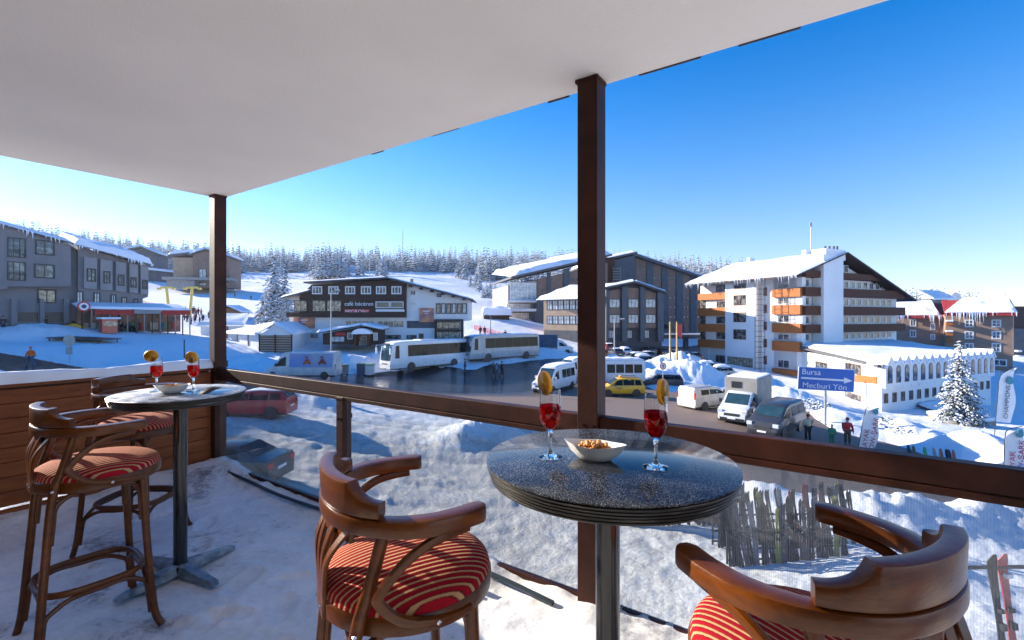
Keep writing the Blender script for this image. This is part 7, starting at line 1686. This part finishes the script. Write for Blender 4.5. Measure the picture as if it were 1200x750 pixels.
# timber flagpoles
for px, lb, fl_ in ((785.5, 'left one of two pale timber flagpoles before the striped hotel', False), (793.5, 'right one of two pale timber flagpoles, with a small red flag', True)):
    g = GY(px, 66); h = H + (HY - 377) / F * 66 - g.z; t = empty('flagpole', g, 0, lb, 'flagpole', 'flagpoles'); m = MB(); m.tube([(0, 0, -.3), (-.05, 0, h)], [.16, .09], 10); m.build('mast', 'pole_yellow', t, smooth=True)
    if fl_: m = MB(); m.loft([[Vector((.12 + q * .12, .03 * math.sin(q * 3), h - .3)), Vector((.12 + q * .12, .03 * math.sin(q * 3) + .01, h - .3)), Vector((.12 + q * .10, .03 * math.sin(q * 3) + .01, h - 1.9 - q * .1)), Vector((.12 + q * .10, .03 * math.sin(q * 3), h - 1.9 - q * .1))] for q in range(6)]); m.build('flag', 'red_sign', t)
# lift pylons
for px, sgn, lb in ((199, 1, 'left yellow T shaped ski lift pylon'), (221.5, -1, 'right yellow T shaped ski lift pylon')):
    Y = 100; g = GY(px, Y); h = H + (HY - 337.5) / F * Y - g.z; t = empty('lift_pylon', g, 0, lb, 'lift pylon', 'yellow ski lift pylons'); m = MB(); m.tube([(0, 0, -1), (-sgn * .7, 0, h)], [.34, .24], 12); m.build('mast', 'pylon_yellow', t, smooth=True)
    m = MB(); m.box(-sgn * .7 - 1.3, -.2, h - .1, -sgn * .7 + 1.3, .2, h + .3); m.box(-sgn * .7 - 1.9, -.3, h - .35, -sgn * .7 - 1.2, .3, h + .05); m.box(-sgn * .7 + 1.2, -.3, h - .35, -sgn * .7 + 1.9, .3, h + .05); m.build('crossarm', 'pylon_yellow', t, bevel=.04)
# far masts
for px, y0, Y, lb in ((472, 266, 300, 'tall thin radio mast on the slope behind the café'), (433, 303, 200, 'dark lift mast on the piste behind the café roof'), (711, 283, 150, 'thin mast rising behind the striped hotel roof')):
    g = GY(px, Y); h = H + (HY - y0) / F * Y - g.z; m = MB(); m.tube([(0, 0, -.5), (0, 0, h * .5), (0, 0, h)], [.28, .2, .08], 6); 
    for k in range(3): m.box(-.5, -.1, h * (.45 + .18 * k), .5, .1, h * (.45 + .18 * k) + .25)
    tag(m.build('mast', 'pole_grey', loc=g), lb, 'mast', 'far masts')
# snow fence / safety net on slope
def net(pts, hgt, label, n=26):
    m = MB(); P_ = cr(pts, 6); 
    for i in range(len(P_) - 1):
        a, b = P_[i], P_[i + 1]
        for k in range(5): z = .2 + k * hgt / 5; m.tube([a + Vector((0, 0, z)), b + Vector((0, 0, z))], .035, 4)
        for q in range(3): p = a.lerp(b, q / 3); m.tube([p + Vector((0, 0, -.2)), p + Vector((0, 0, hgt))], .035 if q else .06, 4)
    tag(m.build('safety_net', 'orange_net'), label, 'safety net', 'red safety nets on the pistes')
net([GY(x, y) for x, y in ((556, 96), (580, 90), (605, 84), (628, 80), (642, 76))], 1.1, 'red safety net running down the slope between café and striped hotel')
net([GY(x, y) for x, y in ((168, 118), (190, 112), (212, 106))], 1.0, 'red safety net near the lift pylons on the shaded piste')
# bins / crates by the road
for px, py, w, h, mt, lb in ((404, 440, .8, 1.1, 'concrete', 'grey waste bin right of the silver van'), (423, 440, .9, 1.3, 'tarp_blue', 'blue grey waste container left of the pale one by the coach'), (433, 440, 1.25, 1.25, 'porcelain', 'pale waste container with green lid left of the front coach')):
    g = G(px, py); t = empty('waste_bin', g, .2, lb, 'waste bin', 'waste bins by the road'); m = MB(); m.loft([[Vector((sx * w * .46, sy * w * .4, .1)) for sx, sy in ((-1, -1), (1, -1), (1, 1), (-1, 1))], [Vector((sx * w * .5, sy * w * .45, h)) for sx, sy in ((-1, -1), (1, -1), (1, 1), (-1, 1))]]); m.build('container', mt, t, bevel=.03)
    m = MB(); m.box(-w * .52, -w * .48, h + .003, w * .52, w * .48, h + .10); m.build('lid', cloth((.03, .16, .08)), t, bevel=.03)
    for sx in (-1, 1): m = MB(); m.cyl((sx * w * .35, -w * .42, .1), (sx * w * .35, -w * .36, .1), .1, 12); m.build('wheel', 'black', t)
# snowmobiles in front of the grey hotel
def snowmobile(loc, rz, col, label):
    t = empty('snowmobile', loc, rz, label, 'snowmobile', 'snowmobiles before the grey hotel')
    m = MB(); m.loft([[Vector((x, s_ * w, z)) for s_, z in ((-1, zb_), (-1, zt_), (1, zt_), (1, zb_))] for x, w, zb_, zt_ in ((-1.5, .22, .3, .55), (-.9, .26, .3, .75), (0, .28, .3, .8), (.5, .38, .3, .95), (1.0, .40, .3, .8), (1.5, .25, .32, .5))]); m.build('hood', col, t, bevel=.05)
    m = MB(); m.box(-1.5, -.2, .05, .3, .2, .3); m.build('track', 'black', t, bevel=.08); m = MB(); m.box(-1.3, -.17, .76, -.1, .17, .92); m.build('seat', 'black', t, bevel=.05)
    for s_ in (-1, 1): m = MB(); m.tube(cr([(.3, s_ * .42, .05), (1.4, s_ * .42, .05), (1.75, s_ * .42, .25)], 4), .05, 6); m.build('ski', 'black', t)
    m = MB(); m.tube([(.25, -.35, 1.12), (.15, 0, 1.05), (.25, .35, 1.12)], .02, 6); m.loft([[Vector((.55, -.25, .95)), Vector((.55, .25, .95)), Vector((.53, .25, .95)), Vector((.53, -.25, .95))], [Vector((.25, -.18, 1.3)), Vector((.25, .18, 1.3)), Vector((.23, .18, 1.3)), Vector((.23, -.18, 1.3))]]); m.build('windshield', 'car_glass', t)
for px, py, rz, c_, lb in ((82, 388, .3, 'yellow_paint', 'yellow green snowmobile half under snow before the grey hotel'), (112, 386, 2.9, 'red_paint', 'red snowmobile beside the red kiosk'), (135, 389, 3.0, 'black', 'black snowmobile left of another black one, before the awnings'), (147, 389.5, 3.3, 'black', 'rightmost black snowmobile before the awnings')): snowmobile(G(px, py), rz, c_, lb)
m = MB(); g = GY(96, 53); m.loft([[Vector((x, -1.5, z)), Vector((x, -1.5, z + .12)), Vector((x, 1.5, z + .12)), Vector((x, 1.5, z))] for x, z in ((-2.6, .55), (0, .45), (3.2, .30))]); m.cyl((-2.4, -1.3, -.3), (-2.4, -1.3, .55), .06); m.cyl((2.9, -1.3, -.3), (2.9, -1.3, .3), .06); m.cyl((-2.4, 1.3, -.3), (-2.4, 1.3, .55), .06); m.cyl((2.9, 1.3, -.3), (2.9, 1.3, .3), .06)
tag(m.build('loading_platform', 'dark_plastic', loc=g), 'low dark platform in the snow before the red kiosk', 'platform')
# marker pole in the snow
m = MB(); g = G(216, 420); m.cyl((0, 0, -.3), (0, 0, 2.1), .06, 8); tag(m.build('marker_pole', 'frame_dark', loc=g), 'lone dark marker pole in the shaded snow left of the corner post', 'pole')
# red flag right of the corner post
m = MB(); g = G(303, 378); m.cyl((0, 0, -.3), (0, 0, 3), .05, 6); m.prism([Vector((0, 0, 3)), Vector((.9, .1, 2.7)), Vector((.8, .1, .8)), Vector((0, 0, 1.0))], Vector((0, .03, 0))); tag(m.build('flag', 'red_sign', loc=g), 'small red flag at the foot of the tall spruce', 'flag')

# ------------------------------------------------------------------ skis
def ski_pair(loc, rz, lean, L1, cols, label, group, w=.085, gap=.10):
    t = empty('ski_pair', loc, rz, label, 'skis', group); t.rotation_euler = (lean[0], lean[1], rz)
    for s_, c_ in ((-1, cols[0]), (1, cols[1])):
        m = MB(); rings = []
        for q in [i / 18 for i in range(19)]:
            z = L1 * q; ww = w * (.5 + .12 * math.cos(q * 2 * PI)) * (1 if .03 < q < .95 else .6 if q < .97 else .3); bend = .035 * max(0, (q - .88) / .12) ** 2 * L1 + s_ * .02 * math.sin(q * PI) * 0
            rings.append([Vector((s_ * gap / 2 - ww, -bend, z)), Vector((s_ * gap / 2 + ww, -bend, z)), Vector((s_ * gap / 2 + ww, -bend + .012, z)), Vector((s_ * gap / 2 - ww, -bend + .012, z))])
        m.loft(rings); k = m.build('ski', c_, t)
        m = MB(); m.box(s_ * gap / 2 - .03, -.06, L1 * .42, s_ * gap / 2 + .03, -.004, L1 * .47); m.box(s_ * gap / 2 - .03, -.06, L1 * .55, s_ * gap / 2 + .03, -.004, L1 * .58); m.build('binding', 'dark_plastic', k)
    return t
rk = []
gA = GY(835, 13.6); gB = GY(1003, 14.2); d_ = gB - gA
def rack(a, b, label, hz_=1.0):
    m = MB(); n = 3
    for i in range(n + 1): p = a.lerp(b, i / n); m.cyl(p - Vector((0, 0, .3)), p + Vector((0, 0, hz_)), .03, 8)
    for z in (hz_, hz_ * .55, .25): m.cyl(a + Vector((0, 0, z)), b + Vector((0, 0, z)), .028, 8)
    return tag(m.build('ski_rack', 'frame_dark'), label, 'ski rack', 'ski racks')
rack(gA, gB, 'long dark tubular ski rack crowded with skis, seen through the dotted glass')
rnd = random.Random(70)
def slat_panel(a, b, h, label):
    m = MB(); d = (b - a); n = Vector((-d.y, d.x, 0)).normalized(); L1 = d.length; dn = d.normalized(); rnd_ = random.Random(int(L1 * 100))
    k = int(L1 / .16)
    for i in range(k):
        if rnd_.random() < .12: continue
        p = a + dn * (i * .16) + n * .12; w_ = rnd_.uniform(.09, .13); q_ = [p, p + dn * w_, p + dn * w_ + n * .02, p + n * .02]; zz = rnd_.uniform(-.06, .06)
        m.prism([v + Vector((0, 0, .05)) for v in q_], Vector((0, 0, h + zz)))
    for zz in (.3, h * .8): q_ = [a + n * .145, b + n * .145, b + n * .17, a + n * .17]; m.prism([v + Vector((0, 0, zz)) for v in q_], Vector((0, 0, .08)))
    return tag(m.build('slatted_screen', 'frame_dark'), label, 'screen', 'dark slatted screens')
slat_panel(GY(730, 15.2), GY(868, 15.0), 1.25, 'dark slatted screen below the front table, left of the ski rack')
skc = [(.03, .03, .035), (.05, .05, .06), (.26, .27, .06), (.32, .03, .05), (.10, .12, .16), (.35, .36, .38), (.02, .02, .025), (.30, .05, .07), (.08, .08, .10)]
LBL = {0: 'black', 1: 'dark grey', 2: 'yellow green', 3: 'crimson', 4: 'blue grey', 5: 'silver', 6: 'black', 7: 'dark red', 8: 'dark grey'}
seq = [0, 6, 1, 0, 8, 4, 0, 6, 8, 2, 1, 0, 5, 6, 3, 7, 1, 8, 3, 0, 6, 4, 2, 1, 0]
for i, c_ in enumerate(seq):
    q = (i + .5) / len(seq); p = gA.lerp(gB, q) + Vector((rnd.uniform(-.05, .05), -.22 + rnd.uniform(-.05, .05), 0)); p.z = hz(p.x, p.y) + .12
    ski_pair(p, rnd.uniform(-.3, .3), (DEG(-13 + rnd.uniform(-4, 3)), DEG(rnd.uniform(-7, 7)), 0), rnd.uniform(1.5, 1.85), (cloth(skc[c_]), cloth(skc[c_])), '%s pair of skis leaning in the long ski rack' % LBL[c_], '%s skis in the long rack' % LBL[c_], w=.066, gap=.08)
gE = GY(852, 12.1); gF = GY(990, 12.5); rack(gE, gF, 'second long dark ski rack standing nearer the terrace', .95)
for i in range(24):
    q = (i + .5) / 24; p = gE.lerp(gF, q) + Vector((rnd.uniform(-.04, .04), -.2, 0)); p.z = hz(p.x, p.y) + .1; c_ = (0, 6, 1, 8, 0, 4, 6, 1, 0, 2, 8, 0)[i % 12]
    ski_pair(p, rnd.uniform(-.3, .3), (DEG(-12 + rnd.uniform(-4, 3)), DEG(rnd.uniform(-7, 7)), 0), rnd.uniform(1.4, 1.7), (cloth(skc[c_]), cloth(skc[c_])), '%s pair of skis leaning in the ski rack nearer the terrace' % LBL[c_], '%s skis in the nearer rack' % LBL[c_], w=.062, gap=.075)
# second row of boards behind the table edge
gC = GY(812, 15.6); gD = GY(872, 15.8); rack(gC, gD, 'short dark rack of boards behind the right edge of the front table')
for i in range(9):
    p = gC.lerp(gD, (i + .5) / 9) + Vector((0, -.25, 0)); p.z = hz(p.x, p.y) + .1; c_ = (0, 5, 6, 1, 8, 4, 0, 5, 1)[i]
    ski_pair(p, rnd.uniform(-.2, .2), (DEG(-12), DEG(rnd.uniform(-5, 5)), 0), 1.7, (cloth(skc[c_]), cloth(skc[c_])), '%s pair of skis in the short rack behind the table edge' % LBL[c_], '%s skis in the short rack' % LBL[c_])
# near pair at the right edge
p = Vector((6.42, 6.0, -3.15)); t = ski_pair(p, DEG(4), (DEG(-6), DEG(-2), 0), 1.62, ('black', 'red_paint'), 'one red and one black ski leaning together close by at the right edge', 'skis leaning on the near bar', w=.115, gap=.15)
ch = [c for c in t.children if c.name.startswith('ski')]
m = MB(); m.box(.03, -.075, 1.32, .12, -.03, 1.37); m.build('white_mark', 'white_sign', ch[1])
m = MB(); m.box(-.02, -.008, .05, .22, -.002, 1.18); m.build('dark_graphic', 'dark_plastic', ch[1]) if False else None
m = MB(); m.cyl((5.4, 6.12, -1.72), (8.2, 6.25, -1.75), .025, 8); m.cyl((5.5, 6.13, -3.4), (5.5, 6.13, -1.72), .025, 8); m.cyl((8.1, 6.25, -3.4), (8.1, 6.25, -1.75), .025, 8); m.cyl((6.8, 6.2, -2.1), (7.4, 5.6, -3.3), .012, 6)
tag(m.build('ski_rack', 'frame_dark'), 'thin dark bar rack carrying the red and black skis at the right', 'ski rack', 'ski racks')
# small row of boards stuck in the snow beyond the rail
rack(GY(1066, 27.5), GY(1125, 26.6), 'low rack with small boards in the snow right of the leaning banner', .5)
for i, (px, c_) in enumerate(((1068, (.05, .05, .06)), (1074, (.10, .08, .07)), (1087, (.05, .35, .12)), (1098, (.30, .31, .33)), (1106, (.35, .16, .08)), (1113, (.02, .03, .08)), (1116, (.03, .05, .12)), (1121, (.25, .08, .06)))):
    nm_ = ('black', 'brown', 'green', 'grey', 'copper', 'navy', 'dark blue', 'dark red')[i]
    p = GY(px, 27.3 - i * .1); p.z += .02
    m = MB(); rings = [[Vector((-w_, -.01, z)), Vector((w_, -.01, z)), Vector((w_, .01, z)), Vector((-w_, .01, z))] for w_, z in ((.05, 0), (.12, .15), (.12, .9), (.09, 1.05), (.03, 1.12))]; m.loft(rings); o = m.build('snowboard', cloth(c_), loc=p, bevel=.004); o.rotation_euler = (DEG(-10), 0, .2); tag(o, '%s snowboard in the low rack right of the leaning banner' % nm_, 'snowboard', 'snowboards in the low rack')
# stone edging blocks with snow
for i, (px, py, w_) in enumerate(((1108, 492, 3.6), (1146, 500, 3.4))):
    g = G(px, py); t = empty('stone_planter', g, .25, ('left' if i == 0 else 'right') + ' one of two long stone walls under thick snow below the spruce', 'stone wall', 'snowy stone walls'); m = MB(); m.box(-w_ / 2, -.5, -.6, w_ / 2, .5, .55); m.build('stone_block', M('rough stone', (.36, .29, .20), .9, .35, 1.4, .5, 6) if 'rstone' not in MT else MT['rstone'], t, bevel=.06)
    m = MB(); m.box(-w_ / 2 - .1, -.65, .55, w_ / 2 + .1, .65, .98); m.build('snow_cap', 'roof_snow', t, bevel=.2, segs=4)
# lettering as plain meshes
bpy.context.view_layer.update(); dg = bpy.context.evaluated_depsgraph_get()
for o in [o for o in S.objects if o.type == 'FONT']:
    me = bpy.data.meshes.new_from_object(o.evaluated_get(dg)); n = bpy.data.objects.new('tmp', me); COL.objects.link(n)
    n.parent = o.parent; n.location = o.location; n.rotation_euler = o.rotation_euler; n.scale = o.scale; bpy.data.objects.remove(o); n.name = 'lettering'
# ------------------------------------------------------------------ air
def haze():
    m, t, ns, L_ = nt('haze air'); out = N(t, 'ShaderNodeOutputMaterial'); v = N(t, 'ShaderNodeVolumePrincipled')
    v.inputs['Color'].default_value = (.86, .92, 1, 1); v.inputs['Density'].default_value = .00012; v.inputs['Anisotropy'].default_value = .35
    L_.new(v.outputs[0], out.inputs['Volume'])
    zs_ = min(float(v_.z) for o in S.objects if o.name in ('snow_ground',) for v_ in (Vector(b_) for b_ in o.bound_box)); zt_ = max(float(Vector(b_).z) for o in S.objects if o.name in ('forest', 'snow_ground') for b_ in o.bound_box)
    m_ = MB(); m_.box(-800, -800, zs_ - 1, 800, 800, max(zt_, 75) + 2); o = m_.build('haze', m); tag(o, kind='stuff'); MT['haze'] = m
haze()
# ------------------------------------------------------------------ camera, light, render
cam = bpy.data.cameras.new('camera'); co = bpy.data.objects.new('camera', cam); COL.objects.link(co)
cam.sensor_width = 36; cam.lens = 36 * F / 1200; cam.shift_y = -3 / 1200; cam.clip_end = 4000; cam.clip_start = .02
co.location = (0, 0, H); co.rotation_euler = (PI / 2, 0, 0); S.camera = co
w = bpy.data.worlds.new('World'); S.world = w; w.use_nodes = True
t = w.node_tree; bg = t.nodes['Background']; sky = t.nodes.new('ShaderNodeTexSky'); sky.sky_type = 'NISHITA'; sky.sun_disc = False
SEL = math.radians(18); sdir = Vector((-.89, .456)); SAZ = math.atan2(sdir.x, sdir.y)
sky.sun_elevation = SEL; sky.sun_rotation = SAZ; sky.altitude = 300; sky.air_density = 1.0; sky.dust_density = .1; sky.ozone_density = 3.0
hs = t.nodes.new('ShaderNodeHueSaturation'); pass
tcw = t.nodes.new('ShaderNodeTexCoord'); sxw = t.nodes.new('ShaderNodeSeparateXYZ'); t.links.new(tcw.outputs['Generated'], sxw.inputs[0])
mr = t.nodes.new('ShaderNodeMapRange'); mr.inputs['From Min'].default_value = .0; mr.inputs['From Max'].default_value = .55; mr.inputs['To Min'].default_value = .8; mr.inputs['To Max'].default_value = 1.5
t.links.new(sxw.outputs[2], mr.inputs[0]); t.links.new(mr.outputs[0], hs.inputs['Saturation']); t.links.new(sky.outputs[0], hs.inputs['Color']); rw = ramp(t, [(0, (.78, .78, .86)), (.12, (.68, .72, .88)), (.5, (.36, .80, 1.0))]); t.links.new(sxw.outputs[2], rw.inputs[0])
mw_ = t.nodes.new('ShaderNodeMix'); mw_.data_type = 'RGBA'; mw_.blend_type = 'MULTIPLY'; mw_.inputs['Factor'].default_value = 1
t.links.new(hs.outputs[0], mw_.inputs['A']); t.links.new(rw.outputs[0], mw_.inputs['B']); t.links.new(mw_.outputs['Result'], bg.inputs[0]); bg.inputs[1].default_value = .125
sl = bpy.data.lights.new('sun', 'SUN'); sl.energy = 5.0; sl.angle = math.radians(.53); sl.color = (1, .90, .76)
so = bpy.data.objects.new('sun', sl); COL.objects.link(so)
d = Vector((sdir.x * math.cos(SEL) / sdir.length, sdir.y * math.cos(SEL) / sdir.length, math.sin(SEL)))
so.rotation_euler = d.to_track_quat('Z', 'Y').to_euler(); so.location = (-20, 20, 30)
S.view_settings.view_transform = 'Standard'; S.view_settings.look = 'None'; S.view_settings.gamma = 1; S.view_settings.exposure = 1.27
S.render.engine = 'CYCLES'; c = S.cycles
c.max_bounces = 10; c.diffuse_bounces = 4; c.glossy_bounces = 4; c.transmission_bounces = 10; c.transparent_max_bounces = 24; c.caustics_reflective = False; c.caustics_refractive = True; c.blur_glossy = .6
c.use_denoising = True; c.sample_clamp_indirect = 6; c.use_adaptive_sampling = True; c.adaptive_threshold = .015
